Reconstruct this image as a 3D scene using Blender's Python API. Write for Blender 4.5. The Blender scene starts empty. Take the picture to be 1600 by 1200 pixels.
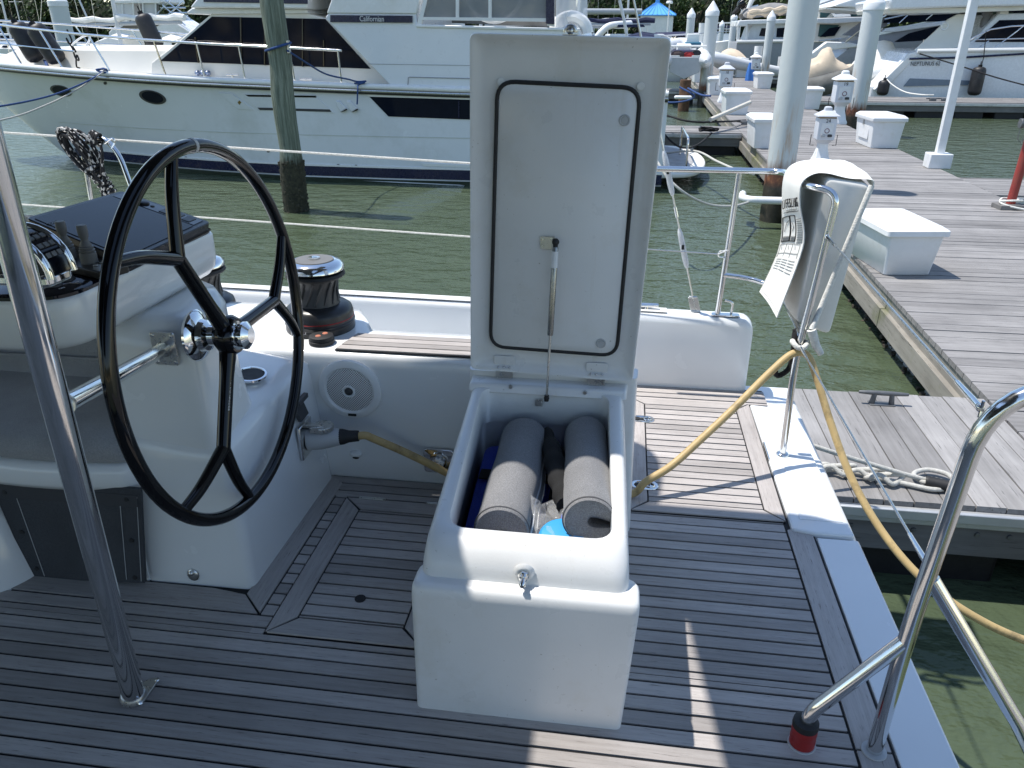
import bpy, bmesh, math, random
from mathutils import Vector, Matrix, Quaternion
V = Vector
R = math.radians
random.seed(7)
S = bpy.context.scene
COL = S.collection

# ---------------------------------------------------------------- camera
F_PX = 1200.0
PITCH, YAW, EYE = R(24.6), R(8.0), 1.6
FW = V((-math.sin(YAW)*math.cos(PITCH), math.cos(YAW)*math.cos(PITCH), -math.sin(PITCH)))
RT = V((math.cos(YAW), math.sin(YAW), 0))
UP = RT.cross(FW)
CAM = V((0, 0, EYE))
cd = bpy.data.cameras.new('camera')
cam = bpy.data.objects.new('camera', cd)
COL.objects.link(cam)
cam.matrix_world = Matrix(((RT.x, UP.x, -FW.x, 0), (RT.y, UP.y, -FW.y, 0), (RT.z, UP.z, -FW.z, EYE), (0, 0, 0, 1)))
cd.sensor_width = 36
cd.lens = 27.0
cd.clip_start = 0.05
cd.clip_end = 3000
S.camera = cam


def at(px, py, z=None, y=None, x=None):
    """a measured point of the photograph (1600x1200) on a plane of known height or distance"""
    r = FW + RT*((px-800)/F_PX) + UP*((600-py)/F_PX)
    if z is not None: t = (z-EYE)/r.z
    elif y is not None: t = y/r.y
    else: t = x/r.x
    return CAM + r*t


# ---------------------------------------------------------------- world and sun
SUN_DIR = V((0.41, -0.07, -1.0)).normalized()
w = bpy.data.worlds.new('World')
S.world = w
w.use_nodes = True
nt = w.node_tree
for n in list(nt.nodes): nt.nodes.remove(n)
sky = nt.nodes.new('ShaderNodeTexSky')
sky.sky_type = 'NISHITA'
sky.sun_disc = False
sky.sun_elevation = math.asin(-SUN_DIR.z)
sky.sun_rotation = math.atan2(-SUN_DIR.x, -SUN_DIR.y)
sky.air_density = 1.0
sky.dust_density = 0.15
sky.ozone_density = 1.6
bg = nt.nodes.new('ShaderNodeBackground')
bg.inputs['Strength'].default_value = 0.15
wo = nt.nodes.new('ShaderNodeOutputWorld')
mxs = nt.nodes.new('ShaderNodeMix'); mxs.data_type = 'RGBA'; mxs.blend_type = 'MULTIPLY'
mxs.inputs[0].default_value = 1.0; mxs.inputs[7].default_value = (1.04, 1.0, .955, 1)
nt.links.new(sky.outputs[0], mxs.inputs[6]); nt.links.new(mxs.outputs[2], bg.inputs[0])
nt.links.new(bg.outputs[0], wo.inputs[0])
sl = bpy.data.lights.new('sun', 'SUN')
sl.energy = 3.9
sl.angle = R(0.7)
sl.color = (1.0, 0.955, 0.89)
so = bpy.data.objects.new('sun', sl)
COL.objects.link(so)
so.rotation_euler = SUN_DIR.to_track_quat('-Z', 'Y').to_euler()
S.view_settings.view_transform = 'Standard'
S.view_settings.look = 'None'
S.view_settings.exposure = 0.58
S.view_settings.gamma = 1.0
S.cycles.max_bounces = 8
S.cycles.transparent_max_bounces = 12
S.cycles.caustics_reflective = False
S.cycles.caustics_refractive = False
S.cycles.sample_clamp_indirect = 4.0

# ---------------------------------------------------------------- materials
MATS = {}


class NB:
    def __init__(s, name):
        s.m = bpy.data.materials.new(name)
        s.m.use_nodes = True
        s.t = s.m.node_tree
        s.b = s.t.nodes['Principled BSDF']
        s.n = {}

    def node(s, t, **k):
        n = s.t.nodes.new(t)
        for a, v in k.items():
            if a in n.inputs: n.inputs[a].default_value = v
            else: setattr(n, a, v)
        return n

    def l(s, a, b): s.t.links.new(a, b)

    def pos(s, scale=(1, 1, 1), obj=True):
        tc = s.node('ShaderNodeTexCoord') if obj else s.node('ShaderNodeNewGeometry')
        mp = s.node('ShaderNodeMapping')
        mp.inputs['Scale'].default_value = scale
        s.l(tc.outputs['Object'] if obj else tc.outputs['Position'], mp.inputs[0])
        return mp.outputs[0]

    def noise(s, vec, scale, detail=4, rough=.55):
        n = s.node('ShaderNodeTexNoise', Scale=scale, Detail=detail, Roughness=rough)
        s.l(vec, n.inputs['Vector'])
        return n.outputs['Fac']

    def ramp(s, fac, stops):
        r = s.node('ShaderNodeValToRGB')
        cr = r.color_ramp
        while len(cr.elements) > 1: cr.elements.remove(cr.elements[-1])
        for i, (p, c) in enumerate(stops):
            e = cr.elements[0] if i == 0 else cr.elements.new(p)
            e.position = p
            e.color = (*c, 1) if len(c) == 3 else c
        s.l(fac, r.inputs[0])
        return r.outputs[0]

    def mix(s, fac, a, b, mode='MIX'):
        m = s.node('ShaderNodeMix', data_type='RGBA', blend_type=mode)
        for i, v in ((0, fac), (6, a), (7, b)):
            if hasattr(v, 'is_linked') or hasattr(v, 'links'): s.l(v, m.inputs[i])
            elif isinstance(v, (int, float)): m.inputs[i].default_value = v
            else: m.inputs[i].default_value = (*v, 1)
        return m.outputs[2]

    def bump(s, h, strength=.2, dist=.01, normal=None):
        b = s.node('ShaderNodeBump', Strength=strength, Distance=dist)
        s.l(h, b.inputs['Height'])
        if normal is not None: s.l(normal, b.inputs['Normal'])
        s.l(b.outputs[0], s.b.inputs['Normal'])
        return b.outputs[0]


def g(c): return (c, c, c) if isinstance(c, (int, float)) else c


def simple(name, col, rough=.4, metal=0., var=.08, vscale=6., bump=0., bscale=40., coat=0., dirt=None, dscale=3., rvar=.08, speck=None):
    """plain surface with a little irregularity in colour, gloss and relief"""
    if name in MATS: return MATS[name]
    k = NB(name)
    col = g(col)
    p = k.pos()
    f = k.noise(p, vscale, 5)
    c = k.mix(k.ramp(f, [(.3, (0, 0, 0)), (.7, (1, 1, 1))]), tuple(x*(1-var) for x in col), tuple(min(1, x*(1+var*.6)) for x in col))
    if dirt:
        d = k.noise(p, dscale, 6, .7)
        c = k.mix(k.ramp(d, [(.52, (0, 0, 0)), (.72, (1, 1, 1))]), c, dirt)
    if speck:
        sp = k.noise(p, 75, 3, .6)
        c = k.mix(k.ramp(sp, [(.70, (0, 0, 0)), (.745, (1, 1, 1))]), c, speck)
        st = k.noise(k.pos((9, 9, .8)), 2.2, 5, .7)
        c = k.mix(k.ramp(st, [(.60, (0, 0, 0)), (.78, (.5, .5, .5))]), c, tuple(x*1.5 for x in speck))
    k.l(c, k.b.inputs['Base Color'])
    k.b.inputs['Metallic'].default_value = metal
    rr = k.ramp(k.noise(p, vscale*2.3, 4), [(.3, g(max(0, rough-rvar*.5))), (.7, g(min(1, rough+rvar)))])
    k.l(rr, k.b.inputs['Roughness'])
    if coat:
        k.b.inputs['Coat Weight'].default_value = coat
        k.b.inputs['Coat Roughness'].default_value = .05
    if bump: k.bump(k.noise(p, bscale, 5), bump, .004)
    MATS[name] = k.m
    return k.m


def wood(name, cols, along='x', grain=1., rough=.75, stain=None, bump=.5, tone=.35):
    """weathered planks: every board (mesh island) its own tone, grain drawn out along the board"""
    if name in MATS: return MATS[name]
    k = NB(name)
    sc = {'x': (3.2, 60, 60), 'y': (60, 3.2, 60), 'z': (60, 60, 3.2)}[along]
    sc = tuple(x*grain for x in sc)
    geo = k.node('ShaderNodeNewGeometry')
    p = k.pos(sc, obj=False)
    off = k.node('ShaderNodeVectorMath', operation='MULTIPLY_ADD')
    comb = k.node('ShaderNodeCombineXYZ')
    for i in range(3): k.l(geo.outputs['Random Per Island'], comb.inputs[i])
    k.l(comb.outputs[0], off.inputs[0])
    off.inputs[1].default_value = (31, 17, 53)
    k.l(p, off.inputs[2])
    f = k.noise(off.outputs[0], 1.0, 6, .65)
    c = k.ramp(f, [(.25, cols[0]), (.5, cols[1]), (.75, cols[2])])
    big = k.noise(k.pos((1.3, 1.3, 1.3), obj=False), 1.6, 5, .6)
    c = k.mix(.55, c, k.ramp(big, [(.3, tuple(x*.72 for x in cols[1])), (.7, tuple(x*1.25 for x in cols[1]))]), 'MIX')
    r = k.ramp(geo.outputs['Random Per Island'], [(0, g(1-tone)), (1, g(1+tone*.35))])
    c = k.mix(1.0, c, r, 'MULTIPLY')
    if stain:
        sp = k.noise(k.pos((1, 1, 1), obj=False), stain[1], 4, .7)
        c = k.mix(k.ramp(sp, [(.55, (0, 0, 0)), (.7, (1, 1, 1))]), c, stain[0])
    # fine grey weather checks
    fine = k.noise(k.pos(tuple(x*3.2 for x in sc), obj=False), 1.0, 3, .7)
    c = k.mix(k.ramp(fine, [(.28, (1, 1, 1)), (.40, (0, 0, 0))]), c, tuple(x*.62 for x in cols[0]))
    k.l(c, k.b.inputs['Base Color'])
    k.b.inputs['Roughness'].default_value = rough
    k.bump(f, bump, .003)
    MATS[name] = k.m
    return k.m


def fabric(name, col, col2, scale=900., rough=.9):
    if name in MATS: return MATS[name]
    k = NB(name)
    p = k.pos()
    wv = k.node('ShaderNodeTexVoronoi', Scale=scale)
    k.l(p, wv.inputs['Vector'])
    n = k.noise(p, scale*.75, 3)
    c = k.mix(k.ramp(n, [(.35, (0, 0, 0)), (.65, (1, 1, 1))]), col, col2)
    c = k.mix(k.ramp(k.noise(p, 7, 4), [(.35, (0, 0, 0)), (.7, (.5, .5, .5))]), c, tuple(x*.8 for x in col))
    k.l(c, k.b.inputs['Base Color'])
    k.b.inputs['Roughness'].default_value = rough
    k.b.inputs['Sheen Weight'].default_value = .0 if max(col) < .06 else .2
    k.bump(wv.outputs['Distance'], .5, .002)
    MATS[name] = k.m
    return k.m


GEL = simple('gelcoat', (.76, .775, .78), .22, var=.03, vscale=2.5, coat=.35, bump=.03, bscale=120, rvar=.06)
GELW = simple('locker_gelcoat', (.72, .722, .715), .30, var=.035, vscale=5, coat=.15, bump=.06, bscale=160, dirt=(.655, .645, .61), dscale=4, speck=(.40, .38, .34))
GELI = simple('rough_gelcoat', (.74, .76, .76), .45, var=.07, vscale=6, bump=.5, bscale=22)
INOX = simple('stainless_steel', (.74, .74, .73), .10, 1.0, var=.05, vscale=14, rvar=.08)
INOXB = simple('brushed_steel', (.60, .60, .58), .28, 1.0, var=.08, vscale=30)
CHROME = simple('chrome', (.80, .80, .80), .05, 1.0, var=.02)
BLKGLOSS = simple('gloss_black', (.003, .003, .004), .06, var=.2, rvar=.03)
BLKGLASS = simple('black_glass', (.006, .007, .012), .06, var=.2, rvar=.03)
BLKGLOSS.node_tree.nodes['Principled BSDF'].inputs['Specular IOR Level'].default_value = .38
SCREEN = simple('display_glass', (.005, .006, .014), .16, var=.2, rvar=.05)
SCREEN.node_tree.nodes['Principled BSDF'].inputs['Specular IOR Level'].default_value = .13
BLK = simple('black_rubber', (.014, .014, .015), .6, var=.25, vscale=20)
DGREY = simple('dark_grey_plastic', (.045, .046, .05), .5, var=.15)
MGREY = simple('grey_rubber', (.15, .15, .15), .55, var=.1)
LGREY = simple('light_grey_plastic', (.45, .46, .47), .45, var=.06)
WPLAS = simple('white_plastic', (.76, .77, .77), .35, var=.04, dirt=(.68, .68, .65), dscale=5)
RED = simple('red_tape', (.30, .018, .018), .45, var=.15, vscale=30)
REDP = simple('red_paint', (.33, .045, .035), .5, var=.2, dirt=(.2, .06, .04))
BLUEP = simple('blue_plastic', (.03, .33, .72), .4, var=.1)
BLUED = fabric('blue_bag_fabric', (.015, .04, .42), (.03, .08, .55), 500)
BLKF = fabric('black_mesh_fabric', (.007, .007, .008), (.013, .013, .013), 600)
GREYF = fabric('grey_cushion_fabric', (.245, .25, .265), (.35, .355, .37), 420)
GREYR = fabric('grey_bolster_fabric', (.155, .155, .162), (.27, .27, .275), 420)
DARKF = fabric('charcoal_mesh', (.035, .038, .045), (.075, .08, .09), 700)
CANVAS = simple('white_canvas', (.78, .77, .73), .8, var=.06, vscale=9, bump=.25, bscale=14, dirt=(.70, .68, .62))
TANC = simple('tan_canvas', (.58, .48, .36), .85, var=.12, vscale=3, bump=.6, bscale=4)
NAVYC = simple('navy_canvas', (.015, .02, .06), .85, var=.2, vscale=4, bump=.5, bscale=5)
GREYC = simple('grey_canvas', (.24, .235, .23), .85, var=.2, vscale=3, bump=.5, bscale=5)
CORD = simple('yellow_cable', (.50, .36, .16), .5, var=.18, vscale=9, dirt=(.17, .125, .06), dscale=9)
ROPE = simple('grey_rope', (.50, .49, .45), .9, var=.2, vscale=60, bump=.8, bscale=160)
ROPEW = simple('white_rope', (.72, .71, .66), .9, var=.2, vscale=80, bump=.8, bscale=200)
ROPEB = simple('blue_rope', (.03, .07, .20), .9, var=.35, vscale=60, bump=.8, bscale=160)
ROPEK = simple('black_rope', (.015, .015, .017), .9, var=.3, vscale=60, bump=.8, bscale=160)
CAULK = simple('black_caulk', (.008, .008, .010), .7, var=.2)
FRP = simple('boat_white', (.78, .78, .76), .25, var=.04, vscale=1.2, coat=.3, dirt=(.70, .69, .64), dscale=.9)
FRPC = simple('boat_cream', (.76, .73, .66), .35, var=.05, vscale=1.2)
FRPG = simple('boat_grey', (.30, .32, .35), .3, var=.05, coat=.3)
HULLW = simple('yacht_hull_white', (.715, .735, .765), .2, var=.03, vscale=.8, coat=.3, dirt=(.60, .62, .62), dscale=.6)
NAVY = simple('navy_paint', (.006, .010, .045), .25, var=.1)
TINT = simple('tinted_window', (.008, .011, .020), .05, var=.15, rvar=.02)
TINT.node_tree.nodes['Principled BSDF'].inputs['Specular IOR Level'].default_value = .10
TINTG = simple('green_window', (.05, .11, .11), .06, var=.15, rvar=.02)
ALGAE = simple('algae_slime', (.035, .05, .03), .8, var=.4, vscale=8, bump=.8, bscale=20)
FENDK = simple('black_fender', (.014, .014, .016), .5, var=.25, vscale=5, dirt=(.04, .04, .04))
HYPA = simple('inflatable_grey', (.60, .62, .64), .6, var=.05)
ROOFB = simple('blue_metal_roof', (.10, .38, .80), .4, var=.06)
GALV = simple('galvanised_iron', (.16, .165, .17), .5, .6, var=.2, vscale=15)
BARN = simple('barnacles', (.075, .062, .045), .95, var=.6, vscale=22, bump=1., bscale=18)
FLOATM = simple('dock_float', (.30, .31, .31), .7, var=.2, vscale=3, dirt=(.05, .05, .04), dscale=4)
CONC = simple('alu_edge', (.55, .56, .56), .4, .5, var=.1, dirt=(.3, .3, .29))
RUBBLE = simple('peach_foam', (.70, .42, .32), .6, var=.1)
TK = [(.245, .220, .205), (.415, .381, .360), (.565, .535, .513)]
TEAKX = wood('teak_along', TK, 'x', grain=1.5, tone=.30, bump=.35)
TEAKY = wood('teak_across', TK, 'y', grain=1.5, tone=.24, bump=.35)
DOCKX = wood('dock_planks_wide', [(.12, .113, .108), (.25, .239, .231), (.405, .39, .38)], 'x', grain=.5, tone=.30, bump=.8)
DOCKY = wood('dock_planks_long', [(.15, .142, .136), (.275, .264, .255), (.425, .411, .40)], 'y', grain=.5, tone=.30, bump=.8)
FASCIA = wood('fascia_wood', [(.14, .125, .10), (.28, .26, .225), (.40, .38, .33)], 'y', grain=.35, tone=.2, stain=((.13, .14, .05), .9))
FASCIAX = wood('fascia_wood_wide', [(.09, .085, .08), (.18, .172, .165), (.28, .27, .26)], 'x', grain=.35, tone=.2)


def m_piling(name, paint, rust_z, low_z):
    k = NB(name)
    geo = k.node('ShaderNodeNewGeometry')
    sep = k.node('ShaderNodeSeparateXYZ')
    k.l(geo.outputs['Position'], sep.inputs[0])
    n = k.noise(k.pos((9, 9, .9), obj=False), 1.0, 5, .7)
    n2 = k.noise(k.pos((14, 14, 10), obj=False), 1.0, 5, .7)
    def band(z0, z1, amp):
        a = k.node('ShaderNodeMath', operation='MULTIPLY_ADD')
        k.l(n, a.inputs[0]); a.inputs[1].default_value = amp
        k.l(sep.outputs[2], a.inputs[2])
        mr = k.node('ShaderNodeMapRange')
        k.l(a.outputs[0], mr.inputs[0])
        mr.inputs[1].default_value = z0; mr.inputs[2].default_value = z1
        mr.inputs[3].default_value = 1; mr.inputs[4].default_value = 0
        return mr.outputs[0]
    base = k.mix(k.noise(k.pos((2, 2, .6), obj=False), 1.5, 4), tuple(x*.9 for x in paint), paint)
    st = k.mix(k.ramp(n, [(.50, (0, 0, 0)), (.66, (1, 1, 1))]), base, (.45, .25, .11))
    c = k.mix(band(rust_z+.15, rust_z+.85, -.25), base, st)
    rust = k.ramp(n2, [(.3, (.05, .018, .012)), (.55, (.16, .06, .03)), (.75, (.36, .15, .06))])
    c = k.mix(band(rust_z-.30, rust_z-.08, -.45), c, rust)
    barn = k.ramp(n2, [(.3, (.012, .012, .008)), (.6, (.05, .042, .03)), (.8, (.13, .11, .08))])
    c = k.mix(band(low_z-.05, low_z+.05, .05), c, barn)
    k.l(c, k.b.inputs['Base Color'])
    k.b.inputs['Roughness'].default_value = .5
    k.bump(n2, .35, .01)
    return k.m


PILEM = m_piling('steel_piling_paint', (.60, .63, .62), -.22, -.42)


def m_wood_pile():
    k = NB('green_timber')
    geo = k.node('ShaderNodeNewGeometry')
    sep = k.node('ShaderNodeSeparateXYZ')
    k.l(geo.outputs['Position'], sep.inputs[0])
    f = k.noise(k.pos((30, 30, 1.6), obj=False), 1.0, 6, .7)
    c = k.ramp(f, [(.28, (.045, .055, .040)), (.5, (.15, .175, .130)), (.75, (.32, .35, .28))])
    low = k.ramp(k.noise(k.pos((16, 16, 16), obj=False), 1.0, 5, .7), [(.3, (.010, .011, .006)), (.7, (.06, .055, .03))])
    a = k.node('ShaderNodeMath', operation='MULTIPLY_ADD')
    k.l(f, a.inputs[0]); a.inputs[1].default_value = .25
    k.l(sep.outputs[2], a.inputs[2])
    mr = k.node('ShaderNodeMapRange')
    k.l(a.outputs[0], mr.inputs[0])
    mr.inputs[1].default_value = -.12; mr.inputs[2].default_value = .02
    mr.inputs[3].default_value = 1; mr.inputs[4].default_value = 0
    c = k.mix(mr.outputs[0], c, low)
    k.l(c, k.b.inputs['Base Color'])
    k.b.inputs['Roughness'].default_value = .85
    k.bump(f, .9, .02)
    return k.m


TIMBER = m_wood_pile()


def m_water():
    k = NB('harbour_water')
    p = k.pos((1, 1, 1), obj=False)
    big = k.noise(p, .05, 3)
    c = k.ramp(big, [(.35, (.060, .082, .048)), (.7, (.082, .106, .064))])
    k.l(c, k.b.inputs['Base Color'])
    k.b.inputs['Roughness'].default_value = .02
    k.b.inputs['IOR'].default_value = 1.33
    h1 = k.noise(k.pos((1.0, 1.6, 1), obj=False), 2.3, 4, .55)
    h2 = k.noise(k.pos((1.0, 1.5, 1), obj=False), 9.0, 4, .6)
    b1 = k.node('ShaderNodeBump', Strength=1.0, Distance=.10)
    k.l(h1, b1.inputs['Height'])
    k.bump(h2, .28, .03, b1.outputs[0])
    return k.m


def m_clear(name, col=(1, 1, 1), alpha=.25, rough=.05, bump=0):
    k = NB(name)
    k.b.inputs['Base Color'].default_value = (*col, 1)
    k.b.inputs['Roughness'].default_value = rough
    k.b.inputs['Alpha'].default_value = alpha
    if bump: k.bump(k.noise(k.pos(), bump, 5), 1.0, .02)
    return k.m


WATER = m_water()
CLEAR = m_clear('clear_bag_film', (.9, .92, .95), .13, .05, 25)
VINYL = m_clear('clear_vinyl', (.75, .78, .8), .42, .06, 3)
SMOKE = m_clear('smoked_pane', (.25, .27, .28), .75, .05)


def m_sling_rope():
    k = NB('flecked_black_rope')
    v = k.node('ShaderNodeTexVoronoi', Scale=120.)
    k.l(k.pos((1, 1, .5)), v.inputs['Vector'])
    sepc = k.node('ShaderNodeSeparateColor')
    k.l(v.outputs['Color'], sepc.inputs[0])
    c = k.ramp(sepc.outputs[0], [(.0, (.012, .012, .014)), (.80, (.012, .012, .014)), (.82, (.65, .62, .58))])
    k.l(c, k.b.inputs['Base Color'])
    k.b.inputs['Roughness'].default_value = .85
    return k.m


FLECK = m_sling_rope()


def m_grille():
    k = NB('speaker_grille')
    geo = k.node('ShaderNodeNewGeometry')
    mp = k.node('ShaderNodeMapping')
    mp.inputs['Scale'].default_value = (210, 210, 210)
    k.l(geo.outputs['Position'], mp.inputs[0])
    sep = k.node('ShaderNodeSeparateXYZ')
    k.l(mp.outputs[0], sep.inputs[0])
    def sn(o, ph=0):
        m = k.node('ShaderNodeMath', operation='SINE')
        a = k.node('ShaderNodeMath', operation='MULTIPLY', )
        k.l(o, a.inputs[0]); a.inputs[1].default_value = 3.4
        k.l(a.outputs[0], m.inputs[0])
        return m.outputs[0]
    m = k.node('ShaderNodeMath', operation='MULTIPLY')
    k.l(sn(sep.outputs[0]), m.inputs[0]); k.l(sn(sep.outputs[2]), m.inputs[1])
    c = k.ramp(m.outputs[0], [(.0, (.72, .72, .72)), (.20, (.70, .70, .70)), (.32, (.03, .03, .03))])
    k.l(c, k.b.inputs['Base Color'])
    k.b.inputs['Roughness'].default_value = .4
    return k.m


GRILLE = m_grille()
INK = simple('black_ink', (.012, .012, .013), .6, var=.1)
INKG = simple('grey_ink', (.11, .11, .115), .6, var=.1)
SILVER = simple('silver_lettering', (.65, .66, .68), .3, .3, var=.05)

# ---------------------------------------------------------------- mesh helpers
WLOC = {}


def wl(o): return WLOC.get(o.name, V((0, 0, 0)))


def adopt(o, parent):
    o.parent = parent
    o.matrix_parent_inverse = Matrix.Translation(-wl(parent))


def tag(o, label=None, cat=None, group=None, kind=None):
    if label: o['label'] = label
    if cat: o['category'] = cat
    if group: o['group'] = group
    if kind: o['kind'] = kind
    return o


def thing(name, label, cat, loc, group=None):
    o = bpy.data.objects.new(name, None)
    o.empty_display_size = .1
    COL.objects.link(o)
    o.location = loc
    WLOC[o.name] = V(loc)
    return tag(o, label, cat, group)


def rrect(w, h, r, n=5, c=(0, 0)):
    out = []
    for cx, cy, a0 in ((w/2-r, h/2-r, 0), (-w/2+r, h/2-r, 90), (-w/2+r, -h/2+r, 180), (w/2-r, -h/2+r, 270)):
        for i in range(n+1):
            a = R(a0+90*i/n)
            out.append((c[0]+cx+r*math.cos(a), c[1]+cy+r*math.sin(a)))
    return out


def roundpoly(pts, r, n=5):
    """round the corners of a polygon (any dimension)"""
    out = []
    N = len(pts)
    rs = r if isinstance(r, (list, tuple)) else [r]*N
    for i in range(N):
        p, a, b = V(pts[i]), V(pts[i-1]), V(pts[(i+1) % N])
        rr = rs[i]
        if rr <= 0:
            out.append(p); continue
        d1, d2 = (a-p), (b-p)
        t = min(rr, d1.length*.49, d2.length*.49)
        q1, q2 = p+d1.normalized()*t, p+d2.normalized()*t
        for j in range(n+1):
            u = j/n
            out.append(q1*(1-u)**2 + p*2*u*(1-u) + q2*u*u)
    return out


def fillet(pts, r, n=6):
    out = [V(pts[0])]
    for i in range(1, len(pts)-1):
        p, a, b = V(pts[i]), V(pts[i-1]), V(pts[i+1])
        d1, d2 = a-p, b-p
        t = min(r, d1.length*.48, d2.length*.48)
        q1, q2 = p+d1.normalized()*t, p+d2.normalized()*t
        for j in range(n+1):
            u = j/n
            out.append(q1*(1-u)**2 + p*2*u*(1-u) + q2*u*u)
    out.append(V(pts[-1]))
    return out


def spline(pts, n=8):
    pts = [V(p) for p in pts]
    P = [pts[0]*2-pts[1]] + pts + [pts[-1]*2-pts[-2]]
    out = []
    for i in range(1, len(P)-2):
        p0, p1, p2, p3 = P[i-1:i+3]
        for j in range(n):
            t = j/n
            out.append(.5*((2*p1)+(p2-p0)*t+(2*p0-5*p1+4*p2-p3)*t*t+(3*p1-p0-3*p2+p3)*t**3))
    out.append(pts[-1])
    return out


class MB:
    def __init__(s): s.bm = bmesh.new()

    def face(s, vs):
        try: return s.bm.faces.new(vs)
        except ValueError: return None

    def poly(s, pts):
        return s.face([s.bm.verts.new(p) for p in pts])

    def loft(s, rings, closed=True, cap0=True, cap1=True):
        vr = [[s.bm.verts.new(p) for p in r] for r in rings]
        n = len(vr[0])
        for a, b in zip(vr, vr[1:]):
            for i in range(n if closed else n-1):
                j = (i+1) % n
                s.face((a[i], a[j], b[j], b[i]))
        if cap0: s.face(list(reversed(vr[0])))
        if cap1: s.face(vr[-1])
        return s

    def prism(s, pts, vec):
        pts = [V(p) for p in pts]; vec = V(vec)
        return s.loft([pts, [p+vec for p in pts]])

    def box(s, lo, hi):
        x0, y0, z0 = lo; x1, y1, z1 = hi
        return s.prism([(x0, y0, z0), (x1, y0, z0), (x1, y1, z0), (x0, y1, z0)], (0, 0, z1-z0))

    def obox(s, c, size, rz=0., M=None):
        M = M or Matrix.Rotation(rz, 3, 'Z')
        a, b, d = (x/2 for x in size)
        pts = [V(c)+M @ V(p) for p in ((-a, -b, -d), (a, -b, -d), (a, b, -d), (-a, b, -d))]
        return s.prism(pts, M @ V((0, 0, 2*d)))

    def tube(s, pts, r, n=10, closed=False, cap=True):
        pts = [V(p) for p in pts]
        N = len(pts)
        rs = r if isinstance(r, (list, tuple)) else [r]*N
        rings = []
        T = []
        for i in range(N):
            a = pts[i-1] if (i > 0 or closed) else pts[i]
            b = pts[(i+1) % N] if (i < N-1 or closed) else pts[i]
            t = (b-a)
            T.append(t.normalized() if t.length > 1e-9 else V((0, 0, 1)))
        u = T[0].orthogonal().normalized()
        for i in range(N):
            if i > 0:
                q = T[i-1].rotation_difference(T[i])
                u = (q @ u)
                u = (u - T[i]*u.dot(T[i])).normalized()
            v = T[i].cross(u)
            rings.append([pts[i]+(u*math.cos(2*math.pi*k/n)+v*math.sin(2*math.pi*k/n))*rs[i] for k in range(n)])
        if closed:
            # align the seam
            last = rings[-1]; f = rings[0]
            best = min(range(n), key=lambda o: sum((last[(k) % n]-f[(k+o) % n]).length for k in range(n)))
            rings.append([f[(k+best) % n] for k in range(n)])
            vr = [[s.bm.verts.new(p) for p in rr] for rr in rings[:-1]]
            vr.append([vr[0][(k+best) % n] for k in range(n)])
            for a, b in zip(vr, vr[1:]):
                for k in range(n): s.face((a[k], a[(k+1) % n], b[(k+1) % n], b[k]))
            return s
        return s.loft(rings, True, cap, cap)

    def lathe(s, prof, o, axis=(0, 0, 1), n=24):
        ax = V(axis).normalized()
        u = ax.orthogonal().normalized(); v = ax.cross(u)
        rings = []
        for r, h in prof:
            r = max(r, 1e-4)
            rings.append([V(o)+ax*h+(u*math.cos(2*math.pi*k/n)+v*math.sin(2*math.pi*k/n))*r for k in range(n)])
        return s.loft(rings)

    def ball(s, c, r, n=10, sc=(1, 1, 1)):
        rings = []
        for i in range(1, n):
            a = math.pi*i/n
            rings.append([V(c)+V((math.sin(a)*math.cos(2*math.pi*k/(2*n))*r*sc[0], math.sin(a)*math.sin(2*math.pi*k/(2*n))*r*sc[1], -math.cos(a)*r*sc[2])) for k in range(2*n)])
        return s.loft(rings)

    def sheet(s, rows, th=None):
        """grid of points; th = thickness vector"""
        rows = [[V(p) for p in r] for r in rows]
        if th is None:
            return s.loft(rings=rows, closed=False, cap0=False, cap1=False)
        th = V(th)
        rings = [r+[p+th for p in reversed(r)] for r in rows]
        return s.loft(rings)

    def build(s, name, mat, parent=None, bevel=0., seg=2, smooth=40., sub=0, label=None):
        bm = s.bm
        bmesh.ops.recalc_face_normals(bm, faces=bm.faces[:])
        me = bpy.data.meshes.new(name)
        o = bpy.data.objects.new(name, me)
        COL.objects.link(o)
        if parent is None:
            xs = [v.co for v in bm.verts]
            lo = V((min(p.x for p in xs), min(p.y for p in xs), min(p.z for p in xs)))
            hi = V((max(p.x for p in xs), max(p.y for p in xs), max(p.z for p in xs)))
            b = V(((lo.x+hi.x)/2, (lo.y+hi.y)/2, lo.z))
            bmesh.ops.translate(bm, verts=bm.verts[:], vec=-b)
            o.location = b
            WLOC[o.name] = b
        else:
            adopt(o, parent)
            WLOC[o.name] = V((0, 0, 0))
        bm.to_mesh(me); bm.free()
        me.materials.append(mat)
        if smooth:
            for p in me.polygons: p.use_smooth = True
            me.set_sharp_from_angle(angle=R(smooth))
        if bevel:
            m = o.modifiers.new('bevel', 'BEVEL')
            m.width = bevel; m.segments = seg; m.limit_method = 'ANGLE'; m.angle_limit = R(35)
            m.harden_normals = False
        if sub:
            m = o.modifiers.new('sub', 'SUBSURF'); m.levels = sub; m.render_levels = sub
        if label: o['label'] = label
        return o


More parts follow.
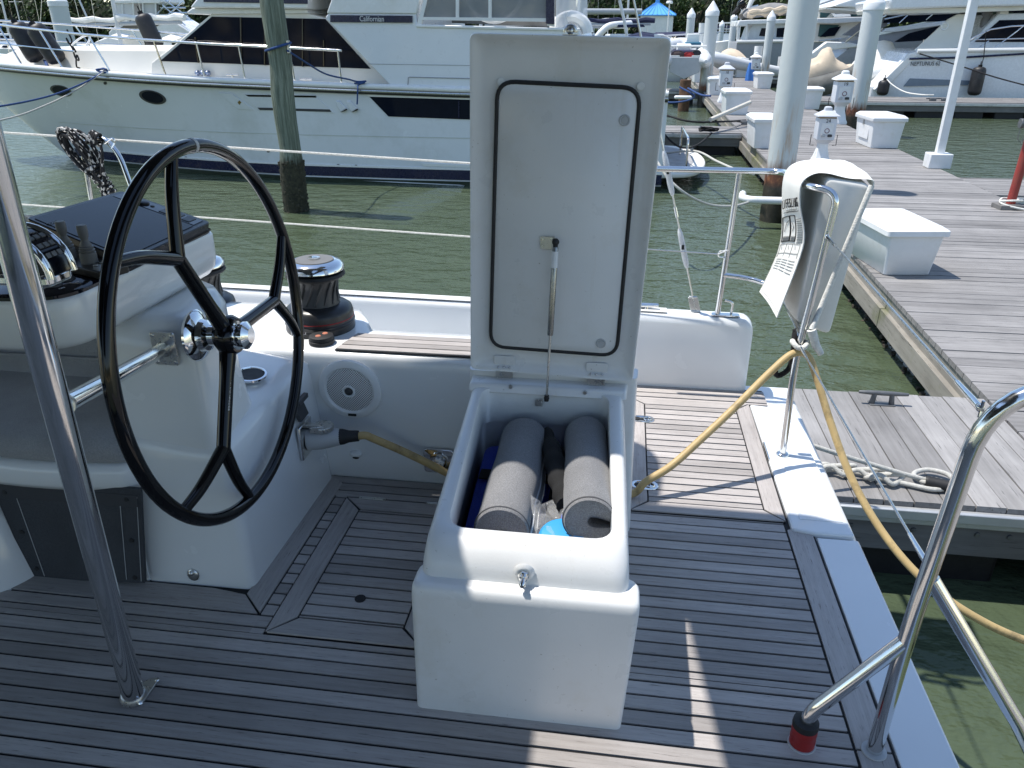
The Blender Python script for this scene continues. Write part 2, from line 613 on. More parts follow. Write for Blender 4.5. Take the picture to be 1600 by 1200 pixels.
def lettering(body, origin, u, v, size, mat, parent, name='lettering', align='CENTER', depth=.0015, xs=1.0):
    cu = bpy.data.curves.new(name, 'FONT')
    cu.body = body; cu.size = size; cu.align_x = align; cu.align_y = 'CENTER'; cu.extrude = depth
    cu.resolution_u = 3
    t = bpy.data.objects.new(name+'_curve', cu)
    COL.objects.link(t)
    dg = bpy.context.evaluated_depsgraph_get()
    me = bpy.data.meshes.new_from_object(t.evaluated_get(dg))
    bpy.data.objects.remove(t)
    u = V(u).normalized(); v = V(v); v = (v-u*v.dot(u)).normalized(); n = u.cross(v)
    M = Matrix(((u.x*xs, v.x, n.x, origin[0]), (u.y*xs, v.y, n.y, origin[1]), (u.z*xs, v.z, n.z, origin[2]), (0, 0, 0, 1)))
    me.transform(M)
    me.materials.clear(); me.materials.append(mat)
    o = bpy.data.objects.new(name, me)
    COL.objects.link(o)
    adopt(o, parent); WLOC[o.name] = V((0, 0, 0))
    return o


def dup(root, loc=None, label=None, rz=None, group=None):
    r = root.copy(); COL.objects.link(r)
    if loc is not None: r.location = loc
    WLOC[r.name] = V(r.location)
    if rz is not None: r.rotation_euler = (0, 0, rz)
    if label: r['label'] = label
    if group: r['group'] = group
    for ch in list(root.children):
        c = ch.copy(); COL.objects.link(c); c.parent = r
        for gch in list(ch.children):
            d = gch.copy(); COL.objects.link(d); d.parent = c
    return r


def clip(poly, axis, val, keep_less):
    out = []
    for i in range(len(poly)):
        a, b = poly[i-1], poly[i]
        ia = (a[axis] <= val) == keep_less
        ib = (b[axis] <= val) == keep_less
        if ia != ib:
            t = (val-a[axis])/(b[axis]-a[axis])
            out.append((a[0]+(b[0]-a[0])*t, a[1]+(b[1]-a[1])*t))
        if ib: out.append(b)
    return out


def planks(mb, poly, pitch, phase, gap, z0, th, axis=1, joints=None):
    """strips of constant [axis] coordinate clipped to a convex polygon, each an island of its own"""
    lo = min(p[axis] for p in poly); hi = max(p[axis] for p in poly)
    k = math.floor((lo-phase)/pitch)
    while phase+k*pitch < hi:
        a, b = phase+k*pitch+gap/2, phase+(k+1)*pitch-gap/2
        q = clip(clip(poly, axis, a, False), axis, b, True) if b > lo else []
        segs = [q]
        if joints and len(q) > 2:
            o = 1-axis
            l0, l1 = min(p[o] for p in q), max(p[o] for p in q)
            cut = l0 + random.uniform(.2, .8)*joints
            segs = []
            while cut < l1:
                segs.append(clip(q, o, cut-gap*.3, True)); q = clip(q, o, cut+gap*.3, False)
                cut += joints
            segs.append(q)
        for q in segs:
            if len(q) > 2:
                dz = random.uniform(-.0006, .0006) if th < .02 else random.uniform(-.003, .003)
                mb.prism([(p[0], p[1], z0) for p in q], (0, 0, th+dz))
        k += 1
    return mb
# ================================================================ OUR BOAT: deck and mouldings
ZD = 0.0
mb = MB()
PH = 1.443
# base sheet under the planks (caulking)
mb.box((-4.6, -1.2, -.012), (.74, 3.56, -.0045))
tag(mb.build('deck_base', CAULK, bevel=0), kind='structure')
mb = MB()
G = .0082
planks(mb, [(-4.6, -1.0), (.642, -1.0), (.642, 1.617), (-4.6, 1.617)], .0503, PH, G, -.004, .005)
planks(mb, [(-.475, 1.62), (.642, 1.62), (.642, 2.405), (-.475, 2.405)], .0503, PH, G, -.004, .005)
planks(mb, [(-1.005, 1.62), (-.965, 1.62), (-.965, 2.36), (-1.005, 2.36)], .0503, PH, G, -.004, .005)
planks(mb, [(-1.09, 2.36), (-.475, 2.36), (-.475, 2.52), (-1.09, 2.52)], .0503, PH, G, -.004, .005)
planks(mb, [(-4.6, 1.62), (-1.005, 1.62), (-1.005, 1.693), (-4.6, 1.693)], .0503, PH, G, -.004, .005)
planks(mb, [(-.475, 2.41), (.09, 2.41), (.09, 3.53), (-.475, 3.53)], .0503, PH, G, -.004, .005)
planks(mb, [(.098, 3.385), (.742, 3.385), (.742, 3.535), (.098, 3.535)], .0503, PH, G, -.004, .005)
tag(mb.build('teak_deck', TEAKX, smooth=0), kind='structure')
mb = MB()


def board(pts, z=-.004, th=.006): mb.prism([(x, y, z) for x, y in pts], (0, 0, th))


board([(.650, -1.0), (.732, -1.0), (.732, 1.44), (.650, 1.44)])
board([(.650, 1.447), (.732, 1.447), (.732, 2.41), (.650, 2.365)])
board([(-1.088, 1.78), (-1.012, 1.705), (-1.012, 2.445), (-1.088, 2.51)])
tag(mb.build('teak_margin', TEAKY, smooth=0), kind='structure')
mb = MB()
board([(-4.6, 1.70), (-1.018, 1.70), (-1.092, 1.775), (-1.2, 1.79), (-4.6, 1.79)])
tag(mb.build('teak_king_plank', TEAKX, smooth=0), kind='structure')


def hatch(name, label, x0, x1, y0, y1, wm, hinge=None, hole=None, latches=()):
    t = thing(name, label, 'deck hatch', ((x0+x1)/2, (y0+y1)/2, 0))
    b = MB(); b.box((x0, y0, -.006), (x1, y1, .0015)); b.build('hatch_base', CAULK, t)
    g2 = .003
    b = MB()
    for q in ([(x0, y0), (x1, y0), (x1-wm, y0+wm), (x0+wm, y0+wm)], [(x0, y1), (x0+wm, y1-wm), (x1-wm, y1-wm), (x1, y1)]):
        c = V((sum(p[0] for p in q)/4, sum(p[1] for p in q)/4))
        sg = 1 if c.y < (y0+y1)/2 else -1
        q = [(p[0]+(g2*1.6 if p[0] < (x0+x1)/2 else -g2*1.6), p[1]) for p in q]
        q = [(p[0], p[1]-sg*g2 if abs(p[1]-(y0 if sg > 0 else y1)) > wm*.5 else p[1]+sg*g2*.3) for p in q]
        b = MB(); b.prism([(p[0], p[1], .001) for p in q], (0, 0, .006)); b.build('margin_board', TEAKX, t, bevel=.0012, smooth=0)
    for q in ([(x0, y0+g2), (x0+wm-g2, y0+wm+g2), (x0+wm-g2, y1-wm-g2), (x0, y1-g2)], [(x1, y0+g2), (x1, y1-g2), (x1-wm+g2, y1-wm-g2), (x1-wm+g2, y0+wm+g2)]):
        b = MB(); b.prism([(p[0], p[1], .001) for p in q], (0, 0, .006)); b.build('side_board', TEAKY, t, bevel=.0012, smooth=0)
    b = MB()
    planks(b, [(x0+wm+.003, y0+wm+.003), (x1-wm-.003, y0+wm+.003), (x1-wm-.003, y1-wm-.003), (x0+wm+.003, y1-wm-.003)], .0503, PH+.012, .0078, .001, .0055)
    b.build('planking', TEAKX, t, smooth=0)
    if hinge:
        for hx in hinge:
            b = MB(); b.box((hx-.05, y1-.006, .004), (hx+.05, y1+.012, .0085)); b.tube([(hx-.05, y1+.004, .009), (hx+.05, y1+.004, .009)], .003, 6)
            b.build('hinge', INOXB, t)
    if hole:
        b = MB(); b.lathe([(.0, 0), (.017, 0), (.017, .003), (.0, .003)], (hole[0], hole[1], .0062), n=20); b.build('finger_hole', CAULK, t)
    for lx, ly in latches:
        b = MB()
        prof = [(.0, .0), (.034, .0), (.037, .002), (.035, .005), (.030, .005), (.027, .002), (0, .002)]
        ring = rrect(.105, .062, .030)
        b.loft([[(lx+p[0]*k, ly+p[1]*k, zz) for p in ring] for k, zz in ((1, .004), (1, .0085), (.96, .0105), (.80, .0105), (.74, .0075))])
        l = b.build('latch_plate', CHROME, t)
        b = MB(); b.lathe([(0, 0), (.014, 0), (.014, .002), (0, .002)], (lx-.026, ly, .0082)); b.box((lx-.016, ly-.005, .0082), (lx+.02, ly+.005, .010)); b.build('recess', BLK, l)
        b = MB(); b.tube([V((lx+.022, ly, .011))+V((.016*math.cos(a), .016*math.sin(a), 0)) for a in [2*math.pi*i/20 for i in range(20)]], .0035, 8, closed=True); b.build('lift_ring', INOX, l)
    return t


hatch('deck_hatch', 'teak floor hatch with mitred margin boards beside the steering pedestal', -.958, -.488, 1.623, 2.345, .072, hinge=(-.86, -.60), hole=(-.727, 1.80))
hatch('deck_hatch', 'sunlit teak stern hatch fitted with two chrome lift rings', .100, .652, 2.412, 3.376, .066,
      latches=((.155, 2.585), (.155, 3.15)))

# hull shell, stern edge, bulwark
mb = MB()
# outer hull below the deck edge
mb.loft([[(x, y0, z) for x, z in ((-4.6, -.013), (.885, -.013), (.90, -.06), (.86, -1.25), (-4.6, -1.25))] for y0 in (-1.2, 3.64)])
HULL = mb.build('hull', GEL, bevel=.01)
tag(HULL, kind='structure')
mb = MB()
mb.loft([[(.742, y, -.012), (.742, y, .004), (x1-.006, y, .004), (x1, y, -.004), (x1, y, -.012)] for y, x1 in ((-1.2, .885), (2.33, .885))])
E1 = mb.build('stern_edge', GEL, bevel=.003); tag(E1, kind='structure')
t = thing('stern_gate', 'white raised stern gate cap catching full sun at the far stern corner', 'gate', (.75, 2.9, 0))
mb = MB()
mb.loft([[(.664, 2.36, z), (.742, 2.345, z), (.872, 2.345, z), (.84, 3.0, z), (.80, 3.34, z), (.655, 3.36, z)] for z in (-.011, .014)])
mb.build('cap', GEL, t, bevel=.008, seg=3)
mb = MB(); mb.box((.6585, 2.84, .002), (.668, 2.99, .012)); mb.tube([(.662, 2.84, .013), (.662, 2.99, .013)], .004, 8); mb.build('hinge', INOX, t)
mb = MB(); mb.loft([[(.70, 2.42, z), (.85, 2.42, z), (.83, 2.80, z), (.71, 2.80, z)] for z in (.0135, .0165)]); mb.build('raised_panel', GEL, t, bevel=.002)

t = thing('bulwark', 'white moulded bulwark along the far edge of the stern deck', 'bulwark', (-1.5, 3.58, 0))
mb = MB()
prof = [(3.535, -.01), (3.528, .02), (3.530, .33), (3.537, .352), (3.552, .366), (3.60, .372), (3.642, .366), (3.655, .35), (3.655, -1.0), (3.60, -1.2)]
rings = []
for x in (-4.6, -2, -1, 0, .60): rings.append([V((x, y, z+(-.0)+(-.012*(x-.6) if z > .2 else 0))) for y, z in prof])
for a in (20, 40, 60, 80, 90):
    k = math.sin(R(a)); d = 1-math.cos(R(a))
    rings.append([V((.60+.058*k, 3.60+(y-3.60)*(1-.25*d), z-(.055*d if z > .2 else 0))) for y, z in prof])
mb.loft(rings)
BW = mb.build('wall', GEL, t, smooth=35)
mb = MB(); mb.loft([[(x, y, z) for y, z in ((3.575, .374), (3.62, .374))] for x in (-4.0, -.05)], closed=False, cap0=False, cap1=False)
mb = MB(); mb.sheet([[(x, y, .3745+(-.012*(x-.6))) for y in (3.56, 3.625)] for x in (-4.0, -1, -.1, .25)], (0, 0, .0015)); mb.build('non_slip_strip', simple('grip_strip', (.72, .72, .70), .8, bump=.6, bscale=300), t)

# coaming: lower inner wall with ledge
t = thing('coaming', 'white side coaming carrying the winches and a teak strip', 'coaming', (-1.2, 2.6, 0))
mb = MB()
prof = [(2.505, -.01), (2.49, .015), (2.476, .10), (2.452, .49), (2.455, .525), (2.468, .543), (2.49, .549), (2.66, .552), (2.70, .548), (2.725, .52), (2.74, .0), (2.74, -.3)]
rings = [[V((x, y+(dy if y > 2.6 else 0), z)) for y, z in prof] for x, dy in ((-4.6, .25), (-2.2, .25), (-1.30, .25), (-1.05, .22), (-.98, .10), (-.93, .0), (-.5, .0), (-.17, .0), (-.135, -.01), (-.12, -.03))]
mb.loft(rings)
mb.build('wall', GEL, t, smooth=50)
mb = MB()
sk = [(-.995, 2.475), (-.17, 2.475), (-.17, 2.64), (-.965, 2.64)]
planks(mb, sk, .0415, 2.475, .005, .5495, .008)
o = mb.build('teak_strip', TEAKX, t, bevel=.001, smooth=0)
mb = MB(); mb.prism([(x, y, .5485) for x, y in ((-.998, 2.472), (-.167, 2.472), (-.167, 2.643), (-.963, 2.643))], (0, 0, .0045)); mb.build('strip_caulk', CAULK, t)
# side deck between coaming and bulwark
mb = MB(); mb.box((-4.6, 2.70, -.02), (-.12, 3.53, .012)); tag(mb.build('side_deck', GEL, bevel=.004), kind='structure')

# ---------------------------------------------------------------- speaker
t = thing('deck_speaker', 'round white loudspeaker with perforated grille on the coaming wall', 'speaker', (-.95, 2.45, .32))
O = at(548, 607, y=2.452); AX = V((0, -1, -.06))
mb = MB(); mb.lathe([(0, -.01), (.114, -.01), (.120, .002), (.118, .012), (.107, .020), (.094, .020), (.087, .012), (0, .012)], O, AX, 48); mb.build('rim', WPLAS, t)
mb = MB(); mb.lathe([(0, .0), (.0868, .0), (.0868, .0125), (.07, .0185), (.035, .0215), (0, .0215)], O, AX, 48); mb.build('grille', GRILLE, t)
mb = MB(); mb.lathe([(0, .018), (.0245, .018), (.0245, .0255), (.0205, .0275), (.018, .0235), (0, .0235)], O, AX, 28); c = mb.build('tweeter_ring', WPLAS, t)
mb = MB(); mb.lathe([(0, .019), (.0178, .019), (.014, .0275), (.006, .0305), (0, .031)], O, AX, 24); mb.build('tweeter_dome', DGREY, c)
mb = MB(); mb.obox(O+AX*.019+V((.003, 0, -.098)), (.032, .004, .010)); mb.build('badge', BLK, t, bevel=.002)

# small vent, filler plate, cable inlet
t = thing('drain_cowl', 'tiny white oval drain cowl low on the coaming wall', 'drain cover', at(556, 709, y=2.48))
O = at(556, 709, y=2.470)
mb = MB(); mb.ball(O, .02, 8, (1.25, .7, .8)); mb.build('cowl', WPLAS, t)
mb = MB(); mb.ball(O+V((.002, -.009, -.012)), .011, 6, (1.2, .5, .5)); mb.build('opening', BLK, t)
t = thing('water_filler', 'polished square filler plate with white star knob on the coaming wall', 'filler cap', at(688, 712, y=2.48))
O = at(686, 720, y=2.458)
mb = MB(); mb.prism([O+V((x, .006, z)) for x, z in rrect(.115, .10, .014)], (0, -.012, 0)); mb.build('plate', CHROME, t, bevel=.002)
mb = MB(); mb.lathe([(0, .004), (.038, .004), (.038, .012), (.033, .012), (.030, .007), (0, .007)], O, (0, -1, 0), 32); mb.build('dish', CHROME, t)
mb = MB()
star = [O+V((math.cos(a)*(.024 if (i % 4) < 2 else .018), -.007, math.sin(a)*(.024 if (i % 4) < 2 else .018))) for i, a in enumerate([2*math.pi*j/28 for j in range(28)])]
mb.prism(star, (0, -.016, 0)); mb.obox(O+V((0, -.026, 0)), (.030, .010, .008), M=Matrix.Rotation(R(-35), 3, 'Y')); mb.build('star_knob', WPLAS, t, bevel=.0015)

t = thing('shore_power_inlet', 'steel hinged power inlet with grey plug where the yellow cable starts', 'power inlet', at(500, 668, y=2.40))
A0 = V((-1.072, 2.30, .285))
mb = MB(); mb.obox(A0+V((0, 0, -.01)), (.014, .105, .13)); pl = mb.build('plate', INOX, t, bevel=.004)
mb = MB(); mb.obox(A0+V((-.006, -.0, .10)), (.014, .07, .06), M=Matrix.Rotation(R(-18), 3, 'Y')); mb.obox(A0+V((.004, 0, .145)), (.018, .08, .018)); mb.build('hinge_cover', DGREY, pl, bevel=.003)
PA, PB = V((-1.07, 2.31, .268)), V((-.935, 2.335, .273))
D = (PB-PA).normalized()
mb = MB(); mb.lathe([(0, 0), (.042, 0), (.042, .05), (.037, .085), (.029, .12), (0, .12)], PA, D, 28); mb.build('plug', LGREY, t, bevel=.002)
mb = MB(); mb.lathe([(0, .112), (.030, .112), (.0285, .13), (.022, .15), (.0195, .185), (0, .185)], PA, D, 24); mb.build('boot', BLK, t)
mb = MB()
ringp = [(.030 if (i % 2) else .026, 0) for i in range(36)]
mb.prism([PA+D*.060+V((0, 0, .034))+(V((1, 0, 0))*math.cos(2*math.pi*i/36)+V((0, 1, 0))*math.sin(2*math.pi*i/36))*(.040 if i % 2 else .036) for i in range(36)], (0, 0, .018))
mb.obox(PA+D*.02+V((0, 0, .052)), (.075, .022, .012)); mb.obox(PA+D*.05+V((0, -.03, .05)), (.05, .012, .02), .4)
mb.build('locking_ring', INOXB, t, bevel=.0015)

# ---------------------------------------------------------------- winches
def winch(loc, label, name='winch', s=1.0):
    t = thing(name, label, 'winch', loc, 'sheet winches on the coaming')
    mb = MB(); mb.lathe([(0, -.004), (.131, -.004), (.133, .004), (.131, .022), (.134, .026), (.134, .034), (.130, .038), (.130, .066), (.125, .082), (.110, .094), (.09, .100), (0, .10)], loc, n=48); b = mb.build('base_drum', simple('winch_black', (.022, .023, .026), .32, var=.1), t)
    mb = MB(); mb.lathe([(.1305, .046), (.1320, .048), (.1305, .050)], loc, n=48); mb.build('red_line', RED, b)
    mb = MB(); mb.lathe([(0, .098), (.083, .098), (.080, .112), (.074, .14), (.073, .165), (.078, .19), (.088, .203), (0, .203)], loc, n=48)
    mb.build('drum', simple('winch_drum', (.075, .075, .075), .42, .25, var=.15), t)
    for i in range(14):
        a0 = 2*math.pi*i/14
        mb = MB(); mb.tube([V(loc)+V((math.cos(a0+.45*u)*(.0765+.006*abs(u-.5)), math.sin(a0+.45*u)*(.0765+.006*abs(u-.5)), .108+.085*u)) for u in (0, .2, .4, .6, .8, 1)], .0055, 6); mb.build('drum_rib', simple('winch_drum', 0, 0), t)
    mb = MB(); mb.lathe([(0, .203), (.106, .205), (.112, .212), (.108, .222), (.09, .226), (0, .226)], loc, n=48); mb.build('jaw', BLK, t)
    mb = MB(); mb.lathe([(0, .226), (.104, .227), (.111, .234), (.109, .248), (.096, .262), (.078, .268), (.075, .266), (0, .266)], loc, n=48); c = mb.build('chrome_cap', CHROME, t)
    mb = MB(); mb.lathe([(0, .264), (.075, .264), (.072, .270), (.03, .272), (0, .272)], loc, n=40); mb.build('top_disc', MGREY, c)
    mb = MB(); mb.lathe([(0, .271), (.023, .271), (.023, .277), (.012, .277), (.011, .270), (0, .270)], loc, n=24); mb.build('handle_socket', CHROME, c)
    mb = MB(); mb.tube([V(loc)+V((.098*math.cos(a), .098*math.sin(a), .238)) for a in [R(200)+.2*i for i in range(5)]], .007, 8); mb.build('feeder_arm', CHROME, t)
    return t


WL = V((-1.135, 2.70, .552))
winch(WL, 'large chrome topped winch standing in the sun beside the teak strip')
lettering('HARK', WL+V((-.03, -.1345, .022)), V((1, .22, 0)), V((0, 0, 1)), .026, SILVER, bpy.data.objects['winch'])
winch(V((-1.76, 2.95, .47)), 'winch half hidden between the console and the wheel spokes')
t = thing('winch_switch', 'round black control pad with two red buttons beside the winch', 'switch', (-1.03, 2.53, .55))
O = at(503, 535, z=.552)
mb = MB(); mb.lathe([(0, 0), (.047, 0), (.047, .012), (.044, .014), (.044, .017), (.046, .018), (.044, .028), (.036, .031), (0, .031)], O, n=32); mb.build('pad', BLK, t)
for dx, dy in ((-.006, -.015), (.010, .015)):
    mb = MB(); mb.lathe([(0, .030), (.0115, .030), (.009, .033), (0, .034)], O+V((dx, dy, 0)), n=16); mb.build('button', simple('salmon_button', (.50, .18, .11), .5), t)

# ---------------------------------------------------------------- steering pedestal
t = thing('steering_pedestal', 'white moulded steering pedestal behind the black wheel', 'pedestal', (-1.25, 2.1, 0))


def ring(cs, r, zf=None, zs=None):
    return roundpoly([V((c[0], c[1], (c[2] if len(c) > 2 else zf))) for c in cs], r, 5)


mb = MB()
mb.loft([ring([(-1.44, 1.80), (-1.078, 1.806), (-1.066, 2.50), (-1.44, 2.50)], .03, -.01),
         ring([(-1.44, 1.805), (-1.085, 1.812), (-1.076, 2.49), (-1.44, 2.49)], .035, .25),
         ring([(-1.44, 1.812), (-1.10, 1.822), (-1.088, 2.49), (-1.44, 2.49)], .045, .44),
         ring([(-1.44, 1.82, .51), (-1.112, 1.832, .475), (-1.095, 2.485, .50), (-1.44, 2.485, .535)], .05),
         ring([(-1.43, 1.84, .535), (-1.135, 1.85, .497), (-1.115, 2.47, .515), (-1.43, 2.47, .55)], .05),
         ring([(-1.40, 1.88, .545), (-1.17, 1.89, .51), (-1.15, 2.42, .525), (-1.40, 2.42, .555)], .05)])
mb.build('base', GEL, t, smooth=55)
mb = MB()
mb.loft([ring([(-1.44, 1.822), (-1.115, 1.83), (-1.13, 2.12), (-1.44, 2.30)], .05, .42),
         ring([(-1.45, 1.828), (-1.135, 1.838), (-1.15, 2.10), (-1.45, 2.30)], .05, .60),
         ring([(-1.46, 1.832), (-1.15, 1.845), (-1.175, 2.12), (-1.46, 2.32)], .055, .74),
         ring([(-1.47, 1.84), (-1.165, 1.86), (-1.20, 2.16), (-1.47, 2.34)], .06, .83),
         ring([(-1.48, 1.86), (-1.20, 1.88), (-1.24, 2.18), (-1.48, 2.34)], .06, .868),
         ring([(-1.48, 1.92), (-1.25, 1.93), (-1.28, 2.12), (-1.48, 2.25)], .05, .876)])
mb.build('column', GEL, t, smooth=60)
O = at(392, 588, z=.538)
mb = MB(); mb.lathe([(0, .0), (.047, .0), (.054, .004), (.053, .010), (.046, .011), (.043, .006), (.042, -.01), (0, -.01)], O, (.10, -.06, 1), 36); c = mb.build('cup_holder', CHROME, t)
mb = MB(); mb.lathe([(0, .0), (.043, .0), (.043, .0085), (0, .0083)], O, (.10, -.06, 1), 32); mb.build('cup_recess', BLK, c)
O = at(302, 898, y=1.803)
mb = MB(); mb.ball(O, .02, 8, (1, .45, 1.15)); mb.ball(O+V((0, -.008, .012)), .009, 6); mb.build('drain_fitting', INOXB, t)

# ---------------------------------------------------------------- steering wheel
wx = -1.05
WC = V((wx, 1.835, .847)); WR = .4965
az, el = R(.99), R(2.58)
WA = V((math.cos(az)*math.cos(el), math.sin(az)*math.cos(el), math.sin(el)))
WU = V((0, 0, 1)).cross(WA).normalized(); WV = WA.cross(WU)


def onw(px, py, off=0.):
    r = FW + RT*((px-800)/F_PX) + UP*((600-py)/F_PX)
    tt = (WC+WA*off-CAM).dot(WA)/r.dot(WA)
    return CAM+r*tt


t = thing('ship_helm', 'large gloss black steering wheel with forked spokes and chrome hub', 'steering wheel', WC)
mb = MB(); mb.tube([WC+(WU*math.cos(a)+WV*math.sin(a))*WR for a in [2*math.pi*i/96 for i in range(96)]], .0182, 14, closed=True); rim = mb.build('rim', BLKGLOSS, t)
# king spoke mark
ka = [math.atan2((onw(299, 229)-WC).dot(WV), (onw(299, 229)-WC).dot(WU))+d for d in (-.013, 0, .013)]
mb = MB(); mb.tube([WC+(WU*math.cos(a)+WV*math.sin(a))*WR for a in ka], .0190, 14); mb.build('king_spoke_mark', LGREY, rim)
HUB = onw(357, 524)
forks = [((278, 405), [(268, 243), (184, 414)]), ((428, 470), [(442, 366), (474, 522)]), ((349, 700), [(289, 789), (389, 772)])]
for f, ends in forks:
    f3 = onw(*f)
    mb = MB()
    mb.tube([HUB, HUB*.62+f3*.38, f3], [.026, .0195, .0190], 12)
    mb.ball(f3, .0185, 8)
    sp = mb.build('spoke', BLKGLOSS, t)
    for e in ends:
        e3 = onw(*e)
        d = (e3-WC).normalized(); e3 = WC+d*(WR-.008)
        mid = f3*.45+e3*.55+(f3-HUB).normalized()*.012
        mb = MB(); mb.tube(spline([f3, mid, e3], 5), [.0185-.004*i/10 for i in range(11)], 10); mb.build('spoke_fork', BLKGLOSS, sp)
mb = MB(); mb.lathe([(0, -.03), (.036, -.03), (.054, -.012), (.057, .010), (.052, .020), (.047, .028), (0, .028)], HUB, WA, 36); mb.build('hub', BLKGLOSS, t)
mb = MB(); mb.lathe([(0, .022), (.040, .022), (.040, .028), (.031, .030), (.031, .044), (.0385, .046), (.0385, .054), (.036, .056), (.021, .067), (0, .067)], HUB, WA, 40); c = mb.build('hub_nut', CHROME, t, smooth=30)
for i in range(8):
    a = 2*math.pi*i/8
    mb = MB(); mb.lathe([(0, 0), (.0055, 0), (.0055, .002), (0, .002)], HUB+WA*.037+(WU*math.cos(a)+WV*math.sin(a))*.030, WU*math.cos(a)+WV*math.sin(a), 10); mb.build('nut_hole', BLK, c)
mb = MB(); mb.lathe([(0, -.098), (.070, -.098), (.072, -.090), (.066, -.082), (.046, -.074), (.042, -.058), (.030, -.050), (.029, -.02), (0, -.02)], HUB, WA, 40); mb.build('shaft_flange', CHROME, t)
q0, q1 = onw(363, 585, .0167), onw(357, 650, .0167)
lettering('carbonautica', (q0+q1)/2, q1-q0, WU*1.0, .017, SILVER, t, depth=.0008)

# ---------------------------------------------------------------- helm console pod
t = thing('helm_console', 'white helm console pod with black panel and chart display', 'console', (-1.6, 1.9, .8))
KP = .893
def zp(z): return EYE-(EYE-z)*KP
P0 = [(-1.300, 1.585), (-1.297, 2.325), (-1.61, 2.41), (-2.19, 2.41), (-2.19, 1.605), (-1.48, 1.556)]
def podring(k, z, off=(0, 0)):
    cx, cy = -1.7, 1.97
    return roundpoly([V((cx+(x-cx)*k+off[0], cy+(y-cy)*k+off[1], z+(0 if not callable(z) else 0))) for x, y in P0], [.10, .05, .05, .05, .05, .1], 6)
mb = MB()
mb.loft([podring(.90, zp(.792)), podring(.95, zp(.797)), podring(.985, zp(.82)), podring(1.0, zp(.86)), podring(1.0, zp(.935)), podring(.99, zp(.944))])
mb.build('body', GEL, t, smooth=60)
mb = MB(); mb.loft([podring(.985, zp(.943)), podring(.985, zp(.953)), podring(.975, zp(.957))]); panel = mb.build('instrument_panel', BLKGLASS, t)
# chart display: tilted slab
A, B_, C_, D_ = at(200, 420, z=zp(.962)), at(329, 357, z=zp(.962)), at(190, 308, z=zp(1.05)), at(40, 352, z=zp(1.05))
nrm = (B_-A).cross(D_-A).normalized()
if nrm.z < 0: nrm = -nrm
mb = MB(); mb.prism(roundpoly([A, B_, C_, D_], .02), nrm*.022)
mb.prism([V((p.x, p.y, zp(.95))) for p in roundpoly([A, B_, C_, D_], .02)], (0, 0, .012))
for a, b in ((A, B_), (B_, C_), (C_, D_), (D_, A)):
    mb.poly([V((a.x, a.y, zp(.955))), V((b.x, b.y, zp(.955))), b, a])
BZ = simple('display_bezel', (.010, .011, .018), .28)
BZ.node_tree.nodes['Principled BSDF'].inputs['Specular IOR Level'].default_value = .25
disp = mb.build('chart_display', BZ, t, bevel=.003)
def onq(u, v, h=.0225): return (A*(1-u)+B_*u)*(1-v)+(D_*(1-u)+C_*u)*v+nrm*h
mb = MB(); mb.prism(roundpoly([onq(.035, .05), onq(.82, .05), onq(.82, .95), onq(.035, .95)], .006), nrm*.0012); mb.build('screen', SCREEN, disp)
mb = MB(); mb.prism([onq(.835, .06), onq(.965, .06), onq(.965, .94), onq(.835, .94)], nrm*.001); kp = mb.build('keypad', BLKGLASS, disp)
mb = MB()
for vv in (.12, .24, .36):
    mb = MB(); mb.prism([onq(.85, vv), onq(.95, vv), onq(.95, vv+.09), onq(.85, vv+.09)], nrm*.003); mb.build('key', simple('key_black', (.016, .017, .022), .4), kp, bevel=.001)
mb = MB(); mb.lathe([(0, 0), (.018, 0), (.018, .006), (.013, .008), (0, .008)], onq(.90, .66), nrm, 20); mb.lathe([(0, 0), (.007, 0), (.006, .004), (0, .004)], onq(.9, .56), nrm, 12)
mb.build('dial', simple('key_black', 0), kp, bevel=.001)
q = onq(.08, .80, .0238); lettering('B&G', q, (C_-D_)*-1 if False else (B_-A), (D_-A), .022, simple('dim_lettering', (.06, .06, .065), .4), disp, depth=.0004)
# joystick plate and two thruster joysticks
J1, J2 = at(107, 402, z=zp(.985)), at(140, 409, z=zp(.985))
jc = (J1+J2)/2
mb = MB(); ja = (J2-J1); ang = math.atan2(ja.y, ja.x)
Mj = Matrix.Rotation(ang, 3, 'Z')
mb.prism([jc+Mj @ V((x, y, -.024)) for x, y in rrect(.30, .085, .012)], (0, 0, .022)); mb.build('joystick_plate', simple('joy_plate', (.02, .018, .017), .3), t, bevel=.003)
for J in (J1, J2):
    JS = .74
    mb = MB(); mb.lathe([(r_*JS, h_*JS) for r_, h_ in [(0, -.004), (.028, -.004), (.0285, .02), (.0275, .034), (.0245, .036), (.0265, .039), (.0265, .044), (.022, .047), (.024, .050), (.0235, .055), (.019, .058), (.0195, .062), (.015, .070), (.0125, .078), (.0125, .083), (.0165, .094), (.0175, .112), (.0165, .128), (.0155, .131), (0, .132)]], J, n=24); mb.build('joystick', MGREY, t)
for px, py in ((150, 415), (158, 410)):
    mb = MB(); mb.lathe([(0, 0), (.007, 0), (.007, .003), (0, .003)], at(px, py, z=zp(.984)), n=14); mb.build('push_button', INOX, t)
for px, py, r in ((83, 446, .022), (105, 437, .020)):
    mb = MB(); mb.lathe([(0, 0), (r, 0), (r*.95, .004), (r*.8, .006), (r*.75, .016), (0, .016)], at(px, py, z=zp(.957)), n=24); mb.build('knob', DGREY, t)
for px, py in ((78, 437), (88, 435), (118, 441), (97, 450)):
    lettering('STOP' if px == 78 else 'IGN' if px == 118 else 'OFF', at(px, py, z=zp(.958)), (.3, .95, 0), (-1, .2, 0), .010, SILVER, t, depth=.0002)
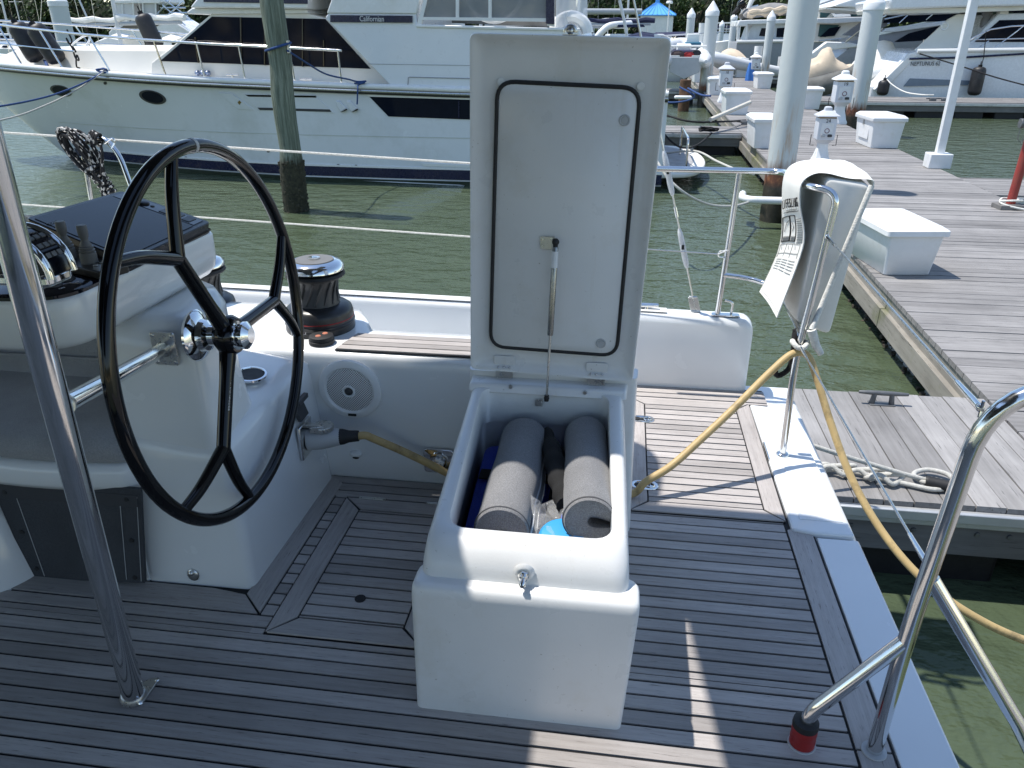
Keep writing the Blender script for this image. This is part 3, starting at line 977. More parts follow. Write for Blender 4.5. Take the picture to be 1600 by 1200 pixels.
# engine throttle with chrome side plates
T0 = at(52, 440, z=zp(zp(.955)))
mb = MB(); mb.prism([T0+V((x, y, 0)) for x, y in rrect(.15, .09, .02)], (0, 0, .028)); th = mb.build('throttle_base', CHROME, t, bevel=.008)
def arc(r, y, a0, a1, n=10): return [T0+V((r*math.cos(R(a0+(a1-a0)*i/n))-.02, y, .02+r*math.sin(R(a0+(a1-a0)*i/n)))) for i in range(n+1)]
for yy in (-.038, .038):
    mb = MB(); mb.tube(arc(.098, yy, 0, 180, 18), .009, 10); mb.build('side_arch', CHROME, th)
mb = MB(); mb.prism([V(p) for p in arc(.100, -.034, 2, 178)], (0, .068, 0)); mb.build('lever_drum', BLKGLASS, th, bevel=.002)
for i in range(3):
    for j in (-1, 0, 1):
        a = R(28+14*i); p = T0+V((1e-9+.101*math.cos(a)-.02, j*.018, .02+1e-9+.101*math.sin(a)))
        mb = MB(); mb.obox(p, (.004, .013, .011), M=Matrix.Rotation(-a, 3, 'Y')); mb.build('throttle_key', MGREY, th)
mb = MB(); mb.prism([at(px, py, z=zp(.985)) for px, py in ((42, 350), (92, 372), (60, 382), (20, 372))], (0, 0, -.03)); mb.build('autopilot_panel', simple('display_bezel', 0), t, bevel=.003)

# ---------------------------------------------------------------- stainless bimini post with brace
t = thing('bimini_post', 'leaning stainless bimini post on a three hole deck foot', 'post', (-1.198, 1.348, 0))
B0 = V((-1.198, 1.348, 0.0)); B1 = V((-.98, 1.12, 2.06))
BT = lambda z: B0.lerp(B1, z/2.06)
mb = MB(); mb.tube([BT(.004), BT(.5), BT(1.2), B1], .0275, 24); mb.build('tube', INOX, t)
mb = MB(); mb.lathe([(0, .006), (.035, .006), (.033, .014), (.0285, .022), (0, .022)], B0, (B1-B0), 24)
fo = [at(px, py, z=0) for px, py in ((191, 1095), (222, 1103), (251, 1062), (236, 1062), (205, 1082))]
mb.prism([V((p.x, p.y, .0015)) for p in roundpoly(fo, .014, 4)], (0, 0, .006)); fp = mb.build('foot_plate', INOXB, t, bevel=.0015)
for px, py in ((196, 1093), (220, 1098), (246, 1062)):
    p = at(px, py, z=.0085); mb = MB(); mb.lathe([(0, 0), (.0065, 0), (.005, .0025), (0, .003)], p, n=12); mb.build('screw', INOX, fp)
PLT = at(257, 545, y=1.834)
pj = min((BT(z/100) for z in range(50, 110)), key=lambda p: abs(((p-CAM).dot(RT)/(p-CAM).dot(FW)*F_PX+800)-90))
mb = MB(); mb.tube([pj, pj.lerp(PLT, .94), PLT+V((0, .004, 0))], .0195, 18); mb.build('brace_tube', INOX, t)
mb = MB(); mb.lathe([(0, 0), (.0245, 0), (.023, .006), (.0225, .012), (0, .012)], pj+(PLT-pj).normalized()*.024, PLT-pj, 20); mb.build('weld_collar', INOXB, t)
mb = MB(); mb.prism([PLT+V((x, .004, z)) for x, z in rrect(.072, .098, .008)], (0, -.006, 0)); mb.lathe([(0, 0), (.024, 0), (.018, .012), (0, .012)], PLT+V((0, -.002, 0)), (pj-PLT), 20); fp = mb.build('wall_plate', INOXB, t, bevel=.0015)
for sx in (-1, 1):
    for sz in (-1, 1):
        mb = MB(); mb.lathe([(0, 0), (.0058, 0), (.0045, .002), (0, .0025)], PLT+V((sx*.027, -.0018, sz*.039)), (0, -1, 0), 12); mb.build('screw', INOX, fp)

# ---------------------------------------------------------------- helm seat
t = thing('helm_bench', 'white moulded helm bench with grey cushions and dark fabric front', 'bench seat', (-1.9, 1.9, 0))
mb = MB()
def seatring(k, z, y0): return roundpoly([V((-2.6, y0+.03, z+.02)), V((-1.66, y0, z)), V((-1.385, y0+.03+k, z)), V((-1.385, 2.45, z)), V((-2.6, 2.45, z+.02))], [.0, .2, .05, .0, .0], 8)
mb.loft([seatring(0, .345, 1.775), seatring(0, .352, 1.75), seatring(0, .375, 1.738), seatring(0, .415, 1.738), seatring(0, .432, 1.745), seatring(0, .438, 1.765)])
mb.build('seat_moulding', GEL, t, smooth=60)
mb = MB()
mb.loft([seatring(.0, .438, 1.775), seatring(0, .445, 1.758), seatring(0, .475, 1.750), seatring(0, .505, 1.758), seatring(0, .517, 1.785), seatring(.02, .520, 1.85)])
mb.build('seat_cushion', GREYF, t, smooth=60)
mb = MB()
def bk(y, dz): return [V((-2.6, y, .52)), V((-1.50, y, .52)), V((-1.44, y, .56)), V((-1.44, y, .70)), V((-1.52, y+.02, .735+dz)), V((-2.6, y+.02, .745+dz))]
mb.loft([bk(2.18, -.02), bk(2.16, 0), bk(2.18, .01), bk(2.30, .01)])
mb.build('back_cushion', GREYF, t, bevel=.02, seg=3, smooth=60)
mb = MB(); mb.tube([(-2.6, 2.165, .60), (-1.47, 2.165, .60)], .005, 6); mb.build('piping', GREYF, t)
# front fabric panel with snaps
def onf(px, py): return at(px, py, y=1.765)
mb = MB(); fl = [onf(-60, 745), onf(216, 772), onf(226, 912), onf(52, 906), onf(-30, 740)]
fl = [onf(-20, 745), onf(219, 765), onf(226, 911), onf(50, 904)]
mb.prism(fl, (0, .012, 0)); fp = mb.build('front_panel', DARKF, t)
fl2 = [onf(-12, 756), onf(214, 774), onf(216, 792), onf(-6, 776)]
mb = MB(); mb.prism([p+V((0, -.002, 0)) for p in fl2], (0, .002, 0)); mb.build('hem', simple('hem_cloth', (.05, .052, .058), .9), fp)
for px, py in ((8, 769), (35, 831), (58, 888), (198, 780), (206, 844), (211, 902)):
    mb = MB(); mb.lathe([(0, 0), (.0078, 0), (.0068, .003), (0, .0035)], onf(px, py)+V((0, -.001, 0)), (0, -1, 0), 14); mb.build('snap', BLK, fp)
for seam in (((20, 760), (70, 900)), ((187, 776), (198, 905)), ((214, 776), (221, 908))):
    mb = MB(); a, b = onf(*seam[0]), onf(*seam[1])
    mb.tube([a+V((0, -.001, 0)), b+V((0, -.001, 0))], .0011, 4); mb.build('stitching', LGREY, fp)
mb = MB(); mb.loft([ring([(-2.6, 1.64), (-1.86, 1.66), (-1.80, 1.76), (-1.80, 2.3), (-2.6, 2.3)], .05, -.01), ring([(-2.6, 1.66), (-1.89, 1.68), (-1.845, 1.76), (-1.845, 2.3), (-2.6, 2.3)], .05, .22), ring([(-2.6, 1.74), (-2.0, 1.75), (-1.93, 1.80), (-1.93, 2.3), (-2.6, 2.3)], .05, .40)]); mb.build('seat_base', GEL, t, smooth=60)
mb = MB(); mb.box((-1.84, 1.80, -.01), (-1.43, 2.3, .36)); mb.build('inner_box', GEL, t)
# ================================================================ open storage locker
t = thing('storage_locker', 'white moulded deck locker standing with its tall lid open', 'locker', (-.18, 1.85, 0))
LK = t
mb = MB()
def bring(z, k=0., b=0.): return roundpoly([V((-.452+b-.0*z, 1.42+b*.6, z)), V((.077-b, 1.422+b*.6, z)), V((.077-b, 1.53, z)), V((-.452+b, 1.53, z))], [.02, .02, .03, .03], 4)
def bq(z, x0, x1, y0, y1): return roundpoly([V((x0, y0, z)), V((x1, y0, z)), V((x1, y1, z)), V((x0, y1, z))], [.018, .018, .04, .04], 4)
mb.loft([bq(-.004, -.452, .077, 1.420, 1.53), bq(.37, -.446, .098, 1.414, 1.525), bq(.392, -.444, .098, 1.416, 1.522), bq(.402, -.438, .093, 1.424, 1.515), bq(.404, -.425, .082, 1.435, 1.505)])
mb.build('front_step', GELW, t, smooth=60)
def uq(z0, z1, fl, fr, br, bl, r=.05):
    """ring whose height runs from z0 at the front to z1 at the back"""
    pts = roundpoly([V((*fl, z0)), V((*fr, z0)), V((*br, z1)), V((*bl, z1))], r, 6)
    return pts
rim = [uq(-.004, -.004, (-.430, 1.455), (.072, 1.455), (.050, 2.26), (-.450, 2.26), .03),
       uq(.395, .42, (-.430, 1.452), (.074, 1.452), (.050, 2.26), (-.450, 2.26), .035),
       uq(.430, .50, (-.428, 1.458), (.072, 1.458), (.048, 2.26), (-.448, 2.26), .045),
       uq(.462, .535, (-.424, 1.474), (.069, 1.474), (.045, 2.258), (-.446, 2.258), .055),
       uq(.478, .553, (-.418, 1.490), (.064, 1.497), (.041, 2.256), (-.441, 2.256), .06),
       uq(.488, .560, (-.411, 1.508), (.058, 1.508), (.036, 2.253), (-.435, 2.253), .06),
       uq(.492, .563, (-.402, 1.526), (.050, 1.526), (.028, 2.245), (-.427, 2.245), .06),
       uq(.492, .563, (-.388, 1.536), (.036, 1.536), (.006, 2.222), (-.414, 2.222), .055),
       uq(.489, .560, (-.380, 1.543), (.028, 1.543), (-.002, 2.214), (-.406, 2.214), .055)]
mb = MB(); mb.loft(rim, cap1=False); mb.build('box_shell', GELW, t, smooth=60)
mb = MB()
mb.loft([uq(.489, .560, (-.380, 1.543), (.028, 1.543), (-.002, 2.214), (-.406, 2.214), .055),
         uq(.480, .552, (-.378, 1.546), (.027, 1.546), (-.003, 2.212), (-.404, 2.212), .055),
         uq(.40, .44, (-.378, 1.55), (.027, 1.55), (-.003, 2.215), (-.404, 2.215), .055),
         uq(.39, .425, (-.398, 1.565), (.040, 1.565), (.010, 2.235), (-.424, 2.235), .055),
         uq(.02, .02, (-.395, 1.55), (.040, 1.55), (.010, 2.235), (-.42, 2.235), .055)], cap0=False)
mb.build('box_interior', GELI, t, smooth=60)
mb = MB()
mb.loft([roundpoly([V((-.462, 2.272, z)), V((.096-.012*(z > .3), 2.272, z)), V((.102-.012*(z > .3), 2.36, z)), V((-.462, 2.36, z))], .02, 4) for z in (-.004, .50, .583, .592)])
mb.build('back_column', GELW, t, smooth=60)
mb = MB(); mb.loft([[V((x, y, z)) for x, y, z in ((-.452, 2.20, .545), (.055, 2.20, .545), (.055, 2.30, .545), (-.452, 2.30, .545))], [V((x, y, z)) for x, y, z in ((-.450, 2.215, .572), (.052, 2.215, .572), (.06, 2.30, .575), (-.452, 2.30, .575))]])
mb.build('rear_flange', GELW, t, bevel=.008, seg=3)
# lid
LY = 2.235
LB = [V((-.450, LY, .612)), V((.070, LY, .597)), V((.108, LY, 1.588)), V((-.430, LY, 1.600))]
lc = sum(LB, V())/4
def lring(k, dy, r=.02): return [V((lc.x+(p.x-lc.x)*(1-k/.27), LY+dy, lc.z+(p.z-lc.z)*(1-k/.49))) for p in roundpoly(LB, r, 5)]
mb = MB()
mb.loft([lring(.030, .062, .035), lring(.012, .055, .03), lring(.002, .035), lring(0, .005), lring(.002, -.004), lring(.006, -.004), lring(.014, .004), lring(.028, .014, .03), lring(.042, .017, .03)])
lid = mb.build('lid', GELW, t, smooth=60)
GP = [at(777, 127, y=LY), at(1001, 138, y=LY), at(963, 557, y=LY), at(766, 542, y=LY)]
gp = roundpoly(GP, .05, 7)
gc = sum(GP, V())/4
mb = MB(); mb.loft([[p+V((0, .018, 0)) for p in gp], [p+V((0, .008, 0)) for p in gp], [gc+(p-gc)*.985+V((0, .004, 0)) for p in gp]]); mb.build('inner_panel', GELW, lid, smooth=50)
mb = MB(); mb.tube([p+V((0, .006, 0)) for p in gp], .0062, 8, closed=True); mb.build('gasket', BLK, lid)
for px, py in ((783, 128), (1001, 135)):
    O = at(px, py, y=LY+.012); mb = MB(); mb.lathe([(0, 0), (.011, 0), (.0105, .002), (.004, .003), (0, .0025)], O, (0, -1, 0), 20); mb.build('plug', WPLAS, lid)
for px, py in ((976, 188), (939, 537)):
    O = at(px, py, y=LY); mb = MB(); mb.lathe([(0, -.002), (.0155, -.002), (.0155, .001), (.0135, .0025), (.009, .001), (.0085, .003), (0, .003)], O+V((0, .003, 0)), (0, -1, 0), 28); mb.build('washer_screw', LGREY, lid)
mb = MB(); O = at(891, 56, y=LY+.02); mb.obox(O+V((0, 0, .002)), (.040, .03, .004)); mb.tube([O+V((.014*math.cos(a), 0, .012+.012*math.sin(a))) for a in [R(-20+220*i/12) for i in range(13)]], .005, 8); mb.ball(O+V((0, .0, .012)), .010, 6); mb.build('catch', INOXB, lid)
for px, py in ((789, 576), (932, 587)):
    O = at(px, py, y=2.255)
    mb = MB(); mb.obox(O+V((0, -.014, -.012)), (.056, .005, .028)); mb.tube([O+V((-.028, -.013, .003)), O+V((.028, -.013, .003))], .004, 8); h = mb.build('hinge', INOXB, t, bevel=.001)
    for dx in (-.018, 0, .018):
        mb = MB(); mb.lathe([(0, 0), (.0052, 0), (.003, .005), (0, .007)], O+V((dx, -.019, .013)), (0, -1, .2), 6); mb.build('screw', INOX, h)
    mb = MB(); mb.prism([O+V((x, -.012, .034+z)) for x, z in rrect(.068, .030, .006)], (0, .004, 0)); mb.build('hinge_pad', GELW, h, bevel=.001)
# gas strut
G0, G1 = at(854, 622, y=2.185), at(868, 382, y=LY-.03)
gd = (G1-G0)
mb = MB(); mb.tube([G0, G0+gd*.46], .0042, 10); st = mb.build('strut_rod', INOXB, t)
mb = MB(); mb.lathe([(0, 0), (.0088, 0), (.0092, .004), (.0092, gd.length*.55), (.006, gd.length*.56), (0, gd.length*.56)], G0+gd*.43, gd, 18); st = mb.build('gas_strut', simple('strut_steel', (.30, .30, .29), .25, .9), t)
mb = MB(); mb.tube([G0+gd*.86, G0+gd*.96], .0096, 16); mb.build('strut_label', simple('paper_label', (.75, .76, .77), .6), st)
mb = MB(); mb.tube([G1-gd*.03, G1+gd*.03], .0075, 8); mb.ball(G1+gd.normalized()*.008+V((0, -.003, 0)), .011, 6); mb.build('strut_end', BLK, st)
mb = MB(); mb.tube([G0-gd*.02, G0+gd*.02], .0075, 8); mb.ball(G0, .009, 6); mb.build('strut_end', BLK, st)
O = at(858, 379, y=LY+.004); mb = MB(); mb.prism([O+V((x-.004, 0, z)) for x, z in rrect(.046, .040, .006)], (0, -.005, 0)); mb.obox(O+V((.012, -.014, 0)), (.005, .028, .026)); b = mb.build('strut_bracket', INOXB, t, bevel=.001)
for dx, dz in ((-.019, .011), (-.019, -.011), (.006, .013)):
    mb = MB(); mb.lathe([(0, 0), (.004, 0), (.003, .002), (0, .002)], O+V((dx, -.004, dz)), (0, -1, 0), 10); mb.build('screw', INOX, b)
O = at(842, 629, y=2.205); mb = MB(); mb.obox(O, (.024, .006, .024)); mb.obox(O+V((.010, -.012, .006)), (.004, .026, .016)); mb.build('strut_bracket', INOXB, t, bevel=.001)
for px, py in ((798, 604), (914, 613)):
    mb = MB(); mb.lathe([(0, 0), (.007, 0), (.006, .006), (0, .006)], at(px, py, y=2.21), (0, -1, 0), 10); mb.build('bolt', INOXB, t)
# latch stud
O = V((-.176, 1.457, .436))
mb = MB(); mb.lathe([(0, -.004), (.026, -.004), (.020, .004), (.014, .005), (0, .005)], O, (0, -1, -.1), 28); mb.build('stud_boss', GELW, t, smooth=70)
mb = MB(); mb.lathe([(0, .003), (.0142, .003), (.0142, .010), (0, .010)], O, (0, -1, -.25), 6); mb.lathe([(0, .008), (.0105, .008), (.0105, .018), (.0065, .019), (.0065, .028), (.0085, .030), (.0085, .036), (.005, .040), (0, .040)], O, (0, -1, -.25), 18); mb.build('latch_stud', INOX, t)

# contents ------------------------------------------------------------
mb = MB()
for rr in ([(-.36, 1.60, .10), (.0, 1.60, .10), (-.02, 2.18, .12), (-.38, 2.18, .12)],): pass
mb.loft([roundpoly([V((-.375, 1.585, z)), V((.02, 1.585, z)), V((-.01, 2.20, z+.03)), V((-.395, 2.20, z+.03))], .05, 5) for z in (.03, .29, .325)] + [roundpoly([V((-.35, 1.61, .335)), V((.0, 1.61, .335)), V((-.03, 2.17, .365)), V((-.37, 2.17, .365))], .05, 5)])
tbag = mb.build('gear_bag', BLUED, smooth=60); tag(tbag, 'royal blue gear bag filling the bottom of the open locker', 'bag')
mb = MB()
for x, y0 in ((-.345, 1.62), (-.16, 1.62)):
    mb.sheet([[V((x+.0*y, y, .339+.03*(y-1.6)/.6)), V((x+.04, y, .339+.03*(y-1.6)/.6))] for y in (1.60, 1.8, 2.0, 2.17)], (0, 0, .005))
mb.sheet([[V((-.38, y, .347+.03*(y-1.6)/.6)), V((-.005, y, .347+.03*(y-1.6)/.6))] for y in (1.97, 2.02)], (0, 0, .004))
mb.sheet([[V((-.375, y, .346)), V((0.01, y, .346))] for y in (1.70, 1.735)], (0, 0, .004))
mb.build('strap', BLKF, tbag)


def bolster(p0, p1, r, label, fold, seam_side):
    """rolled cushion: cylinder whose two free edges meet in a slit"""
    p0, p1 = V(p0), V(p1)
    ax = (p1-p0).normalized(); u = ax.cross(V((0, 0, 1))).normalized(); w = u.cross(ax)
    t = thing('bolster_cushion', label, 'cushion', (p0+p1)/2, 'rolled grey bolsters in the locker')
    Ln = (p1-p0).length
    # cross section: outer roll with an inward slit
    sec = []
    N = 44
    a0 = fold
    gap = .10
    for i in range(N+1):
        a = a0+gap+(2*math.pi-2*gap)*i/N
        sec.append((math.cos(a)*r, math.sin(a)*r))
    # slit going inward
    ca, sa = math.cos(a0), math.sin(a0)
    px, py = -sa, ca
    hw = r*.22
    for d, k in ((.80, -.75), (.5, -1.0), (.2, -1.1), (.02, -.8), (-.06, 0), (.02, .8), (.2, 1.1), (.5, 1.0), (.80, .75)):
        sec.append((ca*r*d+px*hw*k, sa*r*d+py*hw*k))
    def rg(s, k):
        return [p0+ax*s+u*(x*k*(1+.025*math.sin(s*21+x*40)))+w*(y*k*(1+.02*math.sin(s*16+3*y/r))-.004*math.sin(math.pi*s/Ln)) for x, y in sec]
    mb = MB()
    mb.loft([rg(.004, .90), rg(.0, .93), rg(.006, .985), rg(.016, 1.0)]+[rg(Ln*(.08+.84*i/14), 1.0) for i in range(15)]+[ rg(Ln-.03, .99), rg(Ln-.012, .97), rg(Ln, .90)])
    b = mb.build('cover', GREYR, t, smooth=50)
    mb = MB(); mb.tube([p0+ax*.010+u*(x*1.0)+w*(y*1.0) for x, y in sec[:N+1]], .0022, 6); mb.build('piping', simple('piping_grey', (.10, .10, .105), .8), b)
    if seam_side:
        mb = MB()
        pts = [p0+ax*(Ln*s)+u*(r*(1.0+.03*math.sin(s*17)))+w*(r*(-.12+.05*math.sin(s*9))) for s in [i/14 for i in range(15)]]
        mb.sheet([[p, p+V((.012, 0, -.020+.006*math.sin(i*1.7)))] for i, p in enumerate(pts)], (.002, 0, .002)); mb.build('open_flap', GREYR, t)
        mb = MB(); mb.tube([p+V((.002, 0, .003)) for p in pts], .0032, 6); mb.tube([p+V((.013, 0, -.016)) for p in pts[:10]], .0022, 6)
        mb.build('zip', simple('zip_white', (.62, .63, .66), .6), t)
    return t


bolster(at(783, 794, y=1.645)-V((0, 0, .074)), at(821, 650, y=2.17)-V((0, 0, .070)), .073, 'grey rolled bolster lying on the wheel side with a white zip', R(-65), True)
bolster(at(922, 780, y=1.645)-V((0, 0, .068)), at(917, 648, y=2.17)-V((0, 0, .066)), .067, 'grey rolled bolster with a wide slit in its end', R(-8), False)
mb = MB()
ps = spline([at(855, 672, y=2.18), at(862, 700, y=2.05), at(868, 730, y=1.95), at(878, 762, y=1.84), at(886, 790, y=1.76)], 6)
mb.tube(ps, [.012+.019*min(1, i/8)+.003*math.sin(i*1.3) for i in range(len(ps))], 12); tag(mb.build('mesh_pouch', BLKF), 'black mesh pouch wedged between the two grey bolsters', 'pouch')
random.seed(11)
mb = MB()
rows = []
for i in range(9):
    r_ = []
    for j in range(11):
        x = -.205+.165*j/10; y = 1.585+.21*i/8
        r_.append(V((x+random.uniform(-.007, .007), y+random.uniform(-.007, .007), .375+.055*i/8+.02*math.sin(j*1.1+i)+random.uniform(-.014, .014))))
    rows.append(r_)
mb.sheet(rows, (0, 0, .002)); tag(mb.build('plastic_bag', CLEAR, smooth=25), 'crumpled clear plastic bag between the front ends of the bolsters', 'plastic bag')
mb = MB()
O = V((-.100, 1.655, .385))
mb.lathe([(0, 0), (.055, 0), (.062, .008), (.062, .026), (.055, .034), (.03, .037), (0, .037)], O, (0, -.25, 1), 28)
o = mb.build('blue_disc', BLUEP, bevel=.001); tag(o, 'bright blue round lid at the front of the open locker', 'lid')
mb = MB(); mb.tube([(-.185, 1.60, .40), (-.183, 1.602, .43)], .005, 8); tag(mb.build('zip_pull', WPLAS), 'small white toggle standing at the locker front edge', 'toggle')

# ================================================================ yellow shore power cable
c0 = PA+D*.18
path = [c0, c0+D*.03, at(585, 686, y=2.37), at(625, 703, y=2.39), at(665, 722, y=2.41), at(705, 742, y=2.435), (-.50, 2.47, .03), (-.3, 2.47, .018), (-.05, 2.48, .018), (.10, 2.49, .022),
        at(1010, 752, y=2.50), at(1050, 727, y=2.55), at(1100, 682, y=2.63), at(1150, 635, y=2.72), at(1200, 585, y=2.82), at(1238, 553, y=2.87), at(1262, 556, y=2.89), at(1276, 590, y=2.86), at(1296, 655, y=2.78), at(1325, 735, y=2.66),
        at(1362, 806, y=2.54), at(1410, 872, y=2.42), at(1465, 925, y=2.33), at(1530, 968, y=2.28), at(1600, 1000, y=2.28), at(1700, 1030, y=2.36), (1.95, 2.42, -.40), (2.20, 2.46, -.45), (2.45, 2.55, -.483), (3.2, 2.9, -.483), (4.3, 3.0, -.483)]
mb = MB(); mb.tube(spline(path, 8), .0145, 12)
tag(mb.build('power_cable', CORD), 'thick yellow power cable looping from the locker up to the stern rail', 'cable')

# ================================================================ stern rails
t = thing('stern_rail', 'polished stern rail with post standing on the far corner', 'rail', (.6, 3.2, .0))
SR = t
PB_ = V((.722, 2.892, .012)); 
mb = MB()
top = fillet([(-.10, 3.53, 1.055), (.45, 3.53, 1.052), (.735, 3.53, 1.06), (.722, 2.892, 1.10), (.757, 2.892, .93), (.712, 2.892, .45), (.722, 2.892, .014)], .11, 7)
top = fillet([V((-.10, 3.535, 1.052)), V((.69, 3.535, 1.052)), V((.665, 2.95, 1.095)), V((.762, 2.892, 1.085)), V((.745, 2.892, .86)), V((.711, 2.892, .42)), V((.722, 2.892, .014))], .075, 7)
mb.tube(top, .0135, 14); mb.build('top_tube', INOX, t)
mb = MB(); mb.lathe([(0, 0), (.026, 0), (.026, .006), (.022, .011), (.015, .013), (0, .013)], PB_, n=24); mb.build('post_foot', INOX, t)
mb = MB(); mb.tube([V((.487, 3.575, .372)), V((.505, 3.54, 1.045))], .0135, 14); mb.build('upright', INOX, t)
mb = MB(); mb.tube(fillet([(.494, 3.56, .575), (.60, 3.54, .57), (.715, 3.45, .56), (.715, 3.0, .555), (.712, 2.892, .545)], .1, 6), .0115, 12); mb.build('mid_tube', INOX, t)
mb = MB(); mb.tube(fillet([(.55, 3.575, .376), (.555, 3.572, .44), (.512, 3.565, .45)], .03, 6), .006, 10); mb.prism([(x, 3.575+y, .373) for x, y in rrect(.13, .04, .012, c=(.525, 0))], (0, 0, .006)); mb.build('foot_bracket', INOX, t, bevel=.001)
mb = MB(); mb.tube([at(1122, 397, y=3.54), at(1137, 391, y=3.54)], .004, 6); mb.tube(fillet([at(1137, 391, y=3.55), at(1123, 393, y=3.55), at(1122, 401, y=3.55), at(1136, 403, y=3.55)], .01), .0035, 6); mb.build('wire_eye', INOXB, t)
# black lashings and clamp on the post
mb = MB(); mb.ball(at(1247, 525, y=2.93), .030, 8, (.8, 1, 1.25)); mb.tube(spline([at(1243, 515, y=2.93), at(1240, 545, y=2.93), at(1233, 575, y=2.93), at(1215, 587, y=2.93), at(1212, 572, y=2.93), at(1228, 560, y=2.93)], 5), .011, 8)
tag(mb.build('strap_handle', BLKF), 'black webbing strap hanging on the post beside the white bag', 'strap')
mb = MB(); O = V((.716, 2.892, .505)); mb.tube([O+V((.027*math.cos(a), .027*math.sin(a), .008*math.cos(a*2))) for a in [2*math.pi*i/20 for i in range(20)]], .0105, 10, closed=True)
tag(mb.build('rope_tie', ROPEW), 'white rope ring lashing the yellow cable to the post', 'rope')
mb = MB(); q = [at(1268, 515, y=2.87), at(1275, 540, y=2.87), at(1283, 553, y=2.87)]; mb.tube([at(1362, 290, y=2.94)]+[at(1268+94*k, 515-225*k, y=2.92) for k in (.8, .6, .4, .2)]+q[:1], .0105, 10); mb.tube(q, [.018, .016, .012], 10)
tag(mb.build('piping_rope', ROPEW), 'thick white rope running down the edge of the hanging bag', 'rope')

# hanging rescue sling bag
t = thing('sling_bag', 'white canvas rescue bag hung over the stern rail with printed flap', 'bag', at(1290, 400, y=3.1))
f = [at(1291, 277, y=2.96), at(1362, 288, y=2.96), at(1296, 524, y=2.96), at(1243, 505, y=2.96)]
b = [p+V((-.005, .36, .0)) for p in f]
def bagring(k, c=.0):
    q = [f[i].lerp(b[i], k) for i in range(4)]
    cc = sum(q, V())/4
    return roundpoly([cc+(p-cc)*(1-c) for p in q], .025, 4)
mb = MB(); mb.loft([bagring(0, .05), bagring(.015, .01), bagring(.1), bagring(.3, -.015), bagring(.6, -.02), bagring(.9), bagring(.985, .02), bagring(1, .06)]); body = mb.build('bag_body', CANVAS, t, smooth=60)
far = [(1338, 264), (1318, 253), (1288, 249), (1256, 249), (1232, 261), (1222, 284), (1222, 330), (1221, 365), (1212, 400), (1187, 456)]
near = [(1364, 291), (1361, 283), (1326, 276), (1291, 268), (1269, 271), (1251, 286), (1250, 320), (1257, 362), (1249, 400), (1214, 495)]
rows = []
for (fx, fy), (nx, ny) in zip(far, near):
    a, c = at(fx, fy, y=3.34), at(nx, ny, y=2.965)
    rows.append([a.lerp(c, u)+V((.002*math.sin(6*u+fy*.05), 0, (.018*math.sin(math.pi*u)+.006*math.sin(7*u+fy)) if fy < 258 else .004*math.sin(5*u))) for u in (0, .2, .4, .6, .8, 1)])
def rs(rows, n=4):
    cols = [spline([r[j] for r in rows], n) for j in range(len(rows[0]))]
    return [[c[i] for c in cols] for i in range(len(cols[0]))]
rr = rs(rows)
mb = MB(); mb.sheet(rr, (.004, 0, 0)); flap = mb.build('printed_flap', simple('print_cloth', (.80, .79, .74), .7, var=.05), t, smooth=70)
def onfl(u, s):
    """point on the flap: u from far edge to near edge, s down the flap"""
    s = (6*s+3)/9
    i = min(len(rr)-2, int(s*(len(rr)-1))); k = s*(len(rr)-1)-i
    j = min(4, int(u*5)); m = u*5-j
    p = (rr[i][j]*(1-m)+rr[i][j+1]*m)*(1-k)+(rr[i+1][j]*(1-m)+rr[i+1][j+1]*m)*k
    return p+V((-.0018, 0, .0004))
def stroke(pts, w=.0012):
    P = [onfl(u, s) for u, s in pts]
    mb = MB(); mb.tube(P, w, 4); return mb
def strokes(name, lists, w, mat):
    mb = MB()
    for pts in lists: mb.tube([onfl(u, s) for u, s in pts], w, 4)
    mb.build(name, mat, flap)
uu = onfl(.8, .5)-onfl(.2, .5); vv = onfl(.5, .45)-onfl(.5, .55)
for ci, ch_ in enumerate('LIFESLING'):
    u_ = .13+.78*ci/8
    lettering(ch_, onfl(u_, .475)+V((-.002, 0, 0)), onfl(min(1, u_+.06), .475)-onfl(u_-.06, .475), onfl(u_, .46)-onfl(u_, .49), .050, INK, flap, depth=.0012, xs=.85)
def line(u0, u1, s): return [(u0+(u1-u0)*i/6, s) for i in range(7)]
def col_(u, s0, s1): return [(u, s0+(s1-s0)*i/6) for i in range(7)]
strokes('caption', [line(.25, .85, .515), line(.3, .9, .53), line(.15, .75, .525)], .0012, INKG)
strokes('diagram_frame', [line(.08, .68, .555), col_(.08, .555, .74), col_(.68, .555, .74), line(.08, .68, .74), col_(.40, .555, .74), col_(.43, .555, .74)], .0022, INK)
strokes('diagram_lines', [line(.10, .38, .70+.008*i) for i in range(5)]+[line(.46, .66, .70+.008*i) for i in range(5)]+[[(.15, .66), (.25, .60), (.35, .585)], [(.5, .60), (.58, .63), (.5, .66)]]+[line(.74, .96, .58+.014*i) for i in range(13)], .0011, INKG)
strokes('step_panels', [col_(u, .76, .84) for u in (.08, .36, .64, .92)]+[line(u, u+.26, s) for u in (.08, .36, .64) for s in (.76, .82)]+[line(u, u+.24, .85+.01*i) for u in (.1, .38, .66) for i in range(5)]+[[(.15, .775), (.18, .80)], [(.45, .775), (.50, .80)], [(.74, .775), (.78, .80)]], .0010, INKG)
strokes('hem', [line(.02, .98, .985), col_(.03, .5, .98)], .0012, simple('hem_thread', (.62, .60, .55), .8))

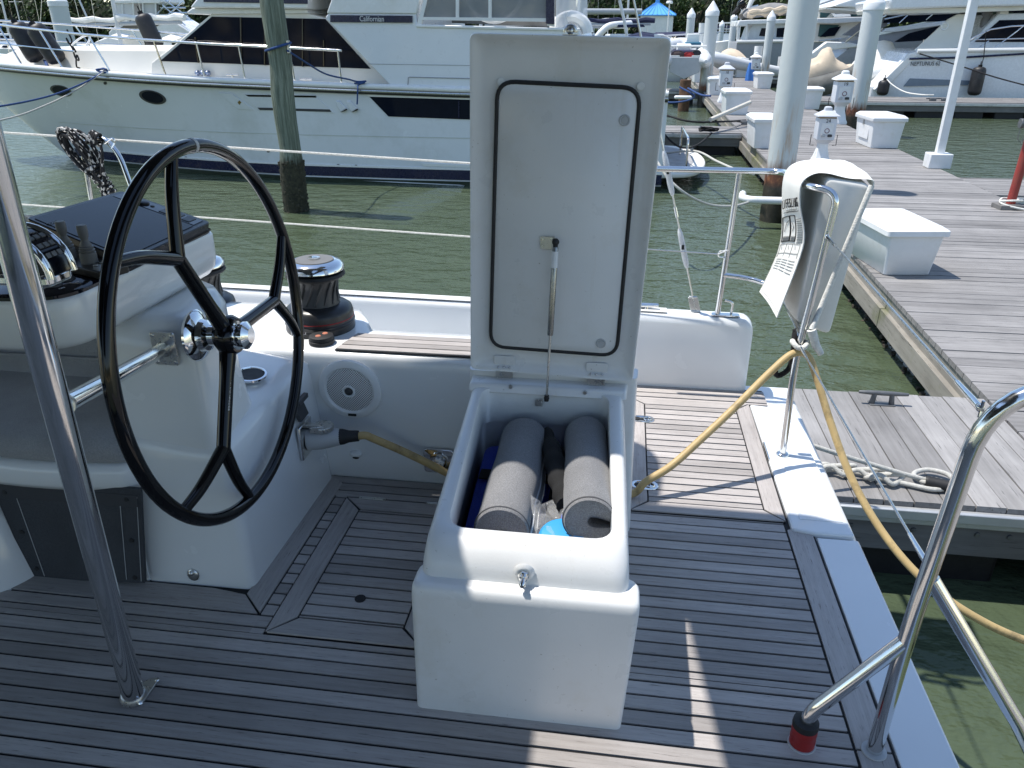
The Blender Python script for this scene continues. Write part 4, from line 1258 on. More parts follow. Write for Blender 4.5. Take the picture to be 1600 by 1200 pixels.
# gate rail with red taped foot
t = thing('gate_rail', 'curved polished gate rail in the near corner with a red taped foot', 'rail', (.69, 1.443, 0))
GT = [V((.690, 1.443, .002)), V((.693, 1.443, .384)), V((.710, 1.443, .56)), V((.722, 1.443, .90)), V((.735, 1.443, 1.0)), V((.95, 1.443, 1.012)), V((1.6, 1.443, 1.02))]
mb = MB(); mb.tube(fillet(GT[:1]+[GT[1]]+[V((.7235, 1.443, .99))]+[V((1.05, 1.443, 1.01)), V((1.6, 1.443, .98))], .16, 9), .0185, 18); mb.build('main_tube', INOX, t)
mb = MB(); mb.lathe([(0, 0), (.030, 0), (.029, .004), (.020, .006), (0, .006)], (.690, 1.443, .003), n=24); mb.build('post_foot', LGREY, t)
FT = V((.520, 1.443, .0))
mb = MB(); mb.tube(fillet([FT+V((0, 0, .03)), FT+V((.003, 0, .105)), V((.692, 1.443, .352))], .055, 7), .0175, 16); mb.build('arm_tube', INOX, t)
mb = MB(); mb.lathe([(0, .004), (.030, .004), (.0305, .02), (.0295, .040), (.0305, .042), (.030, .062), (.027, .064), (0, .064)], FT, n=28); mb.build('tape_wrap', RED, t)
mb = MB(); mb.lathe([(0, .060), (.0302, .060), (.0312, .066), (.030, .078), (.022, .081), (0, .081)], FT, n=28); mb.build('rubber_collar', BLK, t)
mb = MB(); mb.lathe([(0, 0), (.034, 0), (.033, .005), (0, .005)], FT, n=28); mb.build('foot_disc', LGREY, t)
q = at(1620, 1190, y=1.36)
mb = MB(); mb.tube([V((.711, 1.443, .528)), at(1590, 1130, y=1.37), at(1720, 1400, y=1.31)], .0165, 16); mb.build('ladder_tube', INOX, t)


def wire(name, label, a, b, r, ends=True, sag=0., mat=None, cat='lifeline', group=None):
    a, b = V(a), V(b)
    t = thing(name, label, cat, (a+b)/2, group)
    pts = [a.lerp(b, i/12)+V((0, 0, -sag*4*(i/12)*(1-i/12))) for i in range(13)]
    mb = MB(); mb.tube(pts, r, 8); mb.build('wire', mat or INOXB, t)
    if ends:
        d = (b-a).normalized()
        for p, s in ((a, 1), (b, -1)):
            mb = MB(); mb.lathe([(0, .02), (r*1.9, .02), (r*2.1, .05), (r*1.7, .10), (r*1.5, .135), (0, .135)], p, d*s, 12); mb.ball(p+d*s*.012, r*2.6, 6); mb.tube([p+V((0, 0, .018))+d*s*.005, p-V((0, 0, .018))+d*s*.005], r*1.0, 6); mb.build('turnbuckle', INOX, t)
    return t


wire('wire_lifeline', 'upper steel lifeline from the bag post to the near gate rail', (.745, 2.885, .93), (.722, 1.455, .93), .0034)
wire('wire_lifeline', 'lower steel lifeline slanting down beside the yellow cable', (.716, 2.885, .50), (.708, 1.455, .545), .0034)
wire('wire_lifeline', 'thin steel lifeline behind the backstay ending at the stern rail', (-.22, 3.58, .69), at(1122, 397, y=3.55), .003, ends=False)
wire('rope_lifeline', 'upper white lifeline crossing in front of the yacht hull', (-3.4, 3.58, 1.165), (-.20, 3.58, 1.03), .0052, ends=False, mat=ROPEW, sag=.0)
wire('rope_lifeline', 'lower white lifeline crossing above the green water', (-3.4, 3.58, .81), (-.20, 3.58, .69), .0044, ends=False, mat=ROPEW)

# backstay with tape wrapped turnbuckle
s0, s1 = at(1088, 492, y=3.60), at(1028, 190, y=3.60)
up_ = (s1-s0)
t = thing('backstay', 'slanting backstay with white taped turnbuckle on the bulwark top', 'backstay', s0)
mb = MB(); mb.tube([s0+up_*.09, s0+up_*1.0, s0+up_*9.0], .0045, 8); mb.build('wire', INOXB, t)
mb = MB()
for dx in (-.012, .012): mb.obox(s0+up_*.055+V((dx, 0, 0)), (.006, .022, .082), M=up_.to_track_quat('Z', 'Y').to_matrix())
mb.tube([s0+up_*.10-V((.018, 0, 0)), s0+up_*.10+V((.018, 0, 0))], .006, 8); mb.tube([s0+up_*.02-V((.020, 0, 0)), s0+up_*.02+V((.02, 0, 0))], .007, 8)
mb.obox(s0+V((0, 0, .004)), (.06, .05, .006)); mb.build('toggle', INOXB, t, bevel=.001)
L = up_.length
for k0, k1 in ((.26, .47), (.64, .86)):
    mb = MB(); ps = [s0+up_*(k0+(k1-k0)*i/10) for i in range(11)]
    mb.tube(ps, [.007, .0125, .0135, .0140, .0135, .0142, .0135, .0138, .0130, .0115, .006], 12); c = mb.build('tape_wrap', simple('rigging_tape', (.72, .73, .74), .5, var=.1, vscale=60, bump=.5, bscale=120), t)
    mb = MB(); mb.prism([s0+up_*(k0+(k1-k0)*.55)+V((x, -.0145, z)) for x, z in rrect(.012, .022, .002)], (0, .001, 0)); mb.build('window', BLK, c)
mb = MB(); mb.tube([s0+up_*.53, s0+up_*.58], .008, 10); mb.build('screw', INOX, t)

# cleat on the bulwark
t = thing('deck_cleat', 'polished horn cleat on the far bulwark right of the open lid', 'cleat', (.12, 3.60, .37))
a, b = at(955, 477, y=3.60), at(1029, 477, y=3.60)
mb = MB(); mb.tube([a, a.lerp(b, .15), a.lerp(b, .5), a.lerp(b, .85), b], [.008, .011, .013, .011, .008], 12)
mid = a.lerp(b, .5)
for s in (-.25, .25):
    p = mid+(b-a)*s; mb.tube([p, V((p.x-.0, p.y, .374))], [.009, .013], 10)
mb.build('cleat_body', CHROME, t)

# guard stanchion with coiled rope
t = thing('guard_stanchion', 'bent steel guard stanchion under the coiled black rope', 'stanchion', (-2.45, 3.58, 0))
mb = MB(); mb.tube([V((-2.66, 3.58, .2)), at(146, 330, y=3.55), at(128, 225, y=3.55)], .0125, 12); mb.build('upright', INOX, t)
mb = MB(); mb.tube(fillet([at(128, 225, y=3.55), at(160, 212, y=3.53), at(186, 240, y=3.5), at(212, 312, y=3.45), at(240, 400, y=3.4)], .06, 6), .0125, 12); mb.build('bent_tube', INOX, t)
mb = MB(); mb.tube(fillet([at(163, 225, y=3.5), at(176, 215, y=3.5), at(180, 222, y=3.5), at(174, 232, y=3.5)], .02), .004, 6); mb.build('wire_eye', INOX, t)
random.seed(5)
t = thing('rope_coil', 'coiled black rope with white flecks hung on the far stanchion', 'rope', at(130, 240, y=3.46))
for j in range(11):
    ph = random.uniform(-.012, .012); w_ = .030+.020*random.random(); yo = 3.44+.09*random.random()
    px0, py0 = random.uniform(-5, 5), random.uniform(-4, 4)
    lo = at(158+px0, 283+py0, y=yo); hi = at(100+px0*1.4, 205+py0*1.6, y=yo)
    axv = hi-lo; sd = V((axv.z, 0, -axv.x)).normalized()
    pts = []
    for i in range(20):
        a = 2*math.pi*i/20
        pts.append(lo+axv*(.5-.5*math.cos(a))+sd*(math.sin(a)*w_*(1.1-.5*math.cos(a)))+V((0, .02*math.sin(a+j), 0)))
    mb = MB(); mb.tube(pts, .0072, 8, closed=True); mb.build('loop', FLECK, t)
for j in range(7):
    c = at(146+j*4.2, 262+j*6.5, y=3.49)
    axv = (at(180, 320, y=3.49)-at(140, 250, y=3.49)).normalized(); e1 = axv.orthogonal().normalized(); e2 = axv.cross(e1)
    mb = MB(); mb.tube([c+(e1*math.cos(a)+e2*math.sin(a))*.030 for a in [2*math.pi*i/18 for i in range(18)]], .0078, 8, closed=True); mb.build('wrap_turn', FLECK, t)
for j in range(4):
    a0 = at(160+j*4, 285, y=3.45+.02*j); a1 = at(166+j*5, 345, y=3.46+.02*j)
    mb = MB(); mb.tube([a0, a0.lerp(a1, .5)+V((.006*(j-1), 0, 0)), a1], .0075, 8); mb.build('tail', FLECK, t)
for j in range(4):
    c = at(145+j*3.2, 214+j*1.5, y=3.52)
    mb = MB(); mb.tube([c+V((.010*math.sin(a)*.4, .026*math.cos(a), .026*math.sin(a))) for a in [2*math.pi*i/18 for i in range(18)]], .0075, 8, closed=True); mb.build('hitch', FLECK, t)
mb = MB(); mb.tube(spline([at(157, 225, y=3.49), at(160, 245, y=3.47), at(158, 275, y=3.46)], 4), .007, 8); mb.build('hitch', FLECK, t)

# ================================================================ bimini overhead (shades the cockpit, above the frame)
t = thing('bimini_awning', 'canvas bimini top stretched over the cockpit', 'bimini', (-1.5, 1.0, 2.05))
ZB = 2.05
BC = simple('bimini_canvas', (.10, .11, .13), .9, var=.1)
mb = MB()
def slab(pts): mb.prism([(x, y, ZB) for x, y in pts], (0, 0, .02))
slab([(-5, -4.5), (.14, -4.5), (.14, .55), (-5, .55)])
slab([(-5, .55), (-.985, .55), (-.985, 1.995), (-5, 1.995)])
slab([(-.41, .55), (.14, .55), (.14, 1.995), (-.572, 1.995), (-.50, 1.35)])
slab([(-5, 1.995), (.14, 1.995)]+[(.14-.30*(1-math.cos(a)), 2.32+.28*math.sin(a)) for a in [R(15*i) for i in range(1, 7)]]+[(-.9, 2.60), (-1.3, 2.57), (-1.5, 2.552), (-5, 2.552)])
slab([(-1.02, 2.60), (-.74, 2.601)]+[(-.74+.05*math.sin(R(20*i))-.0, 2.60) for i in range(0)]+[(-.64, 2.605), (-.62, 2.80)]+[(-.78+.16*math.cos(R(18*i)), 2.85+.24*math.sin(R(18*i))) for i in range(1, 5)]+[(-.80, 3.09), (-1.02, 3.10)])  # rear tongue, invented to cast the rounded shadow on the stern deck
mb.build('canvas', BC, t, smooth=0)
mb = MB()
for y in (-.2, 1.2, 2.55): mb.tube([(-4.9, y, ZB-.016), (.10, y, ZB-.016)] if y != 1.2 else [(-4.9, y, ZB-.016), (-1.0, y, ZB-.016)], .0125, 10)
mb.build('frame', INOX, t)
# ================================================================ water, shore, docks
mb = MB()
N = 40
xs = [-420+840*i/N for i in range(N+1)]
mb.loft([[V((x, y, -1.0)) for x in xs] for y in (-60, -20, 0, 20, 60, 116, 240)], closed=False, cap0=False, cap1=False)
tag(mb.build('water', WATER, smooth=0), kind='structure')
GROUND = simple('shore_ground', (.05, .055, .03), .95, var=.4, vscale=.4)
mb = MB(); mb.loft([[V((x, y, z)) for y, z in ((112, -2), (114, -.7), (118, -.3), (700, 1.5), (700, -3))] for x in (-500, -100, 0, 100, 500)])
tag(mb.build('shore_ground', GROUND), kind='structure')
mb = MB(); mb.box((-430, -62, -4.2), (430, 242, -3.6)); tag(mb.build('harbour_bed', GROUND), kind='structure')

DZ = -.5
def xl(y): return 2.262+.0208*y
DW = 2.76
random.seed(21)
mb = MB(); planks(mb, [(xl(-8), -8), (xl(-8)+DW, -8), (xl(26)+DW, 26), (xl(26), 26)], .142, .03, .007, DZ-.04, .04, axis=1)
planks(mb, [(xl(26), 26), (xl(26)+DW, 26), (xl(62)+DW, 62), (xl(62), 62)], .142, .03, .007, DZ-.04, .04, axis=1)
t = thing('main_dock', 'long weathered plank main dock running away past the white dock boxes', 'dock', (3.8, 20, -1.0))
mb.build('decking', DOCKX, t, smooth=0)
for nm, mat, dx0, dx1, z0, z1 in (('side_fascia', FASCIA, .015, .06, DZ-.27, DZ-.043), ('rub_board', FASCIA, -.03, .014, DZ-.34, DZ-.17)):
  for sd_ in (0, 1):
    mb = MB()
    for k in range(14):
        y0, y1 = -8+5*k, -8+5*k+4.985
        for s in (sd_,):
            a0, a1 = (dx0, dx1) if s == 0 else (DW-dx1, DW-dx0)
            mb.prism([(xl(y0)+a0, y0, z0), (xl(y0)+a1, y0, z0), (xl(y1)+a1, y1, z0), (xl(y1)+a0, y1, z0)], (0, 0, z1-z0))
    mb.build(nm, mat, t, smooth=0)
mb = MB(); mb.prism([(xl(-8)+.08, -8, DZ-.2), (xl(-8)+DW-.08, -8, DZ-.2), (xl(62)+DW-.08, 62, DZ-.2), (xl(62)+.08, 62, DZ-.2)], (0, 0, .14)); mb.build('frame_beams', FASCIAX, t)
random.seed(3)
fm = FLOATM
y = -7.5
while y < 60:
    ln = random.uniform(.55, .95)
    for s in (0, 1):
        x0 = xl(y)+(.10 if s == 0 else DW-.70)
        mb = MB(); mb.box((x0, y, -1.25), (x0+.6, y+ln, DZ-.23)); mb.build('float', fm if random.random() < .6 else BLK, t, bevel=.03)
    y += ln+random.uniform(.15, .7)*(1 if y < 25 else 3)
mb = MB()
random.seed(9)
for k in range(420):
    yy = random.uniform(3, 24); c = V((xl(yy)+random.uniform(.02, .12), yy, -1.0+random.uniform(-.02, .06)))
    mb.ball(c, random.uniform(.012, .03), 3)
mb.build('waterline_growth', BARN, t)['kind'] = 'stuff'


def finger(name, label, x0, x1, y0, y1, edge=True, along='y', pitch=.142, floats=True):
    t = thing(name, label, 'dock', ((x0+x1)/2, (y0+y1)/2, -1.0), 'finger piers off the main dock')
    mb = MB()
    if along == 'y': planks(mb, [(x0, y0), (x1, y0), (x1, y1), (x0, y1)], pitch, x0+.02, .006, DZ-.04, .04, axis=0)
    else: planks(mb, [(x0, y0), (x1, y0), (x1, y1), (x0, y1)], pitch, y0, .006, DZ-.04, .04, axis=1, joints=3.)
    mb.build('decking', DOCKY if along == 'y' else DOCKX, t, smooth=0)
    mb = MB()
    mb.box((x0+.01, y0+.012, DZ-.30), (x1-.01, y0+.05, DZ-.045)); mb.box((x0+.01, y1-.05, DZ-.30), (x1-.01, y1-.012, DZ-.045)); mb.box((x0+.012, y0+.052, DZ-.28), (x0+.05, y1-.052, DZ-.045)); mb.box((x1-.05, y0+.052, DZ-.28), (x1-.012, y1-.052, DZ-.045))
    mb.build('fascia', FASCIAX, t, smooth=0)
    if edge:
        for yy in (y0-.03, y1+.0):
            mb = MB(); mb.box((x0, yy, DZ-.115), (x1, yy+.03, DZ-.03)); mb.build('edge_strip', CONC, t, bevel=.006)
    if floats:
        x = x0+.2
        while x < x1-.5:
            mb = MB(); mb.box((x, y0+.08, -1.25), (min(x+.9, x1-.1), y1-.08, DZ-.20)); mb.build('float', BLK, t, bevel=.03); x += 1.25
    return t


finger('finger_pier', 'near finger pier with long grey boards, a black cleat and a knotted mooring line', .93, xl(4)-.01, 3.44, 4.73)
finger('finger_pier', 'short finger pier on the right under the red standpipe', xl(12)+DW+.01, 14.0, 11.9, 13.35, along='x')
finger('finger_pier', 'finger pier beside the curved swim platform behind the open lid', -3.5, xl(19.6)-.01, 18.95, 20.35, along='x')
finger('finger_pier', 'far left finger pier with blue mooring lines behind the lid', -6.0, xl(33)-.01, 33.0, 34.4, along='x')
finger('finger_pier', 'pale edged finger pier below the big motor yacht on the right', xl(29)+DW+.01, 30, 28.7, 30.9, along='x')
finger('finger_pier', 'distant finger pier by the far white trawler', xl(44)+DW+.01, 30, 44.0, 45.6, along='x')
# seam boards of the near pier
tn = bpy.data.objects['finger_pier']
mb = MB(); mb.box((1.0, 3.385, DZ-.075), (2.28, 3.409, DZ-.02)); mb.build('rub_rail', CONC, tn, bevel=.005)
for k in range(9):
    mb = MB(); mb.lathe([(0, 0), (.014, 0), (.012, .008), (0, .010)], (1.1+.15*k, 3.452, DZ-.17), (0, -1, 0), 8); mb.build('bolt', GALV, tn)

t = thing('dock_cleat', 'black iron horn cleat on the far edge of the near finger pier', 'cleat', at(1380, 622, z=DZ))
a, b = at(1342, 612, z=DZ+.075), at(1420, 617, z=DZ+.075)
mb = MB(); mb.tube([a, a.lerp(b, .2), a.lerp(b, .5), a.lerp(b, .8), b], [.010, .014, .016, .014, .010], 10)
for s in (.33, .67):
    p = a.lerp(b, s); mb.tube([p, V((p.x+(s-.5)*.05, p.y, DZ+.004))], [.014, .018], 10)
mb.obox(a.lerp(b, .5)-V((0, 0, .072)), (.15, .06, .008)); mb.build('cleat_body', GALV, t, bevel=.002)
t = thing('dock_cleat', 'small black cleat on the main dock edge near the lone white box', 'cleat', at(1160, 187, z=DZ))
o = at(1165, 190, z=DZ+.08); mb = MB(); mb.tube([o-V((.22, 0, 0)), o-V((.1, 0, 0)), o+V((.1, 0, 0)), o+V((.22, 0, 0))], [.015, .03, .03, .015], 8); mb.obox(o-V((0, 0, .04)), (.2, .1, .08)); mb.build('cleat_body', GALV, t, bevel=.01)
for px, py, lb in ((1459, 149, 'white yacht mooring cleat on the pale edged far pier'), (1476, 155, 'dark low cleat on the far pier near the white post top')):
    t = thing('dock_cleat', lb, 'cleat', at(px, py, y=28.8)); o = V((at(px, py, y=29.2).x, 29.2, DZ+.08)); mb = MB(); mb.tube([o-V((.22, 0, 0)), o+V((.22, 0, 0))], .025, 8); mb.obox(o-V((0, 0, .04)), (.2, .1, .08)); mb.build('cleat_body', GALV, t, bevel=.01)

# mooring line, chain-like knotted rope, black whipping
def on_dock(px, py, h=.02): return at(px, py, z=DZ+h)
mb = MB(); mb.tube([at(1190, 660, y=3.6), on_dock(1235, 685, .30), on_dock(1330, 716, .16), on_dock(1410, 740, .06), on_dock(1455, 752, .03)], .0125, 10)
tag(mb.build('mooring_line', ROPE), 'taut grey mooring line crossing the near finger pier', 'rope')
mb = MB()
pl_ = spline([on_dock(1242, 738), on_dock(1290, 734), on_dock(1330, 737), on_dock(1370, 746), on_dock(1420, 757), on_dock(1462, 765), on_dock(1490, 758), on_dock(1482, 742, .03), on_dock(1450, 734, .03), on_dock(1428, 740, .03), on_dock(1440, 752, .03), on_dock(1470, 758, .03)], 6)
mb.tube(pl_, .0125, 10)
mr = mb.build('knotted_rope', ROPE); tag(mr, 'grey rope tied in chain knots lying on the near pier edge', 'rope')
for px, py in ((1265, 732), (1307, 734), (1350, 740), (1383, 748)):
    c = on_dock(px, py, .03)
    pts = [c+V((.085*math.cos(a)+.02*math.sin(2*a), .028*math.sin(a)+.012*math.cos(3*a), .018*math.sin(2*a)+.008)) for a in [2*math.pi*i/26 for i in range(26)]]
    mb = MB(); mb.tube(pts, .0125, 10, closed=True); mb.build('knot_loop', ROPE, mr)
mb = MB(); a, b = on_dock(1446, 752, .035), on_dock(1492, 762, .035)
mb.tube([a.lerp(b, i/12) for i in range(13)], [.030+.003*(i % 2) for i in range(13)], 12); mb.build('whipping', BLK, mr)

# ---------------------------------------------------------------- dock boxes
def dock_box(loc, w, d, h, rz, label, panel=False, name='dock_box'):
    t = thing(name, label, 'dock box', loc, 'white dock boxes along the main dock')
    M = Matrix.Rotation(rz, 3, 'Z'); o = V(loc)
    def rg(k, z): return [o+M @ V((x, y, z)) for x, y in rrect(w*k, d*k, .035, 3)]
    def rgt(a, z): return [o+M @ V((x, y, z)) for x, y in rrect(w+a, d+a, .03, 3)]
    mb = MB(); mb.loft([rgt(-.11, 0), rgt(-.09, .01), rgt(-.01, h*.80), rgt(-.01, h*.86)]); mb.build('bin', WPLAS, t)
    mb = MB(); mb.loft([rgt(.055, h*.82), rgt(.060, h*.83), rgt(.055, h*.925), rgt(.03, h*.945), rgt(-.06, h*1.0), rgt(-.12, h*1.005)]); mb.build('lid', WPLAS, t, smooth=30)
    if panel:
        mb = MB(); c = o+M @ V((-w/2+.04, -.0, h*.45)); mb.obox(c+M @ V((-.022, 0, 0)), (.012, d*.55, h*.42), M=M); mb.build('panel', WPLAS, t, bevel=.004)
        mb = MB(); c = o+M @ V((-w/2-.005, .03, h*.74)); mb.obox(c, (.02, .03, .12), M=M); mb.build('hasp', INOXB, t)
    return t


b1 = on_dock(1381, 430, 0); b2 = on_dock(1452, 430, 0); b3 = on_dock(1329, 397, 0)
rz = math.atan2((b2-b1).y, (b2-b1).x)
cc = b1+(b2-b1)/2+(b3-b1)/2
DB = dock_box(cc, .53, .87, .47, rz, 'nearest white dock box at the dock edge behind the hanging bag')
dock_box(V((5.10, 17.2, DZ)), .62, 1.05, .62, R(3), 'white dock box with a hinged side panel left of the leaning white post', panel=True)
def dbx(pxc, pyb, w, d, h, rz, label, **k):
    p = at(pxc, pyb, z=DZ); return dock_box(V((p.x, p.y+d/2, DZ)), w, d, h, rz, label, **k)


dbx(1194, 233, .50, 1.0, .60, R(1), 'white dock box standing left of the rusty steel piling')
dbx(1150, 180, .68, 1.0, .66, R(1), 'lone white dock box with a flat lid behind the steel piling')
dbx(1118, 149, .55, 1.1, .62, R(1), 'white dock box half behind the tall capped piling')
dbx(1265, 171, .62, 1.0, .62, R(2), 'white dock box right of the thick piling behind pedestal 24')
dbx(1193, 139, .62, 1.0, .62, R(2), 'white dock box far along the right dock edge')
dbx(1160, 121, .7, 1.1, .62, R(2), 'distant white dock box beside the blue cover')
dbx(1093, 129, .6, 1.1, .62, R(2), 'distant white dock box on the left dock edge')
dbx(1124, 105, .8, 1.1, .66, R(2), 'farthest white dock box near the end of the dock')

# ---------------------------------------------------------------- power pedestals
def pedestal(loc, label, num, rz=0., s=1.):
    t = thing('power_pedestal', label, 'power pedestal', loc, 'shore power pedestals on the dock')
    o = V(loc); M = Matrix.Rotation(rz, 3, 'Z')
    def sq(wd, z, dp=None): return [o+M @ V((x, y, z*s)) for x, y in rrect(wd*s, (dp or wd)*s, .02*s, 2)]
    mb = MB(); mb.loft([sq(.34, 0), sq(.34, .05), sq(.29, .10), sq(.20, .30), sq(.20, .38)]); mb.build('base', WPLAS, t)
    mb = MB(); mb.loft([sq(.20, .375), sq(.26, .42), sq(.36, .47), sq(.37, .55), sq(.37, .90)]); bd = mb.build('body', simple('pedestal_plastic', (.66, .68, .72), .4, var=.05), t)
    mb = MB(); mb.loft([sq(.34, .90), sq(.34, .935)]); mb.build('lamp_band', simple('amber_lens', (.30, .20, .09), .4), t)
    mb = MB(); mb.loft([sq(.46, .935), sq(.45, .955), sq(.20, 1.04), sq(.16, 1.05), sq(.14, 1.11), sq(.09, 1.13)]); mb.build('cap', WPLAS if rz else simple('cap_grey', (.50, .52, .56), .5), t, smooth=25)
    mb = MB(); mb.prism([o+M @ V((x*s, -.187*s, z*s)) for x, z in rrect(.25, .22, .02, 3, c=(.0, .70))], (M @ V((0, -.006, 0)))); mb.build('cover_plate', WPLAS, bd)
    for dx in (-.07, .07):
        mb = MB(); mb.prism([o+M @ V(((dx+x)*s, -.19*s, z*s)) for x, z in rrect(.09, .05, .012, 3, c=(0, .555))], M @ V((0, -.02, 0))); mb.build('socket_cover', DGREY if dx > 0 else LGREY, bd, bevel=.004)
    mb = MB(); mb.tube([o+M @ V((.045*math.cos(a)*s, -.196*s, (.655+.045*math.sin(a))*s)) for a in [2*math.pi*i/16 for i in range(16)]], .007*s, 6, closed=True); mb.build('breaker_ring', simple('maroon', (.16, .05, .07), .5), bd)
    mb = MB()
    for sx in (-1, 1): mb.tube([o+M @ V((sx*.19*s, -.02, .34*s)), o+M @ V((sx*.27*s, -.02, .34*s)), o+M @ V((sx*.27*s, -.02, .56*s))], .008*s, 6)
    mb.build('hose_hook', BLK, t)
    lettering(num, o+M @ V((0, -.188*s, .85*s)), M @ V((1, 0, 0)), (0, 0, 1), .10*s, INK, bd)
    return t


pp = at(1281, 252, z=DZ); pedestal(V((pp.x, pp.y, DZ)), 'power pedestal numbered 24 beside the thick rusty piling', '24', s=(at(1285, 166, y=pp.y).z-DZ)/1.13)
pp = at(1308, 193, z=DZ); pedestal(V((pp.x, pp.y, DZ)), 'power pedestal with white cap numbered 19 left of the second steel piling', '19', R(1), s=(at(1313, 110, y=pp.y).z-DZ)/1.13)
pp = at(1130, 160, z=DZ); pedestal(V((pp.x, pp.y, DZ)), 'power pedestal with a hanging cable between the tall piling and the dock boxes', '18', s=(at(1133, 97, y=pp.y).z-DZ)/1.13)
pp = at(1177, 126, z=DZ); pedestal(V((pp.x, pp.y, DZ)), 'distant white capped power pedestal beside the bundled blue cover', '17', R(1), s=(at(1180, 82, y=pp.y).z-DZ)/1.13)
bx, by = pp.x-.25, pp.y-.1
pp = at(1128, 96, z=DZ); pedestal(V((pp.x, pp.y, DZ)), 'farthest power pedestal at the end of the dock', '16', R(1), s=(at(1129, 68, y=pp.y).z-DZ)/1.13)
mb = MB(); mb.loft([[V((bx+(.14-.14*z0_)+r_*(1+.18*math.sin(5*a))*math.cos(a), by+r_*(1+.18*math.sin(5*a))*math.sin(a)*.6, DZ+z0_)) for a in [2*math.pi*i/30 for i in range(30)]] for z0_, r_ in ((0, .26), (.25, .22), (.55, .15), (.80, .07))])
tag(mb.build('blue_cover', simple('blue_cover_cloth', (.06, .20, .55), .8, bump=.8, bscale=12)), 'bundled blue cover hanging from a distant pedestal', 'cover')

# ---------------------------------------------------------------- pilings
def piling(x, y, r, ztop, label, cap=True, group='white steel pilings along the dock', lean=(0, 0)):
    t = thing('steel_piling', label, 'piling', (x, y, -1.0), group)
    mb = MB(); mb.tube([V((x-lean[0]*.3, y, -2.5)), V((x, y, -1)), V((x+lean[0], y+lean[1], ztop))], r, 28); mb.build('shaft', PILEM, t)
    if cap:
        mb = MB(); mb.lathe([(0, -.02), (r*1.07, -.02), (r*1.07, .14), (r*.98, .17), (.02, r*1.35+.17), (0, r*1.35+.17)], (x+lean[0], y+lean[1], ztop), n=28); mb.build('cap', WPLAS, t)
    return t


pA = at(1205, 350, z=-1.0)
piling(2.31, 12.1, .205, 3.4, 'thick rust based steel piling rising out of frame beside pedestal 24')
mb = MB(); 
O = V((2.29, 12.1, 0))
g_ = at(1200, 308, z=-.62)
t = thing('pile_guide', 'white pile guide bracket around the foot of the thick piling', 'bracket', (2.1, 11.7, -.7))
mb = MB(); mb.tube(fillet([(2.75, 11.60, -.60), (2.75, 11.56, -.60), (1.85, 11.56, -.60), (1.75, 11.70, -.60), (1.80, 12.0, -.60)], .12, 5), .055, 10); mb.build('guide_bar', WPLAS, t)
piling(6.22, 23.3, .25, 2.15, 'steel piling with a dark scuff standing behind the white dock box')
p = at(1117, 24, y=32.8); piling(p.x-.1, 32.8, .24, p.z, 'tall capped white piling left of pedestal 18')
for px, pyt, y, r_, lb in ((1205, 32, 41, .19, 'capped white piling in front of the white trawler'), (1147, 30, 60, .22, 'slim capped piling between the tall piling and the trawler'), (1080, 27, 46, .21, 'short capped piling right of the blue roofed pavilion'), (1128, 41, 70, .2, 'thin far piling half hidden by its capped neighbour'), (1097, 36, 62, .2, 'thin bare piling behind the navy boat cover')):
    p = at(px, pyt, y=y); piling(p.x, y, r_, p.z, lb, cap=(px != 1097))
p = at(91, 9, y=27); piling(p.x, 27, .30, p.z, 'thick capped timber grey piling behind the yacht bow', group=None)
bpy.data.objects[-1] if False else None

t = thing('timber_piling', 'old green timber piling standing in the water by the yacht', 'piling', (-5.12, 11.75, -1.0))
mb = MB(); 
pts = []; rs_ = []
for i in range(15):
    z = -2.0+5.5*i/14
    pts.append(V((-5.135+.012*math.sin(i*1.7), 11.75+.01*math.cos(i*2.3), z))); rs_.append(.165+.006*math.sin(i*2.1)+(.03 if z < -.35 else 0)*random.uniform(.6, 1))
mb.tube(pts, rs_, 22); mb.build('shaft', TIMBER, t)
random.seed(4)
mb = MB()
for k in range(260):
    a = random.uniform(0, 2*math.pi); z = -1.05+.85*random.random()**1.4
    mb.ball(V((-5.135+.182*math.cos(a), 11.75+.182*math.sin(a), z)), random.uniform(.012, .032), 3)
mb.build('barnacle_crust', simple('pile_barnacles', (.06, .055, .035), .95, var=.6, vscale=22), t)['kind'] = 'stuff'
LZ = at(428, 73, y=11.75).z
mb = MB(); mb.obox((-4.955, 11.72, LZ), (.03, .06, .17)); mb.build('bracket', INOXB, t)
mb = MB(); mb.tube([V((-5.13+.186*math.cos(a), 11.75+.186*math.sin(a), LZ+.05*math.cos(a)+.02*math.sin(a))) for a in [2*math.pi*i/24 for i in range(24)]], .018, 8, closed=True)
tag(mb.build('mooring_loop', ROPEB), 'blue mooring rope looped round the green timber piling', 'rope')

# white square post with base block
t = thing('white_post', 'tall square white post on a block at the dock edge', 'post', (5.30, 14.34, DZ))
mb = MB(); mb.obox((5.30, 14.34, DZ+1.9), (.125, .125, 3.8)); mb.build('post_shaft', WPLAS, t, bevel=.008)
mb = MB(); mb.obox((5.30, 14.34, DZ+.12), (.36, .30, .24)); mb.build('base_block', WPLAS, t, bevel=.012)
